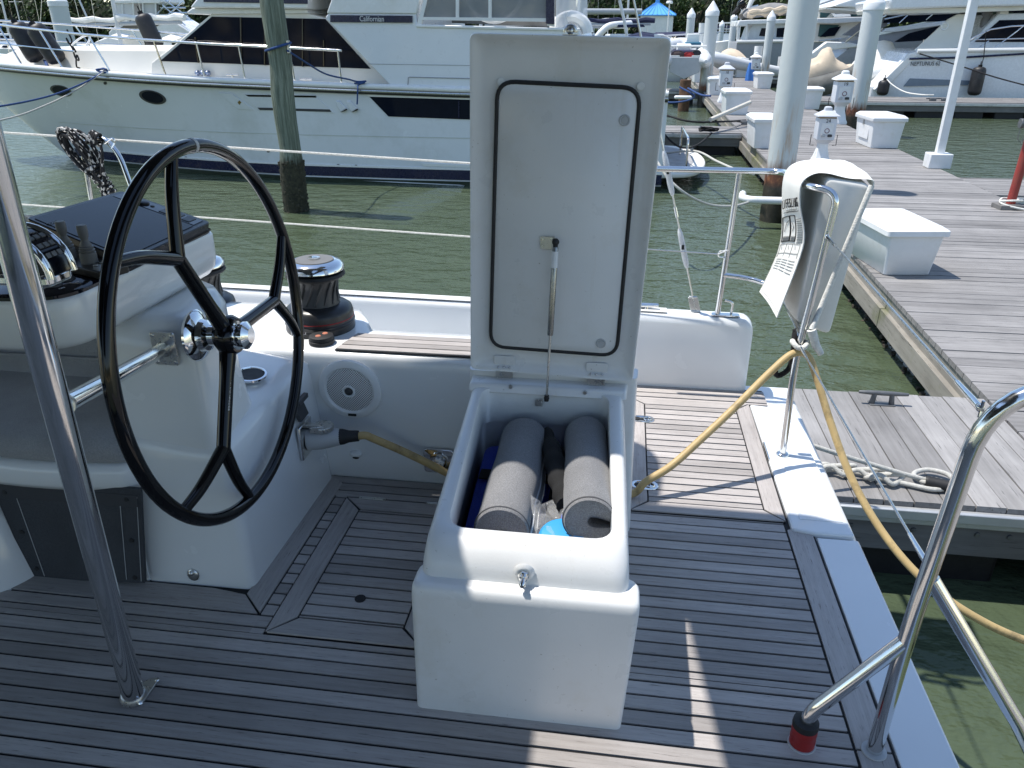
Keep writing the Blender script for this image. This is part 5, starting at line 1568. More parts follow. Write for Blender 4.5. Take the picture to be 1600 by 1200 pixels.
# red standpipe
t = thing('standpipe', 'red fire standpipe with grey valve at the right edge of the dock', 'standpipe', (5.06, 10.95, DZ))
sx = V((5.06, 10.95, DZ))
mb = MB(); mb.tube([sx, sx+V((.02, 0, 1.0))], .055, 16); mb.build('pipe', REDP, t)
mb = MB(); mb.tube([sx+V((.02, 0, .98)), sx+V((.02, 0, 1.16))], .062, 16); mb.tube([sx+V((-.12, -.02, 1.06)), sx+V((.02, 0, 1.07))], [.05, .045], 14); mb.tube([sx+V((-.15, -.02, 1.06)), sx+V((-.11, -.02, 1.06))], .06, 14); mb.tube([sx+V((.02, 0, 1.16)), sx+V((.02, 0, 1.27))], .014, 8); mb.lathe([(0, 0), (.07, 0), (.07, .02), (0, .02)], sx+V((.02, 0, 1.26)), n=16); mb.build('valve', GALV, t, bevel=.003)
mb = MB(); mb.tube([sx+V((-.14, -.05, 1.0)), sx+V((-.15, -.06, .88)), sx+V((-.10, -.07, .83)), sx+V((-.07, -.05, .88))], .005, 6); mb.build('chain', GALV, t)
mb = MB(); mb.obox(sx+V((-.02, -.03, .03)), (.34, .24, .06), .1); mb.build('wood_foot', FASCIAX, t, bevel=.006)
mb = MB(); mb.tube(spline([sx+V((-.16, -.06, .10)), sx+V((-.02, -.12, .12)), sx+V((.12, -.05, .11)), sx+V((.08, .09, .10)), sx+V((-.08, .08, .11)), sx+V((-.14, -.1, .07)), sx+V((.15, -.2, .02)), sx+V((.6, -.25, .015))], 6), .013, 8)
tag(mb.build('mooring_line', ROPEW), 'white rope wound round the foot of the red standpipe', 'rope')

mb = MB(); random.seed(14)
c = at(1106, 205, z=DZ+.05)
mb.tube(spline([c+V((random.uniform(-.22, .22), random.uniform(-.12, .12), random.uniform(0, .10))) for i in range(16)], 5), .022, 7)
tag(mb.build('rope_heap', ROPEK), 'tangled heap of black rope on the left finger pier cleat', 'rope')
# ================================================================ the motor yacht across the water
YC = 16.35                       # its centreline


def interp(tab, x):
    if x <= tab[0][0]: return tab[0][1]
    for (a, b), (c, d) in zip(tab, tab[1:]):
        if x <= c: return b+(d-b)*(x-a)/(c-a)
    return tab[-1][1]


SHB = [(-14.45, .02), (-14.0, .42), (-13.2, .90), (-12, 1.33), (-10.5, 1.74), (-9, 1.98), (-7.5, 2.10), (0.7, 2.12)]
WLB = [(-14.45, .01), (-13.4, .02), (-12.3, .06), (-11, .62), (-9.5, 1.16), (-8, 1.58), (-6, 1.92), (-4, 2.02), (.7, 2.05)]
SHZ = [(-14.5, 1.10), (-12, .995), (-10, .905), (-8, .825), (-5, .735), (-2.7, .682), (.7, .65)]
BOT = [(-14.45, .95), (-14.0, .45), (-13.2, -.35), (-12.3, -1.02), (-11.5, -1.5), (.7, -1.7)]


def yz(x, z):
    """half breadth of the hull at height z"""
    zs, zb = interp(SHZ, x), -1.0
    if z >= zb:
        u = (z-zb)/(zs-zb)
        zlow = interp(BOT, x)
        if zlow > zb:
            u = max(0, (z-zlow)/(zs-zlow)); return interp(SHB, x)*u**.75
        a, b = interp(WLB, x), interp(SHB, x)
        return a+(b-a)*u**1.25
    return interp(WLB, x)*max(0, 1-(zb-z)*.9)


def on_hull(px, py, off=0.):
    y = YC-2.1
    for i in range(14):
        p = at(px, py, y=y); y = YC-yz(p.x, p.z)
    p = at(px, py, y=y-off)
    return p


t = thing('motor_yacht', 'large white motor yacht moored across the green water', 'yacht', (-7, YC, -1.0))
YT = t
XS = [-14.45, -14.2, -13.9, -13.5, -13, -12.5, -12, -11.5, -11, -10.4, -9.8, -9, -8, -7, -6, -5, -4, -3, -2, -1, 0, .7]
rings = []
for x in XS:
    zs = interp(SHZ, x); zl = max(interp(BOT, x), -1.7)
    zz = [zs+(zl-zs)*i/11 for i in range(12)]
    near = [V((x, YC-yz(x, z), z)) for z in zz]
    far = [V((x, YC+yz(x, z), z)) for z in reversed(zz)]
    rings.append(near+far)
mb = MB(); mb.loft(rings); hull = mb.build('hull', HULLW, t, smooth=40)


def band(z0f, z1f, off, name, mat, x0=-14.2, x1=.7, side=-1, par=None):
    mb = MB(); rows = []
    n = 46
    for i in range(n+1):
        x = x0+(x1-x0)*i/n
        z0, z1 = (z0f(x) if callable(z0f) else z0f), (z1f(x) if callable(z1f) else z1f)
        rows.append([V((x, YC+side*(yz(x, z)+off), z)) for z in (z0, (z0+z1)/2, z1)])
    mb.sheet(rows, (0, .02 if side < 0 else -.02, 0)); return mb.build(name, mat, par or hull)


for sd in (-1, 1):
    band(-.90, -.72, .012, 'boot_stripe', NAVY, x0=-12.1, side=sd)
    band(-.72, -.685, .016, 'white_line', FRP, x0=-12.2, side=sd)
    band(-1.10, -.93, .012, 'slime_line', ALGAE, x0=-12.0, side=sd)
for sd in (-1, 1):
    mb = MB(); mb.tube([V((x, YC+sd*(interp(SHB, x)+.02), interp(SHZ, x)-.10)) for x in XS[1:]], .042, 10); rb = mb.build('rub_rail', simple('rub_rail_dark', (.035, .035, .035), .35, .0, var=.2), t)
    mb = MB(); mb.tube([V((x, YC+sd*(interp(SHB, x)+.045), interp(SHZ, x)-.082)) for x in XS[1:]], .024, 8); mb.build('steel_strip', INOXB, rb)
    mb = MB(); mb.tube([V((x, YC+sd*(interp(SHB, x)+.0), interp(SHZ, x)-.01)) for x in XS[1:]], .055, 10); mb.build('toe_rail', FRP, t)
# knuckle line
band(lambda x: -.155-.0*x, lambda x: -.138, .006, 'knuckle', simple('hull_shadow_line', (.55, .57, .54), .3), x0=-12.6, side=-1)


def hplate(pts, off, name, mat, par=None, th=.03, bevel=0):
    P = [on_hull(px, py, off) for px, py in pts]
    mb = MB(); mb.prism(P, (0, th, 0)); return mb.build(name, mat, par or hull, bevel=bevel)


for cx, cy, a in ((238, 152, 21), (95, 142, 17)):
    el_ = [(cx+a*math.cos(b_), cy+a*.49*math.sin(b_)+a*.22*math.cos(b_)) for b_ in [2*math.pi*i/24 for i in range(24)]]
    pr = hplate(el_, .018, 'porthole', simple('porthole_rim', (.05, .05, .052), .3), th=.05)
    el2 = [(cx+(x-cx)*.80, cy+(y-cy)*.80) for x, y in el_]
    hplate(el2, .026, 'glass', TINT, pr, .02)
wn = hplate([(577, 151), (738, 156), (738, 187), (607, 182)], .012, 'aft_window', TINT, th=.05)
hplate([(577, 151), (738, 156), (738, 152.5), (573, 147.5)], .02, 'window_trim', FRP, wn, .03)
hplate([(716, 157), (717.5, 157), (717.5, 186), (716, 186)], .02, 'window_bar', NAVY, wn, .02)
vp = [(380, 147), (490, 148.5), (524, 177), (405, 173)]
v = hplate(vp, .012, 'vent_recess', HULLW, th=.03, bevel=.004)
hplate([(383, 148), (493, 149.5), (494, 152.5), (388, 151)], .018, 'vent_slot', BLKGLOSS, v, .02)
hplate([(402, 168), (515, 171), (518, 175), (406, 172)], .018, 'vent_slot', DGREY, v, .02)
v = hplate([(341, 145), (362, 146), (398, 172), (372, 171)], .012, 'vent_recess', HULLW, th=.03, bevel=.004)
hplate([(371, 160), (374, 157), (377, 160), (374, 164)], .02, 'outlet', simple('brass', (.30, .22, .08), .4, .8), v, .02)
for x0 in (524, 541):
    sc = hplate([(x0, 158), (x0+6, 157), (x0+18, 170), (x0+8, 176), (x0+2, 166)], .03, 'air_scoop', HULLW, th=.06, bevel=.02)
    hplate([(x0+8, 176), (x0+17, 170), (x0+18, 172)], .05, 'scoop_mouth', BLKGLOSS, sc, .03)
for cx, cy in ((419, 236), (528, 259), (556, 260), (290, 247), (164, 130)):
    hplate([(cx+2.4*math.cos(a), cy+2.4*math.sin(a)) for a in [2*math.pi*i/12 for i in range(12)]], .016, 'through_hull', DGREY, th=.03)
hplate([(658, 255), (737, 258), (737, 262), (662, 259)], .02, 'side_step', FRP, th=.05)


def pl(pts, y, depth, name, mat, par=None, bevel=0., smooth=30):
    mb = MB(); mb.prism([at(px, py, y=y) for px, py in pts], (0, depth, 0)); return mb.build(name, mat, par or YT, bevel=bevel, smooth=smooth)


# deck and trunk cabin
mb = MB(); rows = []
for x in XS[2:]: rows.append([V((x, YC+k*(interp(SHB, x)-.02), interp(SHZ, x)-.03+.05*(1-k*k))) for k in (-1, -.5, 0, .5, 1)])
mb.sheet(rows, (0, 0, .012)); mb.build('foredeck', FRPC, t)
# forward trunk (low raised coachroof)
mb = MB()
def tr(x, hb, z): return [V((x, YC-hb, interp(SHZ, x)-.02)), V((x, YC-hb+.10, z)), V((x, YC-hb*.4, z+.05)), V((x, YC+hb*.4, z+.05)), V((x, YC+hb-.10, z)), V((x, YC+hb, interp(SHZ, x)-.02))]
mb.loft([tr(-13.3, .45, 1.09), tr(-12.6, .75, 1.26), tr(-11.0, 1.15, 1.30), tr(-9.5, 1.42, 1.30), tr(-8.3, 1.55, 1.30)]); mb.build('coachroof', FRPC, t, bevel=.03, smooth=50)
SY = YC-1.62
DEP = 3.24
sal = pl([(236, 118), (236, 98), (262, 78), (332, 20), (478, 20), (514, 30), (620, 137), (300, 128)], SY, DEP, 'saloon', FRPC, bevel=.02)
wnd = pl([(250, 95.5), (331, 26), (508, 29.5), (579, 107.5), (400, 101)], SY-.012, .05, 'side_window', TINT, sal)
for a, b_ in (((376, 27), (378, 99)), ((414, 27), (414, 102)), ((473, 29), (473, 104)), ((506, 63), (506, 104)), ((305, 58), (310, 98))):
    mb = MB(); mb.tube([at(a[0], a[1], y=SY-.025), at(b_[0], b_[1], y=SY-.025)], .016, 6); mb.build('mullion', BLKGLOSS, wnd)
pl([(292, 18), (300, 12), (478, 14), (482, 21), (292, 22)], SY-.06, DEP+.12, 'brow', FRP, bevel=.02)
# windscreen slope on the bow side is the slanted end face; flybridge above
pl([(296, 12), (308, -4), (480, -6), (480, 14)], SY-.2, DEP+.4, 'flybridge_base', FRP, bevel=.03)
pl([(318, -4), (480, -6), (480, 6), (318, 3)], SY-.22, .03, 'flybridge_window', NAVY)
p0, p1 = at(330, -4, y=SY-.1), at(700, -5, y=SY-.1)
mb = MB(); mb.loft([[V((p0.x+d, SY-.1+e, z)) for e, z in ((0, p0.z), (.25, p0.z+.7), (DEP-.05, p0.z+.7), (DEP+.2, p0.z))] for d in (0, .6, p1.x-p0.x)]); mb.build('flybridge_coaming', FRP, t, bevel=.05)
AY = YC-2.11
aft = pl([(508, 27), (514, 20), (650, 21), (652, 42), (905, 48), (935, 148), (612, 135), (605, 128)], AY, 4.22, 'aft_house', simple('aft_house_white', (.74, .76, .78), .3, var=.02, coat=.3), bevel=.015)
pl([(510, 21), (521, -10), (657, -10), (651, 22)], AY-.02, 4.26, 'aft_house_top', FRP, bevel=.02)
nb = pl([(516, 23.5), (644, 24.5), (644, 35.5), (516, 34.5)], AY-.03, .03, 'name_band', NAVY, aft)
q0, q1 = at(564, 29.5, y=AY-.034), at(598, 30, y=AY-.034)
fr = pl([(563, 24.5), (600, 24.8), (600, 34.2), (563, 34)], AY-.034, .01, 'name_plate', simple('plate_navy', (.02, .022, .05), .3), nb)
lettering('Californian', (q0+q1)/2+V((0, -.003, 0)), q1-q0, (0, 0, 1), .125, SILVER, nb, depth=.003, xs=.8)
pl([(575, 99.5), (740, 102), (740, 102.8), (575, 100.3)], AY-.006, .02, 'seam', simple('seam_grey', (.30, .31, .33), .5), aft)
mb = MB(); P = [at(px, py, y=AY-.008) for px, py in ((637, 137), (638, 121), (640, 120.5), (745, 123))]; mb.tube(P, .008, 6); mb.build('door_seam', simple('seam_grey', 0), aft)
# glazed flybridge enclosure
enc = pl([(650, 38), (905, 44), (905, 49), (650, 43)], AY-.03, 4.28, 'enclosure_sill', FRP, bevel=.015)
for pts in ([(651, 39), (667, -20), (672, -20), (658, 39)], [(855, 40), (855, -20), (866, -20), (866, 42)], [(712, 30), (712, -20), (717, -20), (717, 30)], [(763, 30), (763, -20), (768, -20), (768, 30)]):
    pl(pts, AY-.01, .10, 'window_post', FRP, enc)
pl([(656, 31), (860, 34), (860, 28.5), (658, 26.5)], AY-.014, .10, 'window_sill', FRP, enc)
pl([(658, 28), (672, -20), (856, -20), (856, 29)], AY+.03, .012, 'window_pane', SMOKE, enc)
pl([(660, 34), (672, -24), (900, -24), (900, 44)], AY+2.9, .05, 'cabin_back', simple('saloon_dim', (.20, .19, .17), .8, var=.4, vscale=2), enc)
mb = MB(); hc = at(772, -14, y=AY+.25)
mb.tube([hc+V((.48*math.cos(a), 0, .48*math.sin(a))) for a in [2*math.pi*i/28 for i in range(28)]], .03, 8, closed=True); mb.build('life_ring', WPLAS, t)
pl([(853, -20), (866, -20), (866, 38), (853, 37)], AY-.035, .06, 'dark_post', NAVY, enc)
# clear curtains over the stern cockpit
mb = MB(); rows = []
for i in range(13):
    k = i/12; r_ = []
    for j in range(5):
        p = at(868+50*k, -25+75*j/4, y=AY+.1+.5*k); r_.append(p+V((0, .08*math.sin(9*k+j*.5), 0)))
    rows.append(r_)
mb.sheet(rows, (0, .004, 0)); mb.build('clear_curtain', VINYL, t)
mb = MB(); mb.tube([at(866+52*(.5-.5*math.cos(a)), 52-26*math.sin(a), y=AY+.3) for a in [math.pi*i/12 for i in range(13)]], .10, 8); mb.build('stern_arch', FRP, t)
# stern platform
mb = MB()
pf = [V((x, y, -.80)) for x, y in [(.6, YC-2.0), (1.0, YC-1.9)]+[(1.0+.62*math.sin(a), YC-1.9*math.cos(a)) for a in [R(10+160*i/14) for i in range(15)]]+[(1.0, YC+1.9), (.6, YC+2.0)]]
mb.prism(pf, (0, 0, .09)); plat = mb.build('swim_platform', FRPC, t, bevel=.03, seg=3)
mb = MB(); planks(mb, [(.62, YC-1.6), (.95, YC-1.65), (1.25, YC-1.2), (1.38, YC-.4), (1.38, YC+.4), (1.25, YC+1.2), (.95, YC+1.65), (.62, YC+1.6)], .16, YC, .03, -.708, .006); mb.build('teak_slats', simple('platform_slat', (.40, .40, .41), .7, var=.2), plat, smooth=0)
mb = MB(); mb.tube(fillet([(1.15, YC-1.5, -.70), (1.15, YC-1.5, -.15), (1.15, YC+.4, -.15), (1.15, YC+.4, -.70)], .12), .022, 8); mb.build('platform_rail', INOX, plat)
# side rail
def deckpt(x, h, inset=.06, side=-1): return V((x, YC+side*(max(.02, interp(SHB, x)-inset)), interp(SHZ, x)+h))
for sd in (-1, 1):
    mb = MB()
    xs_ = [-14.9, -14.5, -14.0, -13.4, -12.6, -11.6, -10.5, -9, -7.5, -6, -5.05]
    hs = [.76, .77, .77, .76, .74, .70, .66, .62, .60, .585, .57]
    mb.tube([V((x, YC+sd*max(.12, interp(SHB, max(x, -14.3))-.06+.05), interp(SHZ, x)+h)) for x, h in zip(xs_, hs)], .023, 10)
    rl = mb.build('top_rail', INOX, t)
    mb = MB(); mb.tube([V((x, YC+sd*max(.12, interp(SHB, max(x, -14.3))-.06+.02), interp(SHZ, x)+h*.52)) for x, h in zip(xs_[:7], hs)], .016, 8); mb.build('lower_rail', INOX, rl)
    for x, lean in ((-13.9, -.42), (-13.0, -.42), (-12.0, -.40), (-10.9, -.36), (-9.75, -.32), (-8.55, -.10), (-7.75, -.03), (-6.95, -.02), (-6.0, -.01), (-5.12, .0)):
        xt = x+lean
        if xt < -14.7: continue
        a = deckpt(x, .0, .06, sd); hb = interp([(p_, q_) for p_, q_ in zip(xs_, hs)], xt)
        b_ = V((xt, YC+sd*max(.12, interp(SHB, max(xt, -14.3))-.01), interp(SHZ, xt)+hb))
        mb = MB(); mb.tube([a, b_], .017, 8); mb.build('rail_post', INOX, rl)
# horn trio, deck cleats
for k in range(3):
    c = at(309+8*k, 114, y=YC-1.70); mb = MB(); mb.lathe([(0, 0), (.055, 0), (.05, .03), (.02, .06), (0, .06)], c, (0, -1, .1), 14); mb.build('hose_fitting', simple('steel_blue', (.25, .30, .42), .3, .8), t)
for px, py in ((363, 117), (478, 124)):
    c = at(px, py, y=YC-1.98); mb = MB(); mb.tube([c-V((.12, 0, 0)), c+V((.12, 0, 0))], .018, 8); mb.tube([c, c-V((0, 0, .08))], .02, 8); mb.build('deck_cleat', INOXB, t)
# blue ropes on the cleats
def at_sheer(px, dz=.02):
    x = -9
    for i in range(20):
        p = at(px, 110, y=YC-interp(SHB, x)); x = p.x
    return V((x, YC-interp(SHB, x), interp(SHZ, x)+dz))
def rope(pts, r, mat, label, name='mooring_line', cat='rope', n=8, sp=6):
    mb = MB(); mb.tube(spline(pts, sp), r, n); return tag(mb.build(name, mat), label, cat)
c1 = at_sheer(163)
rope([c1+V((-.10, -.03, .03)), c1+V((.03, -.05, .06)), c1+V((.10, -.03, .0)), c1+V((0, -.07, -.01)), c1+V((-.12, -.06, .04)), c1+V((.08, -.06, .05)), c1+V((0, -.06, 0)), at(130, 130, y=13.8), at(70, 152, y=12.8), at(-30, 170, y=11.6), at(-200, 182, y=10)], .016, ROPEB, 'blue mooring line from the yacht bow cleat leading left')
rope([c1+V((.02, -.06, .0)), at(120, 140, y=13.6), at(70, 165, y=12.6), at(0, 188, y=11.6), at(-200, 222, y=9.5)], .014, ROPE, 'grey mooring line sagging left below the blue one')
c2 = at_sheer(562)
rope([V((-4.955, 11.66, LZ-.05)), at(480, 99, y=12.3), at(510, 116, y=13.2), at(545, 124, y=14.0), c2+V((-.05, -.03, .05)), c2+V((.12, -.04, .06)), c2+V((-.10, -.05, .02)), c2+V((.10, -.06, .04)), c2+V((-.02, -.07, 0)), at(559, 140, y=14.1), at(558, 163, y=14.12)], .014, ROPEB, 'dark blue line from the timber piling to the yacht midships cleat')
rope([at(70, 95, y=YC-.9), at(74, 105, y=YC-1.2), at(71, 122, y=YC-1.25)], .03, ROPEB, 'blue rope end hanging from the black bow fenders')


def fender(p, r, h, label, axis=(0, 0, 1), mat=None, group=None):
    t = thing('fender', label, 'fender', p, group)
    mb = MB(); mb.lathe([(0, 0), (r*.45, .0), (r*.8, r*.14), (r*.96, r*.40), (r, r*.7), (r, h-r*.7), (r*.96, h-r*.40), (r*.8, h-r*.14), (r*.45, h), (0, h)], p, axis, 20); b_ = mb.build('fender_body', mat or FENDK, t, smooth=60)
    a = V(axis).normalized()
    mb = MB(); mb.tube([V(p)+a*h, V(p)+a*(h+.18)], .014, 6); mb.tube([V(p)+a*(h), V(p)+a*(h+.07)], r*.3, 10); mb.build('lanyard', ROPEK, t)
    return t


for px, py, ax, lb, yy in ((60, 95, (-.45, 0, 1), 'black fender tied leftmost on the yacht bow rail', YC-.95), (92, 97, (-.55, 0, 1), 'black fender tied second on the yacht bow rail beside its neighbour', YC-1.2), (246, 76, (-.35, 0, 1), 'black fender tied on the far bow rail before the windscreen', YC+1.6)):
    fender(at(px, py, y=yy), .19, .75, lb, ax, group='black fenders on the yacht rail')
mb = MB(); O = at(105, 55, y=YC-1.3)
mb.tube(spline([O+V((.05*math.sin(i*1.7)+.012*i, .03*math.cos(i), -.05*i+.10*math.cos(i*2.1))) for i in range(12)], 4), .016, 6); tag(mb.build('rail_rope', ROPEK), 'tangled dark rope hanging on the yacht bow rail', 'rope')
mb = MB(); O = at(120, 75, y=YC-.3); mb.tube([O+V((.34*math.cos(a), .1*math.sin(a), .16*math.sin(a)+.18*math.cos(a))) for a in [2*math.pi*i/24 for i in range(24)]], .02, 8, closed=True); tag(mb.build('white_hoop', WPLAS), 'white hoop lying across the yacht foredeck rail', 'hoop')
# ================================================================ the harbour beyond
def hull_sections(mb, secs):
    """secs: (x, y_near, y_far, z_sheer, z_bottom, inset at the waterline)"""
    rings = []
    for x, yn, yf, zs, zb, ins in secs:
        m = zs+(zb-zs)*.45
        rings.append([V((x, yn, zs)), V((x, yn+ins*.25, m)), V((x, yn+ins, zb)), V((x, (yn+yf)/2, zb-.3)), V((x, yf-ins, zb)), V((x, yf-ins*.25, m)), V((x, yf, zs)), V((x, (yn+yf)/2, zs+.04))])
    return mb.loft(rings)


def tubeline(pxs, y, r, name, mat, par):
    mb = MB(); mb.tube([at(px, py, y=y) for px, py in pxs], r, 8); return mb.build(name, mat, par)


# --- big motor yacht on the right ---------------------------------
YN = 31.7
t = thing('motor_yacht', 'big white motor yacht with two black fenders moored along the pale far pier', 'yacht', at(1500, 120, y=YN))
W2 = simple('shaded_white', (.76, .78, .80), .25, var=.03, coat=.4)
xA = at(1372, 140, y=YN).x; xB = at(1428, 82, y=YN).x
zs = at(1500, 80, y=YN).z
mb = MB(); hull_sections(mb, [(xA-.15, YN+.25, YN+4.6, -.25, -1.15, .1), (xA+.1, YN+.1, YN+4.75, -.1, -1.3, .1), (xB-.2, YN, YN+4.85, zs-.08, -1.4, .12), (xB+.2, YN, YN+4.9, zs, -1.4, .12), (xB+5, YN, YN+4.9, zs+.08, -1.4, .12), (xB+9, YN+.1, YN+4.8, zs+.3, -1.4, .3), (xB+13, YN+1.0, YN+3.9, zs+.6, -1.2, .7), (xB+15.5, YN+2.3, YN+2.6, zs+.8, -.6, .1)])
hl = mb.build('hull', W2, t, smooth=30)
mb = MB(); mb.tube([V((xB+.1, YN-.02, zs)), V((xB+5, YN-.02, zs+.08)), V((xB+9, YN+.08, zs+.3))], .07, 8); mb.build('gunwale', FRP, t)
mb = MB(); mb.tube([at(1421, 92, y=YN-.03), at(1500, 90, y=YN-.03), at(1620, 83, y=YN-.03), at(1780, 78, y=YN-.03)], .035, 8); mb.build('rub_stripe', NAVY, hl)
pl([(1366, 140), (1375, 148), (1434, 86), (1424, 82)], YN-.02, 4.7, 'transom_corner', FRP, t, bevel=.03)
pl([(1412, 135), (1422, 122.5), (1518, 126), (1512, 133)], YN-.012, .03, 'hull_window', simple('hull_window_grey', (.17, .22, .28), .12), hl)
q0, q1 = at(1429, 100, y=YN-.016), at(1463, 99.5, y=YN-.016)
lettering('NEPTUNUS 62', (q0+q1)/2, q1-q0, (0, 0, 1), .20, INKG, hl, depth=.004, xs=.8)
SYN = YN+.75
pl([(1390, -2), (1440, -14), (1800, -40), (1800, -5), (1600, 9), (1470, 12), (1392, 15)], YN+.1, 4.7, 'hardtop', W2, t, bevel=.06)
pl([(1385, 14), (1392, 12), (1500, 12), (1600, 9), (1600, 16), (1490, 20), (1388, 20)], YN+.35, 4.2, 'roof_lining', FRPC, t)
pl([(1430, 78), (1482, 30), (1497, 22), (1512, 22), (1500, 82), (1430, 82)], SYN, .12, 'side_wing', FRPC, t, bevel=.02)
pl([(1440, 84), (1444, 62), (1530, 62), (1530, 84)], SYN+3.9, .1, 'cockpit_bulkhead', FRPC, t)
pl([(1500, 60), (1506, 18), (1548, 14), (1548, 60)], SYN+2.5, .1, 'saloon_door', SMOKE, t)
hs = pl([(1498, 81), (1524, 60), (1560, 22), (1578, 21), (1800, 16), (1800, 80)], SYN, 3.4, 'deckhouse', W2, t, bevel=.03)
pl([(1523, 65.5), (1562, 31.5), (1800, 26), (1800, 66)], SYN-.02, .05, 'side_window', TINT, hs)
pl([(1574, 20), (1574, 10), (1700, 7), (1700, 17)], SYN-.03, .05, 'upper_window', TINT, hs)
pl([(1562, 22), (1566, 8), (1576, 8), (1576, 22)], SYN-.05, .3, 'pillar', FRPC, t)
for px in (1507, 1541):
    mb = MB(); ps = [at(px+2.0*math.sin(i*1.3)-10*(i/9)*(px < 1520), 16+48*i/9, y=SYN+.4) for i in range(10)]; mb.tube(ps, [.16+.03*math.sin(i*2) for i in range(10)], 8); mb.build('rolled_curtain', simple('curtain_grey', (.22, .21, .20), .5, var=.3, vscale=3), t)
rl = tubeline([(1484, 82), (1495, 75), (1522, 58), (1548, 46), (1580, 41), (1640, 38)], YN+.15, .03, 'top_rail', INOX, t)
tubeline([(1524, 62), (1640, 59)], YN+.15, .022, 'mid_rail', INOX, rl)
for a, b in (((1550, 77), (1574, 60)), ((1574, 60), (1600, 40)), ((1524, 78), (1545, 64)), ((1612, 76), (1640, 50))): tubeline([a, b], YN+.15, .022, 'rail_post', INOX, rl)
mb = MB(); mb.tube([at(1476, 41+0*i, y=SYN-.01)+V((.11*math.cos(a), 0, .11*math.sin(a))) for i, a in enumerate([2*math.pi*k/16 for k in range(16)])], .03, 6, closed=True); mb.build('hose_port', FRP, t)
fender(at(1378, 149, y=YN-.25), .20, .52, 'black fender at the stern corner of the big right hand yacht', group='black fenders on the right hand yacht')
fender(at(1521, 149, y=YN-.27), .225, .95, 'black fender hanging amidships on the big right hand yacht', group='black fenders on the right hand yacht')
rope([at(1437, 84, y=YN-.1), at(1500, 103, y=YN-.8), at(1560, 122, y=YN-1.5), at(1640, 143, y=YN-2.3)], .022, ROPEK, 'black mooring line slanting across the right hand yacht hull')
rope([at(1381, 119, y=YN-.1), at(1395, 133, y=YN-.6), at(1415, 144, y=YN-1.2), at(1440, 148, y=29.2), at(1459, 148.5, y=29.1)], .022, ROPEW, 'white stern line of the right hand yacht curving to the pier cleat')
tubeline([(1541, 49), (1537, 90), (1529, 118)], YN-.12, .015, 'fender_line', ROPEK, t)

# --- dark windowed sport yacht behind -------------------------------
Y3 = 38.5
t = thing('sport_yacht', 'grey hulled sport yacht with sweeping dark windows behind the second steel piling', 'yacht', at(1380, 100, y=Y3))
x0 = at(1300, 100, y=Y3).x
mb = MB(); hull_sections(mb, [(x0-.4, Y3+.1, Y3+4.2, .1, -1.2, .1), (x0+.8, Y3, Y3+4.3, at(1330, 70, y=Y3).z, -1.3, .2), (x0+4, Y3, Y3+4.3, at(1400, 63, y=Y3).z, -1.3, .3), (x0+9, Y3+.3, Y3+4, 1.3, -1.2, .7), (x0+13, Y3+2, Y3+2.3, 1.6, -.8, .1)]); hl = mb.build('hull', FRPG, t, smooth=30)
pl([(1258, 98), (1262, 88), (1292, 65), (1326, 66), (1345, 70), (1338, 74), (1302, 78), (1276, 96)], Y3-.05, .4, 'stern_wing', FRP, t, bevel=.04)
pl([(1325, 66), (1348, 60), (1520, 26), (1520, 86), (1420, 86), (1340, 74)], Y3+.35, 3.4, 'deckhouse', FRPG, t, bevel=.03)
pl([(1398, 65), (1420, 52), (1465, 41), (1520, 38), (1520, 70), (1440, 70)], Y3+.32, .05, 'lower_window', TINT, t)
pl([(1378, 50), (1385, 44), (1480, 32), (1520, 28), (1520, 34), (1470, 40), (1400, 50)], Y3+.2, .4, 'white_sweep', W2, t, bevel=.03)
pl([(1380, 36), (1387, 17), (1394, 15), (1520, 15), (1520, 30), (1480, 33)], Y3+.3, .05, 'upper_window', TINT, t)
pl([(1318, 55), (1345, 36), (1358, 27), (1366, 22), (1390, 14), (1386, 40), (1352, 58)], Y3+.4, .3, 'shade_panel', simple('panel_taupe', (.20, .20, .21), .6), t)
pl([(1300, 10), (1312, 4), (1368, -14), (1700, -30), (1700, 8), (1394, 14), (1350, 14), (1330, 12)], Y3, 4.2, 'hardtop', FRP, t, bevel=.06)
pl([(1290, 12), (1350, 13), (1392, 16), (1392, 20), (1340, 18), (1290, 14)], Y3+.1, 4.0, 'roof_lining', FRPC, t)
rl = tubeline([(1382, 30), (1420, 22), (1450, 17), (1470, 16)], Y3-.1, .03, 'top_rail', INOX, t)
for a, b in (((1405, 36), (1420, 22)), ((1447, 31), (1464, 17))): tubeline([a, b], Y3-.1, .025, 'rail_post', INOX, rl)
tubeline([(1321, 66), (1352, 41), (1385, 24)], Y3-.1, .03, 'stair_rail', INOX, rl)

# white covered stern tender in front
t = thing('covered_tender', 'white tender under a pale grey cover behind the second steel piling', 'tender', at(1385, 110, y=33.5))
mb = MB(); rows = []
for px, yt, yb in ((1338, 112, 130), (1352, 92, 132), (1368, 76, 133), (1378, 66, 134), (1392, 64, 134), (1403, 66, 133), (1408, 80, 130)):
    a, b = at(px, yt, y=34.0), at(px, yb, y=34.0)
    rows.append([V((a.x, 34.0+1.0*math.cos(s)*-1+.9, b.z+(a.z-b.z)*math.sin(s)**.6)) for s in [math.pi*i/10 for i in range(11)]])
mb.sheet(rows, (0, 0, .02)); mb.build('cover', CANVAS, t, smooth=60)
mb = MB(); mb.tube([at(1336, 128, y=33.4), at(1352, 118, y=33.2), at(1372, 112, y=33.2), at(1395, 112, y=33.4)], .28, 12); mb.build('hull_tube', FRP, t)

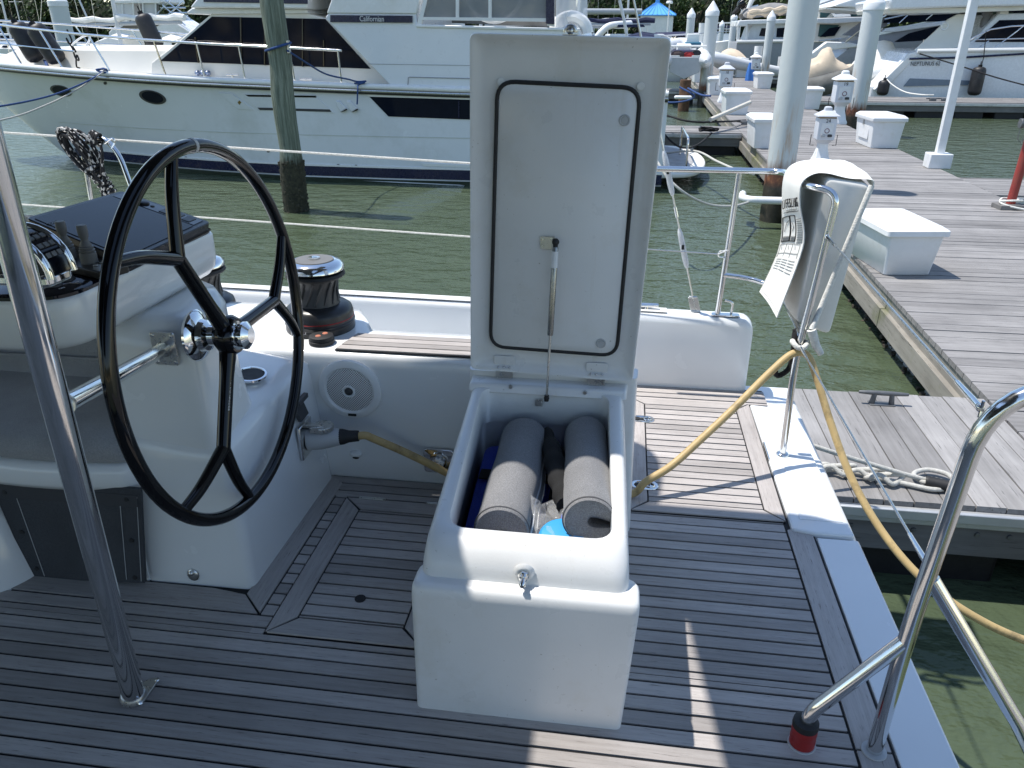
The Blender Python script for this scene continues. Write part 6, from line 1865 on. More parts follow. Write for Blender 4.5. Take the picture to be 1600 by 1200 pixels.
# --- white flybridge cruiser with green glass --------------------------
Y4 = 45.0
t = thing('motor_cruiser', 'white cruiser with green tinted glass left of the sport yacht', 'yacht', at(1310, 80, y=Y4))
x0 = at(1270, 80, y=Y4).x
mb = MB(); hull_sections(mb, [(x0-1, Y4, Y4+4, .35, -1.2, .1), (x0+3, Y4, Y4+4, .6, -1.3, .3), (x0+8, Y4+.5, Y4+3.5, 1.0, -1.2, .6), (x0+11, Y4+1.9, Y4+2.1, 1.3, -.8, .05)]); mb.build('hull', FRP, t, smooth=30)
hs = pl([(1262, 66), (1274, 36), (1276, 30), (1370, 28), (1390, 62)], Y4+.4, 3.2, 'deckhouse', FRPC, t, bevel=.03)
pl([(1278, 57), (1281, 38), (1312, 39), (1298, 52), (1290, 58)], Y4+.37, .05, 'side_window', TINTG, hs)
pl([(1281, 58), (1296, 44), (1314, 41), (1304, 56)], Y4+.33, .05, 'dark_glass', TINT, hs)
pl([(1275, 36), (1277, 28.5), (1365, 26), (1348, 34), (1300, 37)], Y4+.1, 3.8, 'brow', FRP, t, bevel=.03)
hs = pl([(1276, 28), (1281, 14), (1362, 14), (1366, 27)], Y4+.9, 2.4, 'flybridge', FRPC, t, bevel=.02)
pl([(1281, 27.5), (1282, 18), (1300, 19), (1291, 27.5)], Y4+.87, .05, 'bridge_window', TINTG, hs)
pl([(1324, 26), (1330, 18), (1350, 18), (1356, 25)], Y4+.87, .05, 'bridge_window', TINTG, hs)
pl([(1296, 14), (1304, 27), (1330, 26), (1328, 20), (1318, 16), (1318, 21), (1305, 22), (1300, 14)], Y4+.5, .5, 'radar_arch', FRP, t, bevel=.02)
pl([(1278, 10), (1282, 4), (1330, -12), (1600, -30), (1600, 2), (1345, 14), (1310, 13)], Y4+.5, 3.2, 'hardtop', simple('hardtop_grey', (.40, .42, .44), .4), t, bevel=.05)
tubeline([(1279, 64), (1320, 60), (1360, 46), (1390, 36)], Y4-.05, .035, 'side_rail', INOX, t)

# --- tan covered tender on the dock side ------------------------------
t = thing('covered_tender', 'inflatable tender under a wrinkled tan cover behind the thick steel piling', 'tender', at(1300, 130, y=27))
mb = MB(); rows = []
random.seed(8)
prof = [(1236, 118, 130), (1246, 104, 131), (1258, 98, 130), (1274, 90, 127), (1286, 77, 124), (1296, 78, 121), (1303, 90, 118), (1312, 99, 116), (1324, 103, 114), (1335, 104, 113), (1342, 108, 112)]
for px, yt, yb in prof:
    a, b = at(px, yt, y=27.2), at(px, yb, y=27.2)
    rows.append([V((a.x+random.uniform(-.03, .03), 27.2-.55*math.cos(s), b.z+(a.z-b.z)*math.sin(s)**.75+random.uniform(-.07, .07))) for s in [math.pi*i/14 for i in range(15)]])
mb.sheet(rs(rows, 3), (0, 0, .02)); mb.build('tan_cover', TANC, t, smooth=50)
mb = MB(); mb.tube(spline([at(1238, 132, y=26.3), at(1262, 138, y=26.2), at(1300, 130, y=26.2), at(1335, 119, y=26.4), at(1342, 112, y=27)], 5), .30, 12); mb.build('hull_tube', simple('tender_grey', (.11, .11, .10), .7, var=.3, vscale=5), t)
mb = MB(); a, b = at(1290, 142, y=26.6), at(1340, 140, y=26.6); mb.tube([a, b], .05, 6); mb.build('cradle', GALV, t)


def rib(loc, rz, L, W, label, tube_mat, hull_mat, r=.24, extras=(), tilt=0.):
    """rigid inflatable: U shaped tube, hull, transom, seat, outboard"""
    t = thing('inflatable_boat', label, 'inflatable boat', loc, None)
    M = Matrix.Rotation(rz, 3, 'Z') @ Matrix.Rotation(tilt, 3, 'Y'); o = V(loc)
    def w(x, y, z): return o+M @ V((x, y, z))
    pts = [(0, W/2-r), (L*.35, W/2-r), (L*.62, W/2-r*1.05), (L*.82, W*.30), (L*.95, W*.10), (L*.97, 0), (L*.95, -W*.10), (L*.82, -W*.30), (L*.62, -W/2+r*1.05), (L*.35, -W/2+r), (0, -W/2+r)]
    sp = spline([w(x, y, .45+.22*(x/L)**2) for x, y in pts], 5)
    mb = MB(); mb.tube([sp[0]-M @ V((.30, 0, 0))]+sp+[sp[-1]-M @ V((.30, 0, 0))], [r*.25]+[r]*len(sp)+[r*.25], 14); mb.build('side_tube', tube_mat, t)
    mb = MB(); rings = []
    for x, hb, zk in ((0, W/2-r, -.05), (L*.4, W/2-r, -.05), (L*.7, W*.28, .1), (L*.93, .05, .42)):
        rings.append([w(x, -hb, .42), w(x, -hb*.8, .2+zk), w(x, 0, zk), w(x, hb*.8, .2+zk), w(x, hb, .42)])
    mb.loft(rings); mb.build('hull', hull_mat, t, bevel=.02)
    mb = MB(); mb.prism([w(.02, y, z) for y, z in ((-W/2+r, .62), (-W*.28, .05), (0, -.02), (W*.28, .05), (W/2-r, .62), (W*.12, .62), (W*.1, .5), (-W*.1, .5), (-W*.12, .62))], M @ V((.06, 0, 0))); mb.build('transom', FRP if 'row' not in label else hull_mat, t)
    mb = MB(); mb.obox(w(L*.45, 0, .62), (.5, .55, .5), M=M); mb.build('console', FRP, t, bevel=.05)
    mb = MB(); mb.obox(w(L*.28, 0, .55), (.4, .9, .3), M=M); mb.build('seat', NAVYC, t, bevel=.05)
    return t, w


# RIB facing the camera (hung stern-on left of the tall piling)
o = at(1066, 108, y=33)
t, wv = rib(V((o.x, 31.6, .20)), R(90), 3.6, 1.95, 'inflatable boat seen stern on with red bundles inside left of the tall piling', HYPA, LGREY, r=.25, tilt=R(-5))
mb = MB(); mb.prism([V((o.x+x, 31.55, z)) for x, z in ((-.62, .77), (-.55, .25), (0, 0), (.55, .25), (.62, .77))], (0, .05, 0)); mb.build('transom_skirt', LGREY, t, bevel=.02)
mb = MB(); mb.tube([V((o.x-.75, 31.9, 1.13)), V((o.x+.75, 31.9, 1.13))], .04, 8); mb.build('cross_bar', FRP, t)
tag(MB().ball(V((o.x+.15, 31.95, .82)), .16, 6, (1.4, .8, .8)).build('life_vest', simple('vest_red', (.40, .03, .03), .8)), 'red life vest bundle lying in the stern on inflatable', 'life vest')
tag(MB().ball(V((o.x-.28, 31.95, .84)), .2, 6, (1.3, .8, .8)).build('duffel_bag', simple('duffel_brown', (.07, .05, .05), .9)), 'dark brown duffel lying in the stern on inflatable', 'bag')
tag(MB().ball(V((o.x+.40, 32.0, .86)), .18, 6, (1.1, .8, .9)).build('duffel_bag', simple('duffel_black', (.03, .03, .035), .9)), 'black duffel beside the red vest in the stern on inflatable', 'bag')
t = thing('deck_chair', 'blue and white seat box raised above the stern on inflatable', 'seat', V((o.x+.35, 33.2, 1.0)))
mb = MB(); mb.obox((o.x+.35, 33.4, 1.15), (.6, .4, .22)); mb.build('seat', simple('teal_seat', (.03, .14, .22), .7), t, bevel=.03)
mb = MB(); mb.obox((o.x+.35, 33.55, 1.38), (.5, .1, .35)); mb.build('backrest', FRP, t, bevel=.03)
# timber piling stub and guide under it
t = thing('timber_piling', 'short brown timber piling stub under the stern on inflatable', 'piling', at(1072, 122, y=30))
q = at(1072, 120, y=30.2); mb = MB(); mb.tube([V((q.x, 30.2, -2)), V((q.x, 30.2, .05))], .20, 18); mb.build('shaft', simple('brown_timber', (.13, .07, .04), .9, var=.4, bump=.8), t)
mb = MB(); q2 = at(1070, 124, y=29.8); mb.obox((q2.x, 29.9, DZ-.02), (.62, .2, .12)); tag(mb.build('pile_guide', WPLAS, bevel=.05), 'white pile guide across the brown timber stub', 'bracket')

t, wv = rib(V((at(1210, 96, y=45).x, 45.0, -.75)), R(200), 4.4, 2.0, 'pale inflatable boat with raised bow behind the distant dock boxes', HYPA, FRP, r=.27, tilt=R(-9))
mb = MB(); mb.tube([V((at(1186, 70, y=45).x, 45, .35)), V((at(1186, 70, y=45).x, 45, .95))], .22, 10); mb.build('helm_seat', FRP, t)
t, wv = rib(V((at(1126, 84, y=58).x, 58, -.7)), R(95), 3.6, 1.9, 'small white inflatable moored far behind the tall piling', FRP, FRP, r=.26)
mb = MB(); rows = []
for px, yt, yb in ((1120, 93, 96), (1130, 80, 96), (1142, 76, 95), (1155, 80, 92), (1162, 88, 90)):
    a, b = at(px, yt, y=50), at(px, yb, y=50)
    rows.append([V((a.x, 50-1.1*math.cos(s), b.z+(a.z-b.z)*math.sin(s))) for s in [math.pi*i/8 for i in range(9)]])
tag(mb.sheet(rs(rows, 2), (0, 0, .02)).build('tan_cover', TANC), 'low tan cover over a small boat at the far dock', 'boat cover')

# --- white trawler with loaded roof ---------------------------------
Y5 = 54.0
t = thing('trawler_yacht', 'white trawler cabin boat with a covered dinghy stowed on its roof', 'boat', at(1200, 80, y=Y5))
x0 = at(1150, 80, y=Y5).x
mb = MB(); hull_sections(mb, [(x0, Y5, Y5+4, at(1150, 66, y=Y5).z, -1.3, .1), (x0+5, Y5, Y5+4, at(1200, 64, y=Y5).z, -1.3, .3), (x0+10, Y5+.3, Y5+3.7, .9, -1.2, .7), (x0+12, Y5+1.9, Y5+2.1, 1.2, -.8, .05)]); hl = mb.build('hull', FRPG, t, smooth=30)
mb = MB(); mb.tube([V((x0, Y5-.03, at(1150, 65, y=Y5).z)), V((x0+5, Y5-.03, at(1200, 63, y=Y5).z)), V((x0+10, Y5+.27, .92))], .10, 8); mb.build('gunwale', FRP, t)
cb = pl([(1166, 65), (1176, 37), (1275, 35), (1275, 64)], Y5+.4, 3.2, 'cabin', simple('cabin_grey_white', (.62, .65, .66), .4), t, bevel=.03)
pl([(1186, 56), (1190, 44), (1200, 44), (1200, 57)], Y5+.37, .05, 'window', TINT, cb)
pl([(1213, 58), (1214, 44), (1228, 43), (1228, 58)], Y5+.37, .05, 'window', TINT, cb)
pl([(1152, 41), (1155, 32), (1170, 31), (1275, 29), (1275, 36), (1168, 38), (1168, 41)], Y5, 4.0, 'roof', FRP, t, bevel=.04)
for px in (1153, 1167): tubeline([(px, 40), (px-1, 65)], Y5+.1, .07, 'roof_post', FRP, t)
mb = MB(); rows = []
for px, yt, yb in ((1158, 22, 27), (1164, 14, 28), (1180, 10, 27), (1200, 6, 25), (1220, 6, 24), (1245, 10, 24)):
    a, b = at(px, yt, y=Y5+1.6), at(px, yb, y=Y5+1.6)
    rows.append([V((a.x, Y5+1.6-1.2*math.cos(s), b.z+(a.z-b.z)*math.sin(s)**.7+random.uniform(-.05, .05))) for s in [math.pi*i/8 for i in range(9)]])
tag(mb.sheet(rs(rows, 2), (0, 0, .02)).build('boat_cover', GREYC), 'grey cover over the dinghy on the trawler roof', 'boat cover')
for j, (a_, b_) in enumerate((((1167, 24), (1240, 16)), ((1170, 20), (1236, 13)))):
    mb = MB(); P = [at(a_[0]+(b_[0]-a_[0])*i/10, a_[1]+(b_[1]-a_[1])*i/10+1.2*math.sin(i*2+j), y=Y5+.5) for i in range(11)]
    mb.tube(P, [.16+.05*math.sin(i*1.9) for i in range(11)], 8); tag(mb.build('rolled_tarp', TANC), 'cream rolled tarp upper one on the trawler roof' if j else 'cream rolled tarp lower one along the trawler roof edge', 'tarp')
t = thing('outboard_motor', 'tilted black outboard motor hanging behind the trawler roof', 'outboard motor', at(1155, 15, y=Y5+1))
mb = MB(); mb.tube([at(1163, 3, y=Y5+1), at(1158, 8, y=Y5+1), at(1155, 12, y=Y5+1)], [.25, .30, .2], 10); mb.build('cowl', BLKGLOSS, t)
mb = MB(); mb.tube([at(1155, 12, y=Y5+1), at(1148, 19, y=Y5+1), at(1144, 22, y=Y5+1)], [.16, .13, .07], 8); mb.tube([at(1147, 16, y=Y5+1), at(1150, 24, y=Y5+1)], .06, 6); mb.build('leg', BLK, t)
mb = MB(); mb.tube([at(1178, -6, y=Y5+2), at(1170, 12, y=Y5+2), at(1184, 12, y=Y5+2)], .18, 8); tag(mb.build('folded_seat', FRP), 'white upright frame beside the trawler roof cover', 'frame')

# --- sailing boats with navy canvas between lid and pavilion -----------
def mast(par, p, h, r=.09, mat=None, spreaders=True):
    mb = MB(); mb.tube([V(p), V(p)+V((0, 0, h))], [r, r*.8], 10)
    if spreaders:
        for k in (.35, .65): mb.tube([V(p)+V((-1.0, 0, h*k)), V(p)+V((1.0, 0, h*k))], .03, 6)
    m = mb.build('mast', mat or simple('mast_alu', (.62, .63, .64), .4, .3), par)
    mb = MB()
    for dx in (-1.2, 1.2): mb.tube([V(p)+V((dx, .2, -.2)), V(p)+V((dx*.85, .1, h*.35)), V(p)+V((0, 0, h))], .012, 4)
    mb.tube([V(p)+V((-4.2, 0, -.1)), V(p)+V((0, 0, h))], .012, 4); mb.build('stay', INOXB, m)
    return m


def sailboat(x, y, L, label, cover, h=13, hullmat=None, rz=0., zs=.25):
    t = thing('sailing_boat', label, 'sailing boat', (x, y, -1.0), 'sailing boats in the marina')
    M = Matrix.Rotation(rz, 4, 'Z'); T = Matrix.Translation((x, y, 0)) @ M
    mb = MB(); hull_sections(mb, [(0, -1.3, 1.3, zs-.05, -1.2, .4), (L*.3, -1.75, 1.75, zs, -1.3, .5), (L*.6, -1.6, 1.6, zs+.1, -1.3, .6), (L*.85, -.8, .8, zs+.25, -1.1, .4), (L, -.05, .05, zs+.4, -.7, .02)])
    bmesh.ops.transform(mb.bm, matrix=T, verts=mb.bm.verts[:]); hl = mb.build('hull', hullmat or FRP, t, smooth=30)
    mb = MB(); mb.loft([[V((xx, yy, z)) for xx, yy, z in ((x0_, -hb, zs), (x0_+.1, -hb*.8, zs+hh), (x0_+.1, hb*.8, zs+hh), (x0_, hb, zs))] for x0_, hb, hh in ((L*.28, 1.1, .45), (L*.5, 1.05, .45), (L*.68, .7, .32), (L*.74, .5, .05))])
    bmesh.ops.transform(mb.bm, matrix=T, verts=mb.bm.verts[:]); cb = mb.build('coachroof', FRP, t, bevel=.04)
    mb = MB()
    for sy in (-1, 1): mb.prism([(L*.32, sy*1.02, zs+.14), (L*.6, sy*.92, zs+.14), (L*.58, sy*.86, zs+.32), (L*.33, sy*.94, zs+.32)], (0, -sy*.06, 0))
    bmesh.ops.transform(mb.bm, matrix=T, verts=mb.bm.verts[:]); mb.build('window', TINT, cb)
    mb = MB(); mb.tube([V((L*.22, 0, 1.75+zs)), V((L*.55, 0, 1.7+zs))], .08, 8); bmesh.ops.transform(mb.bm, matrix=T, verts=mb.bm.verts[:]); bo = mb.build('boom', simple('boom_grey', (.40, .42, .44), .4), t)
    mb = MB(); mb.tube([V((L*.2+L*.36*i/8, 0, 1.92+zs+.04*math.sin(i*2))) for i in range(9)], [.13+.03*math.sin(i*1.7) for i in range(9)], 8); bmesh.ops.transform(mb.bm, matrix=T, verts=mb.bm.verts[:]); mb.build('sail_cover', cover, bo)
    mast(t, T @ V((L*.57, 0, zs+.3)), h)
    mb = MB()
    for sy in (-1, 1):
        mb.tube([V((L*k, sy*hb, zs+.62+.3*k)) for k, hb in ((.02, 1.2), (.3, 1.65), (.6, 1.5), (.85, .75), (.99, .05))], .018, 6)
        for k, hb in ((.02, 1.2), (.2, 1.55), (.4, 1.65), (.6, 1.5), (.8, .95)): mb.tube([V((L*k, sy*hb, zs+.05)), V((L*k, sy*hb, zs+.62+.3*k))], .016, 6)
    bmesh.ops.transform(mb.bm, matrix=T, verts=mb.bm.verts[:]); mb.build('guard_rail', INOX, t)
    mb = MB(); mb.loft([[V((xx, -1.3, zs+.5)), V((xx, -1.2, zs+1.5+dz)), V((xx, 0, zs+1.75+dz)), V((xx, 1.2, zs+1.5+dz)), V((xx, 1.3, zs+.5))] for xx, dz in ((L*.20, -.5), (L*.26, -.4), (L*.33, -.6))], closed=False, cap0=False, cap1=False)
    bmesh.ops.transform(mb.bm, matrix=T, verts=mb.bm.verts[:]); mb.build('spray_hood', cover, t)
    return t


q = at(1000, 90, y=52)
sailboat(at(1085, 80, y=50).x, 50, 12, 'sailing boat with navy sail cover and hood just right of the lid top', NAVYC, 15, rz=R(180), zs=.30)
sailboat(at(935, 80, y=44).x, 44, 11, 'sailing boat with blue canvas mostly behind the open lid', simple('blue_canvas', (.03, .12, .40), .85, bump=.5, bscale=5), 14, rz=R(178))
# navy canopy boat and white hull stern near the tall piling
t = thing('center_console_boat', 'white open boat under a stretched navy canopy', 'boat', at(1050, 60, y=64))
x0 = at(1012, 70, y=64).x
mb = MB(); hull_sections(mb, [(x0, 64, 66.6, .35, -1.2, .1), (x0+3, 64, 66.6, .5, -1.3, .3), (x0+7, 65.2, 65.4, .9, -.8, .05)]); mb.build('hull', FRP, t, smooth=30)
mb = MB(); mb.loft([[V((x0+d, 63.7, 1.35-a)), V((x0+d, 64.4, 1.65-a)), V((x0+d, 66, 1.65-a)), V((x0+d, 66.8, 1.35-a))] for d, a in ((-.4, .5), (.6, .05), (2.6, .0), (4.2, .1))], closed=False, cap0=False, cap1=False); mb.build('canopy', NAVYC, t)
for d in (0, 2, 4):
    for yy in (63.9, 66.6):
        mb = MB(); mb.tube([V((x0+d, yy, .3)), V((x0+d, yy, 1.4))], .04, 6); mb.build('canopy_post', INOX, t)

# --- pavilion with blue roof --------------------------------------------
Yp = 106.0
t = thing('pavilion', 'small white pavilion with a bright blue hipped metal roof', 'pavilion', at(1027, 40, y=Yp))
a, b = at(997, 23, y=Yp), at(1057, 23, y=Yp); w_ = b.x-a.x; c = (a+b)/2
mb = MB(); apex = at(1027, 4, y=Yp).z
base = [V((a.x, Yp, a.z)), V((b.x, Yp, a.z)), V((b.x, Yp+w_, a.z)), V((a.x, Yp+w_, a.z))]
tp_ = [V((c.x+sx*w_*.06, Yp+w_/2+sy*w_*.06, apex)) for sx, sy in ((-1, -1), (1, -1), (1, 1), (-1, 1))]
mb.loft([[p-V((0, 0, .12)) for p in base], base, tp_]); rf = mb.build('roof', ROOFB, t, smooth=0)
mb = MB()
for i in range(9):
    k = -1+2*i/8
    mb.tube([V((c.x+k*w_/2, Yp-.02, a.z+.03)), V((c.x+k*w_*.06, Yp+w_/2-w_*.06, apex+.03))], .035, 4)
mb.build('roof_seam', simple('seam_blue', (.05, .25, .62), .4), rf)
mb = MB(); mb.obox((c.x, Yp+w_/2, (a.z-.12-1.0)/2+.35), (w_*.86, w_*.86, a.z+.6)); mb.build('wall', FRP, t)
mb = MB(); mb.obox((c.x, Yp+w_/2, apex+.25), (.5, .5, .5)); mb.build('cupola', ROOFB, t, bevel=.05)

# --- far left boats -----------------------------------------------------
Y6 = 52.0
t = thing('sport_fisher', 'white sport fishing boat with an enclosed tower bridge beyond the yacht bow', 'boat', at(230, 60, y=Y6))
x0 = at(178, 70, y=Y6).x; x1 = at(300, 60, y=Y6).x
mb = MB(); hull_sections(mb, [(x0-4.5, Y6+1.9, Y6+2.1, .9, -.8, .05), (x0-2.5, Y6+.7, Y6+3.3, .75, -1.1, .6), (x0+.5, Y6, Y6+4, .55, -1.3, .3), (x1+1, Y6, Y6+4, .25, -1.3, .1)]); mb.build('hull', FRP, t, smooth=30)
cb = pl([(170, 50), (182, 38), (240, 24), (262, 28), (285, 42), (300, 52), (300, 60), (170, 60)], Y6+.5, 3.0, 'deckhouse', FRP, t, bevel=.05)
pl([(186, 45), (196, 38), (236, 31), (250, 38), (240, 44)], Y6+.46, .05, 'side_window', simple('window_dark_grey', (.05, .06, .07), .1), cb)
br = pl([(176, 30), (178, 24), (262, 22), (264, 30)], Y6+.7, 2.6, 'bridge_base', FRP, t, bevel=.03)
pl([(173, 5), (175, 1), (250, -3), (252, 3), (248, 5)], Y6+.5, 3.0, 'bridge_roof', FRP, t, bevel=.03)
for pts in ([(178, 25), (176, 5), (190, 5), (192, 24)], [(195, 24), (193, 6), (208, 5), (209, 23)], [(224, 23), (224, 6), (243, 5), (244, 22)]):
    pl(pts, Y6+.68, .04, 'clear_panel', VINYL, br)
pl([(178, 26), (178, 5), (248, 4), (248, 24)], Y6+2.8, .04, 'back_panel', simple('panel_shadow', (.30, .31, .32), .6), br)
for px in (178, 192, 209, 224, 244): tubeline([(px, 26), (px-1, 4)], Y6+.6, .05, 'bridge_post', FRP, br)
for a_, b_ in (((250, 4), (290, 40)), ((258, 0), (298, 30)), ((244, 24), (270, -6)), ((262, 24), (286, 2)), ((250, 12), (290, 12)), ((266, 20), (292, 20))): tubeline([a_, b_], Y6+.8, .045, 'tower_pipe', INOX, t)
tubeline([(120, -8), (140, 36)], Y6+1, .06, 'outrigger', simple('mast_alu', 0), t)

for (px, y, L, lab, rz_, cov, h) in ((20, 66, 11, 'sailing boat at the far left edge with pale hull', R(170), NAVYC, 15), (130, 40, 10, 'low sailing boat seen through the yacht bow rail', R(185), CANVAS, 13), (205, 34, 9, 'sailing boat with dark coachroof glass below the fishing boat', R(176), CANVAS, 12), (-40, 90, 12, 'distant sailing boat left of the frame edge row', R(160), simple('blue_canvas', 0), 16), (62, 110, 10, 'far sailing boat before the dark mangroves', R(200), NAVYC, 14)):
    q = at(px, 85, y=y)
    sailboat(q.x+L*.5, y, L, lab, cov, h, rz=rz_)
for px, y, r_, h, lb in ((935, 70, .11, 14, 'white mast with radar dome rising beside the pavilion'), (690, 80, .1, 15, 'far mast behind the yacht flybridge'), (1120, 95, .12, 16, 'far pale mast above the tall capped piling')):
    q = at(px, 70, y=y)
    t = sailboat(q.x-4, y, 11, 'sailing boat under the '+lb, NAVYC, h)
for x_, px, py, yy in ((0, 1046, 6, 95),):
    t = thing('radar_mast', 'thin white radar post standing right of the pavilion roof', 'mast', at(1046, 40, y=yy))
    p = at(px, py, y=yy); mb = MB(); mb.tube([V((p.x, yy, -1)), V((p.x, yy, p.z))], .07, 8); mb.build('post', FRP, t)
    mb = MB(); mb.lathe([(0, 0), (.35, .02), (.38, .1), (.3, .3), (0, .34)], p, n=16); mb.build('dome', FRP, t)
# motor cruisers filling the berths behind the lid and the far right
def cruiser(x, y, L, label, rz=0.):
    t = thing('motor_cruiser', label, 'motor boat', (x, y, -1.0), 'motor boats in the far berths')
    T = Matrix.Translation((x, y, 0)) @ Matrix.Rotation(rz, 4, 'Z')
    def fin(mb, *a, **k):
        bmesh.ops.transform(mb.bm, matrix=T, verts=mb.bm.verts[:]); return mb.build(*a, **k)
    mb = MB(); hull_sections(mb, [(0, -1.8, 1.8, .3, -1.3, .1), (L*.4, -1.9, 1.9, .45, -1.3, .3), (L*.75, -1.2, 1.2, .8, -1.1, .6), (L, -.05, .05, 1.1, -.7, .02)]); fin(mb, 'hull', FRP, t, smooth=30)
    mb = MB(); mb.loft([[V((a, -h, z0)) for a, h, z0 in ()] or [V((L*.15, -1.4, .4)), V((L*.7, -1.2, .6)), V((L*.7, 1.2, .6)), V((L*.15, 1.4, .4))], [V((L*.18, -1.3, 1.5)), V((L*.52, -1.1, 1.5)), V((L*.52, 1.1, 1.5)), V((L*.18, 1.3, 1.5))]]); c = fin(mb, 'deckhouse', FRP, t, bevel=.05)
    mb = MB()
    for s in (-1, 1): mb.prism([(L*.2, s*1.40, .8), (L*.6, s*1.24, .85), (L*.52, s*1.17, 1.3), (L*.2, s*1.34, 1.3)], (0, -s*.04, 0))
    fin(mb, 'window', TINT, c)
    mb = MB(); mb.loft([[V((L*.15, -1.2, 2.4)), V((L*.45, -1.1, 2.4)), V((L*.45, 1.1, 2.4)), V((L*.15, 1.2, 2.4))], [V((L*.15, -1.2, 2.5)), V((L*.45, -1.1, 2.5)), V((L*.45, 1.1, 2.5)), V((L*.15, 1.2, 2.5))]])
    for a in (.17, .42):
        for s in (-1, 1): mb.tube([V((L*a, s*1.05, 1.5)), V((L*a, s*1.05, 2.42))], .04, 6)
    fin(mb, 'hardtop', FRP, t, bevel=.03)
    mb = MB()
    for s in (-1, 1): mb.tube([V((L*k, s*hb, 1.0+.7*k)) for k, hb in ((.5, 1.7), (.75, 1.15), (.98, .1))], .025, 6)
    fin(mb, 'bow_rail', INOX, t)
    return t


cruiser(at(905, 70, y=60).x, 60, 11, 'white motor boat showing left of the boom behind the lid top', R(8))
cruiser(at(960, 60, y=84).x, 84, 11, 'far white motor boat below the pavilion', R(170))
cruiser(at(300, 70, y=70).x, 70, 11, 'white motor boat half behind the fishing boat', R(12))
cruiser(at(90, 70, y=80).x, 80, 10, 'far white motor boat behind the capped timber grey piling', R(190))
cruiser(at(1130, 60, y=84).x, 84, 10, 'far motor boat berthed at the head of the dock', R(95))
cruiser(at(1420, 60, y=62).x, 62, 13, 'white motor boat hidden behind the sport yacht', R(5))
# grey boom seen over the lid corner
mb = MB(); mb.tube([at(912, 18, y=40), at(1002, 18, y=41)], .13, 12)
tag(mb.build('furling_boom', simple('boom_grey', 0)), 'pale grey boom pointing at the pavilion from behind the lid', 'boom')
t = thing('stern_arch', 'white arch and dark frame of a boat behind the lid top right corner', 'arch', at(950, 50, y=36))
mb = MB(); mb.tube(spline([at(932, 60, y=36), at(940, 50, y=36), at(954, 40, y=36.2), at(985, 37, y=37)], 4), .14, 10); mb.build('arch_tube', FRP, t)
mb = MB(); mb.prism([at(px, py, y=36.3) for px, py in ((955, 39), (1005, 38), (1008, 42), (958, 43))], (0, 1.5, 0)); mb.build('canopy_edge', NAVYC, t)
mb = MB(); mb.tube([at(968, 0, y=34), at(975, 30, y=34), at(980, 60, y=34)], .06, 8); mb.build('radar_pole', simple('mast_alu', 0), t)

# mooring lines left of the dock on the right
rope([at(1030, 155, y=22), at(1045, 160, y=21.5), at(1070, 158, y=21), at(1085, 150, y=20), at(1062, 136, y=20.2)], .022, ROPEB, 'pale blue line sagging under the left finger pier')
rope([at(1075, 138, y=20.3), at(1095, 148, y=19), at(1110, 150, y=18.4)], .022, ROPEB, 'blue line from the pier to the tall piling foot')
rope([at(1036, 207, y=17), at(1050, 222, y=16.5), at(1068, 231, y=16.8), at(1090, 226, y=17.6), at(1112, 208, y=18.9)], .02, ROPEK, 'black line from the swim platform to the pier cleat')
rope([at(1036, 240, y=17), at(1085, 236, y=15), at(1120, 252, y=13.6), at(1150, 265, y=12.6), at(1178, 272, y=12)], .02, ROPE, 'grey line from the swim platform to the thick piling')
rope([at(1025, 250, y=9.5), at(1045, 280, y=9.3), at(1075, 305, y=9.3), at(1110, 320, y=9.8), at(1145, 322, y=10.6), at(1170, 316, y=11.6)], .016, ROPE, 'slack algae stained line sagging toward the thick piling')
rope([at(1040, 180, y=19), at(1080, 190, y=18.5), at(1130, 190, y=19.5), at(1165, 188, z=DZ+.06)], .022, ROPEK, 'dark line running to the small black cleat on the main dock')
mb = MB(); q0, q1 = at(1110, 187, y=18.9), at(1172, 160, y=20.8); mb.tube([q0, q1], .05, 8); tag(mb.build('boat_hook', simple('pole_cream', (.62, .58, .5), .6)), 'pale pole lying across the dock corner left of the lone box', 'pole')

# ---------------------------------------------------------------- mangroves on the far shore
def leaf_material(name, a, b, c):
    k = NB(name)
    geo = k.node('ShaderNodeNewGeometry')
    col = k.ramp(geo.outputs['Random Per Island'], [(0, a), (.55, b), (1, c)])
    k.l(col, k.b.inputs['Base Color']); k.b.inputs['Roughness'].default_value = .55
    k.b.inputs['Specular IOR Level'].default_value = .3
    return k.m


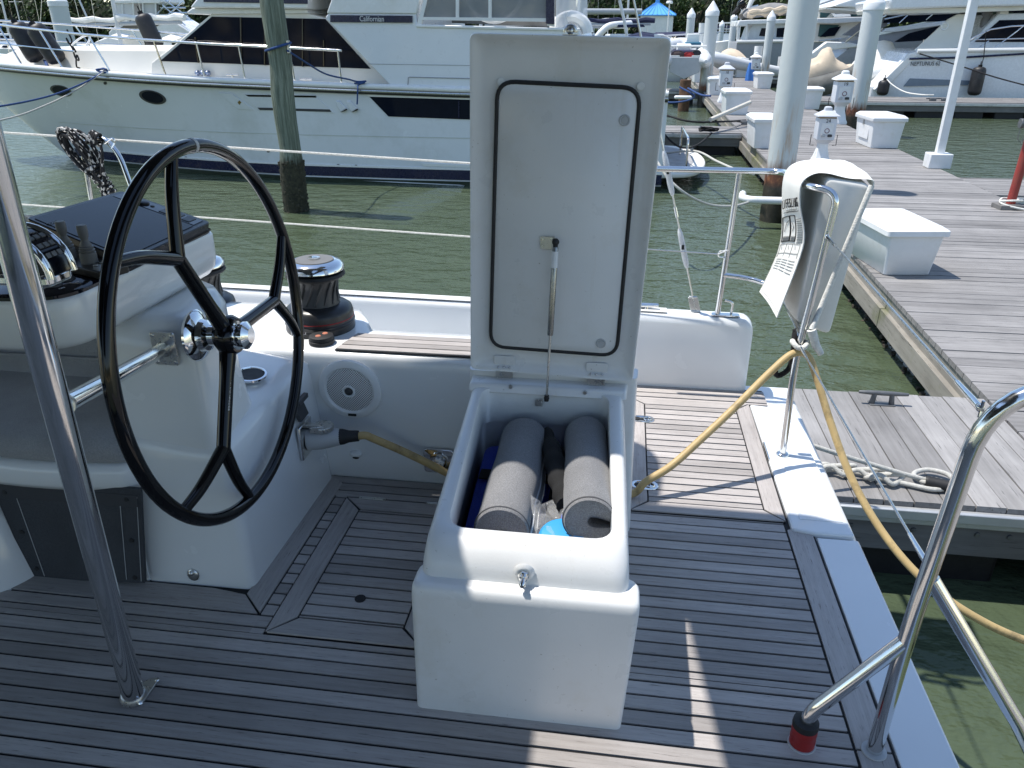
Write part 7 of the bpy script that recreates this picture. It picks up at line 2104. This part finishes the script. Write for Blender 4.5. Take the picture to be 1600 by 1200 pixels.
LEAF = leaf_material('mangrove_leaf', (.018, .032, .010), (.040, .070, .020), (.085, .125, .035))
TRUNK = simple('mangrove_trunk', (.09, .07, .055), .9, var=.3)
random.seed(99)
lab_k = 0
treex = []
x = -108.0
while x < 62:
    treex.append((x, 116+random.uniform(0, 7), random.uniform(7.0, 10.5))); x += random.uniform(3.6, 5.4)
verts, faces = [], []
tm = MB()
for (tx, ty, th_) in treex:
    tm.tube([V((tx, ty, -1)), V((tx+random.uniform(-.5, .5), ty, th_*.4)), V((tx+random.uniform(-1, 1), ty, th_*.8))], [.22, .16, .06], 6)
    for s in range(4):
        a = random.uniform(0, 6.28); tm.tube([V((tx, ty, th_*.15+s*.6)), V((tx+2.2*math.cos(a), ty+2*math.sin(a), th_*.4+s*.9))], [.09, .03], 5)
    for cl in range(34):
        low = cl < 24
        cx, cy = tx+random.gauss(0, 2.0), ty+random.gauss(-.5 if cl % 2 else 2.5, 1.3)
        cz = random.uniform(-.6, 6.6) if low else random.uniform(6, th_)
        rr_ = random.uniform(.8, 1.7)
        for l in range(46 if low else 24):
            v = V((random.gauss(0, 1), random.gauss(0, 1), random.gauss(0, 1))).normalized()*rr_*random.random()**.4
            c = V((cx, cy, cz))+V((v.x*1.2, v.y, v.z*.8))
            n_ = V((random.gauss(0, 1), random.gauss(0, 1), random.gauss(0, 1)+.6)).normalized()
            e1 = n_.orthogonal().normalized()*random.uniform(.20, .42); e2 = n_.cross(e1).normalized()*random.uniform(.11, .22)
            b0 = len(verts); verts += [c-e1, c+e2, c+e1, c-e2]; faces.append((b0, b0+1, b0+2, b0+3))
me = bpy.data.meshes.new('mangrove_wood'); me.from_pydata([tuple(v) for v in verts], [], faces); me.materials.append(LEAF)
wd = bpy.data.objects.new('mangrove_wood', me); COL.objects.link(wd)
tag(wd, 'dense dark green mangrove wood lining the far shore', 'trees', kind='stuff')
tm.build('trunk', TRUNK, wd)
mb = MB(); rows = []
for i in range(90):
    x = -112+178*i/89
    hh = 7.4+1.2*math.sin(i*.7)+.9*math.sin(i*1.9)+random.uniform(-.4, .4)
    rows.append([V((x, 121+random.uniform(-.5, .5), -1)), V((x, 121.5+random.uniform(-.6, .6), hh*.5)), V((x, 122.5+random.uniform(-.5, .5), hh*.85)), V((x, 124, hh)), V((x, 127, hh*.8)), V((x, 128, -1))])
mb.sheet(rows).build('dark_backing', simple('backing_green', (.014, .024, .009), .95, var=.6, vscale=1.2, bump=1., bscale=2.), wd)  # dark backing wall added behind the leaves to shut out bright sky gaps
# unseen copy of the wood, added behind the camera to block low sky light
w2 = wd.copy(); COL.objects.link(w2); w2.rotation_euler = (0, 0, math.pi); w2.location = (-30, 36, 0)
w2['label'] = 'unseen mangrove wood added behind the berth to darken reflections'
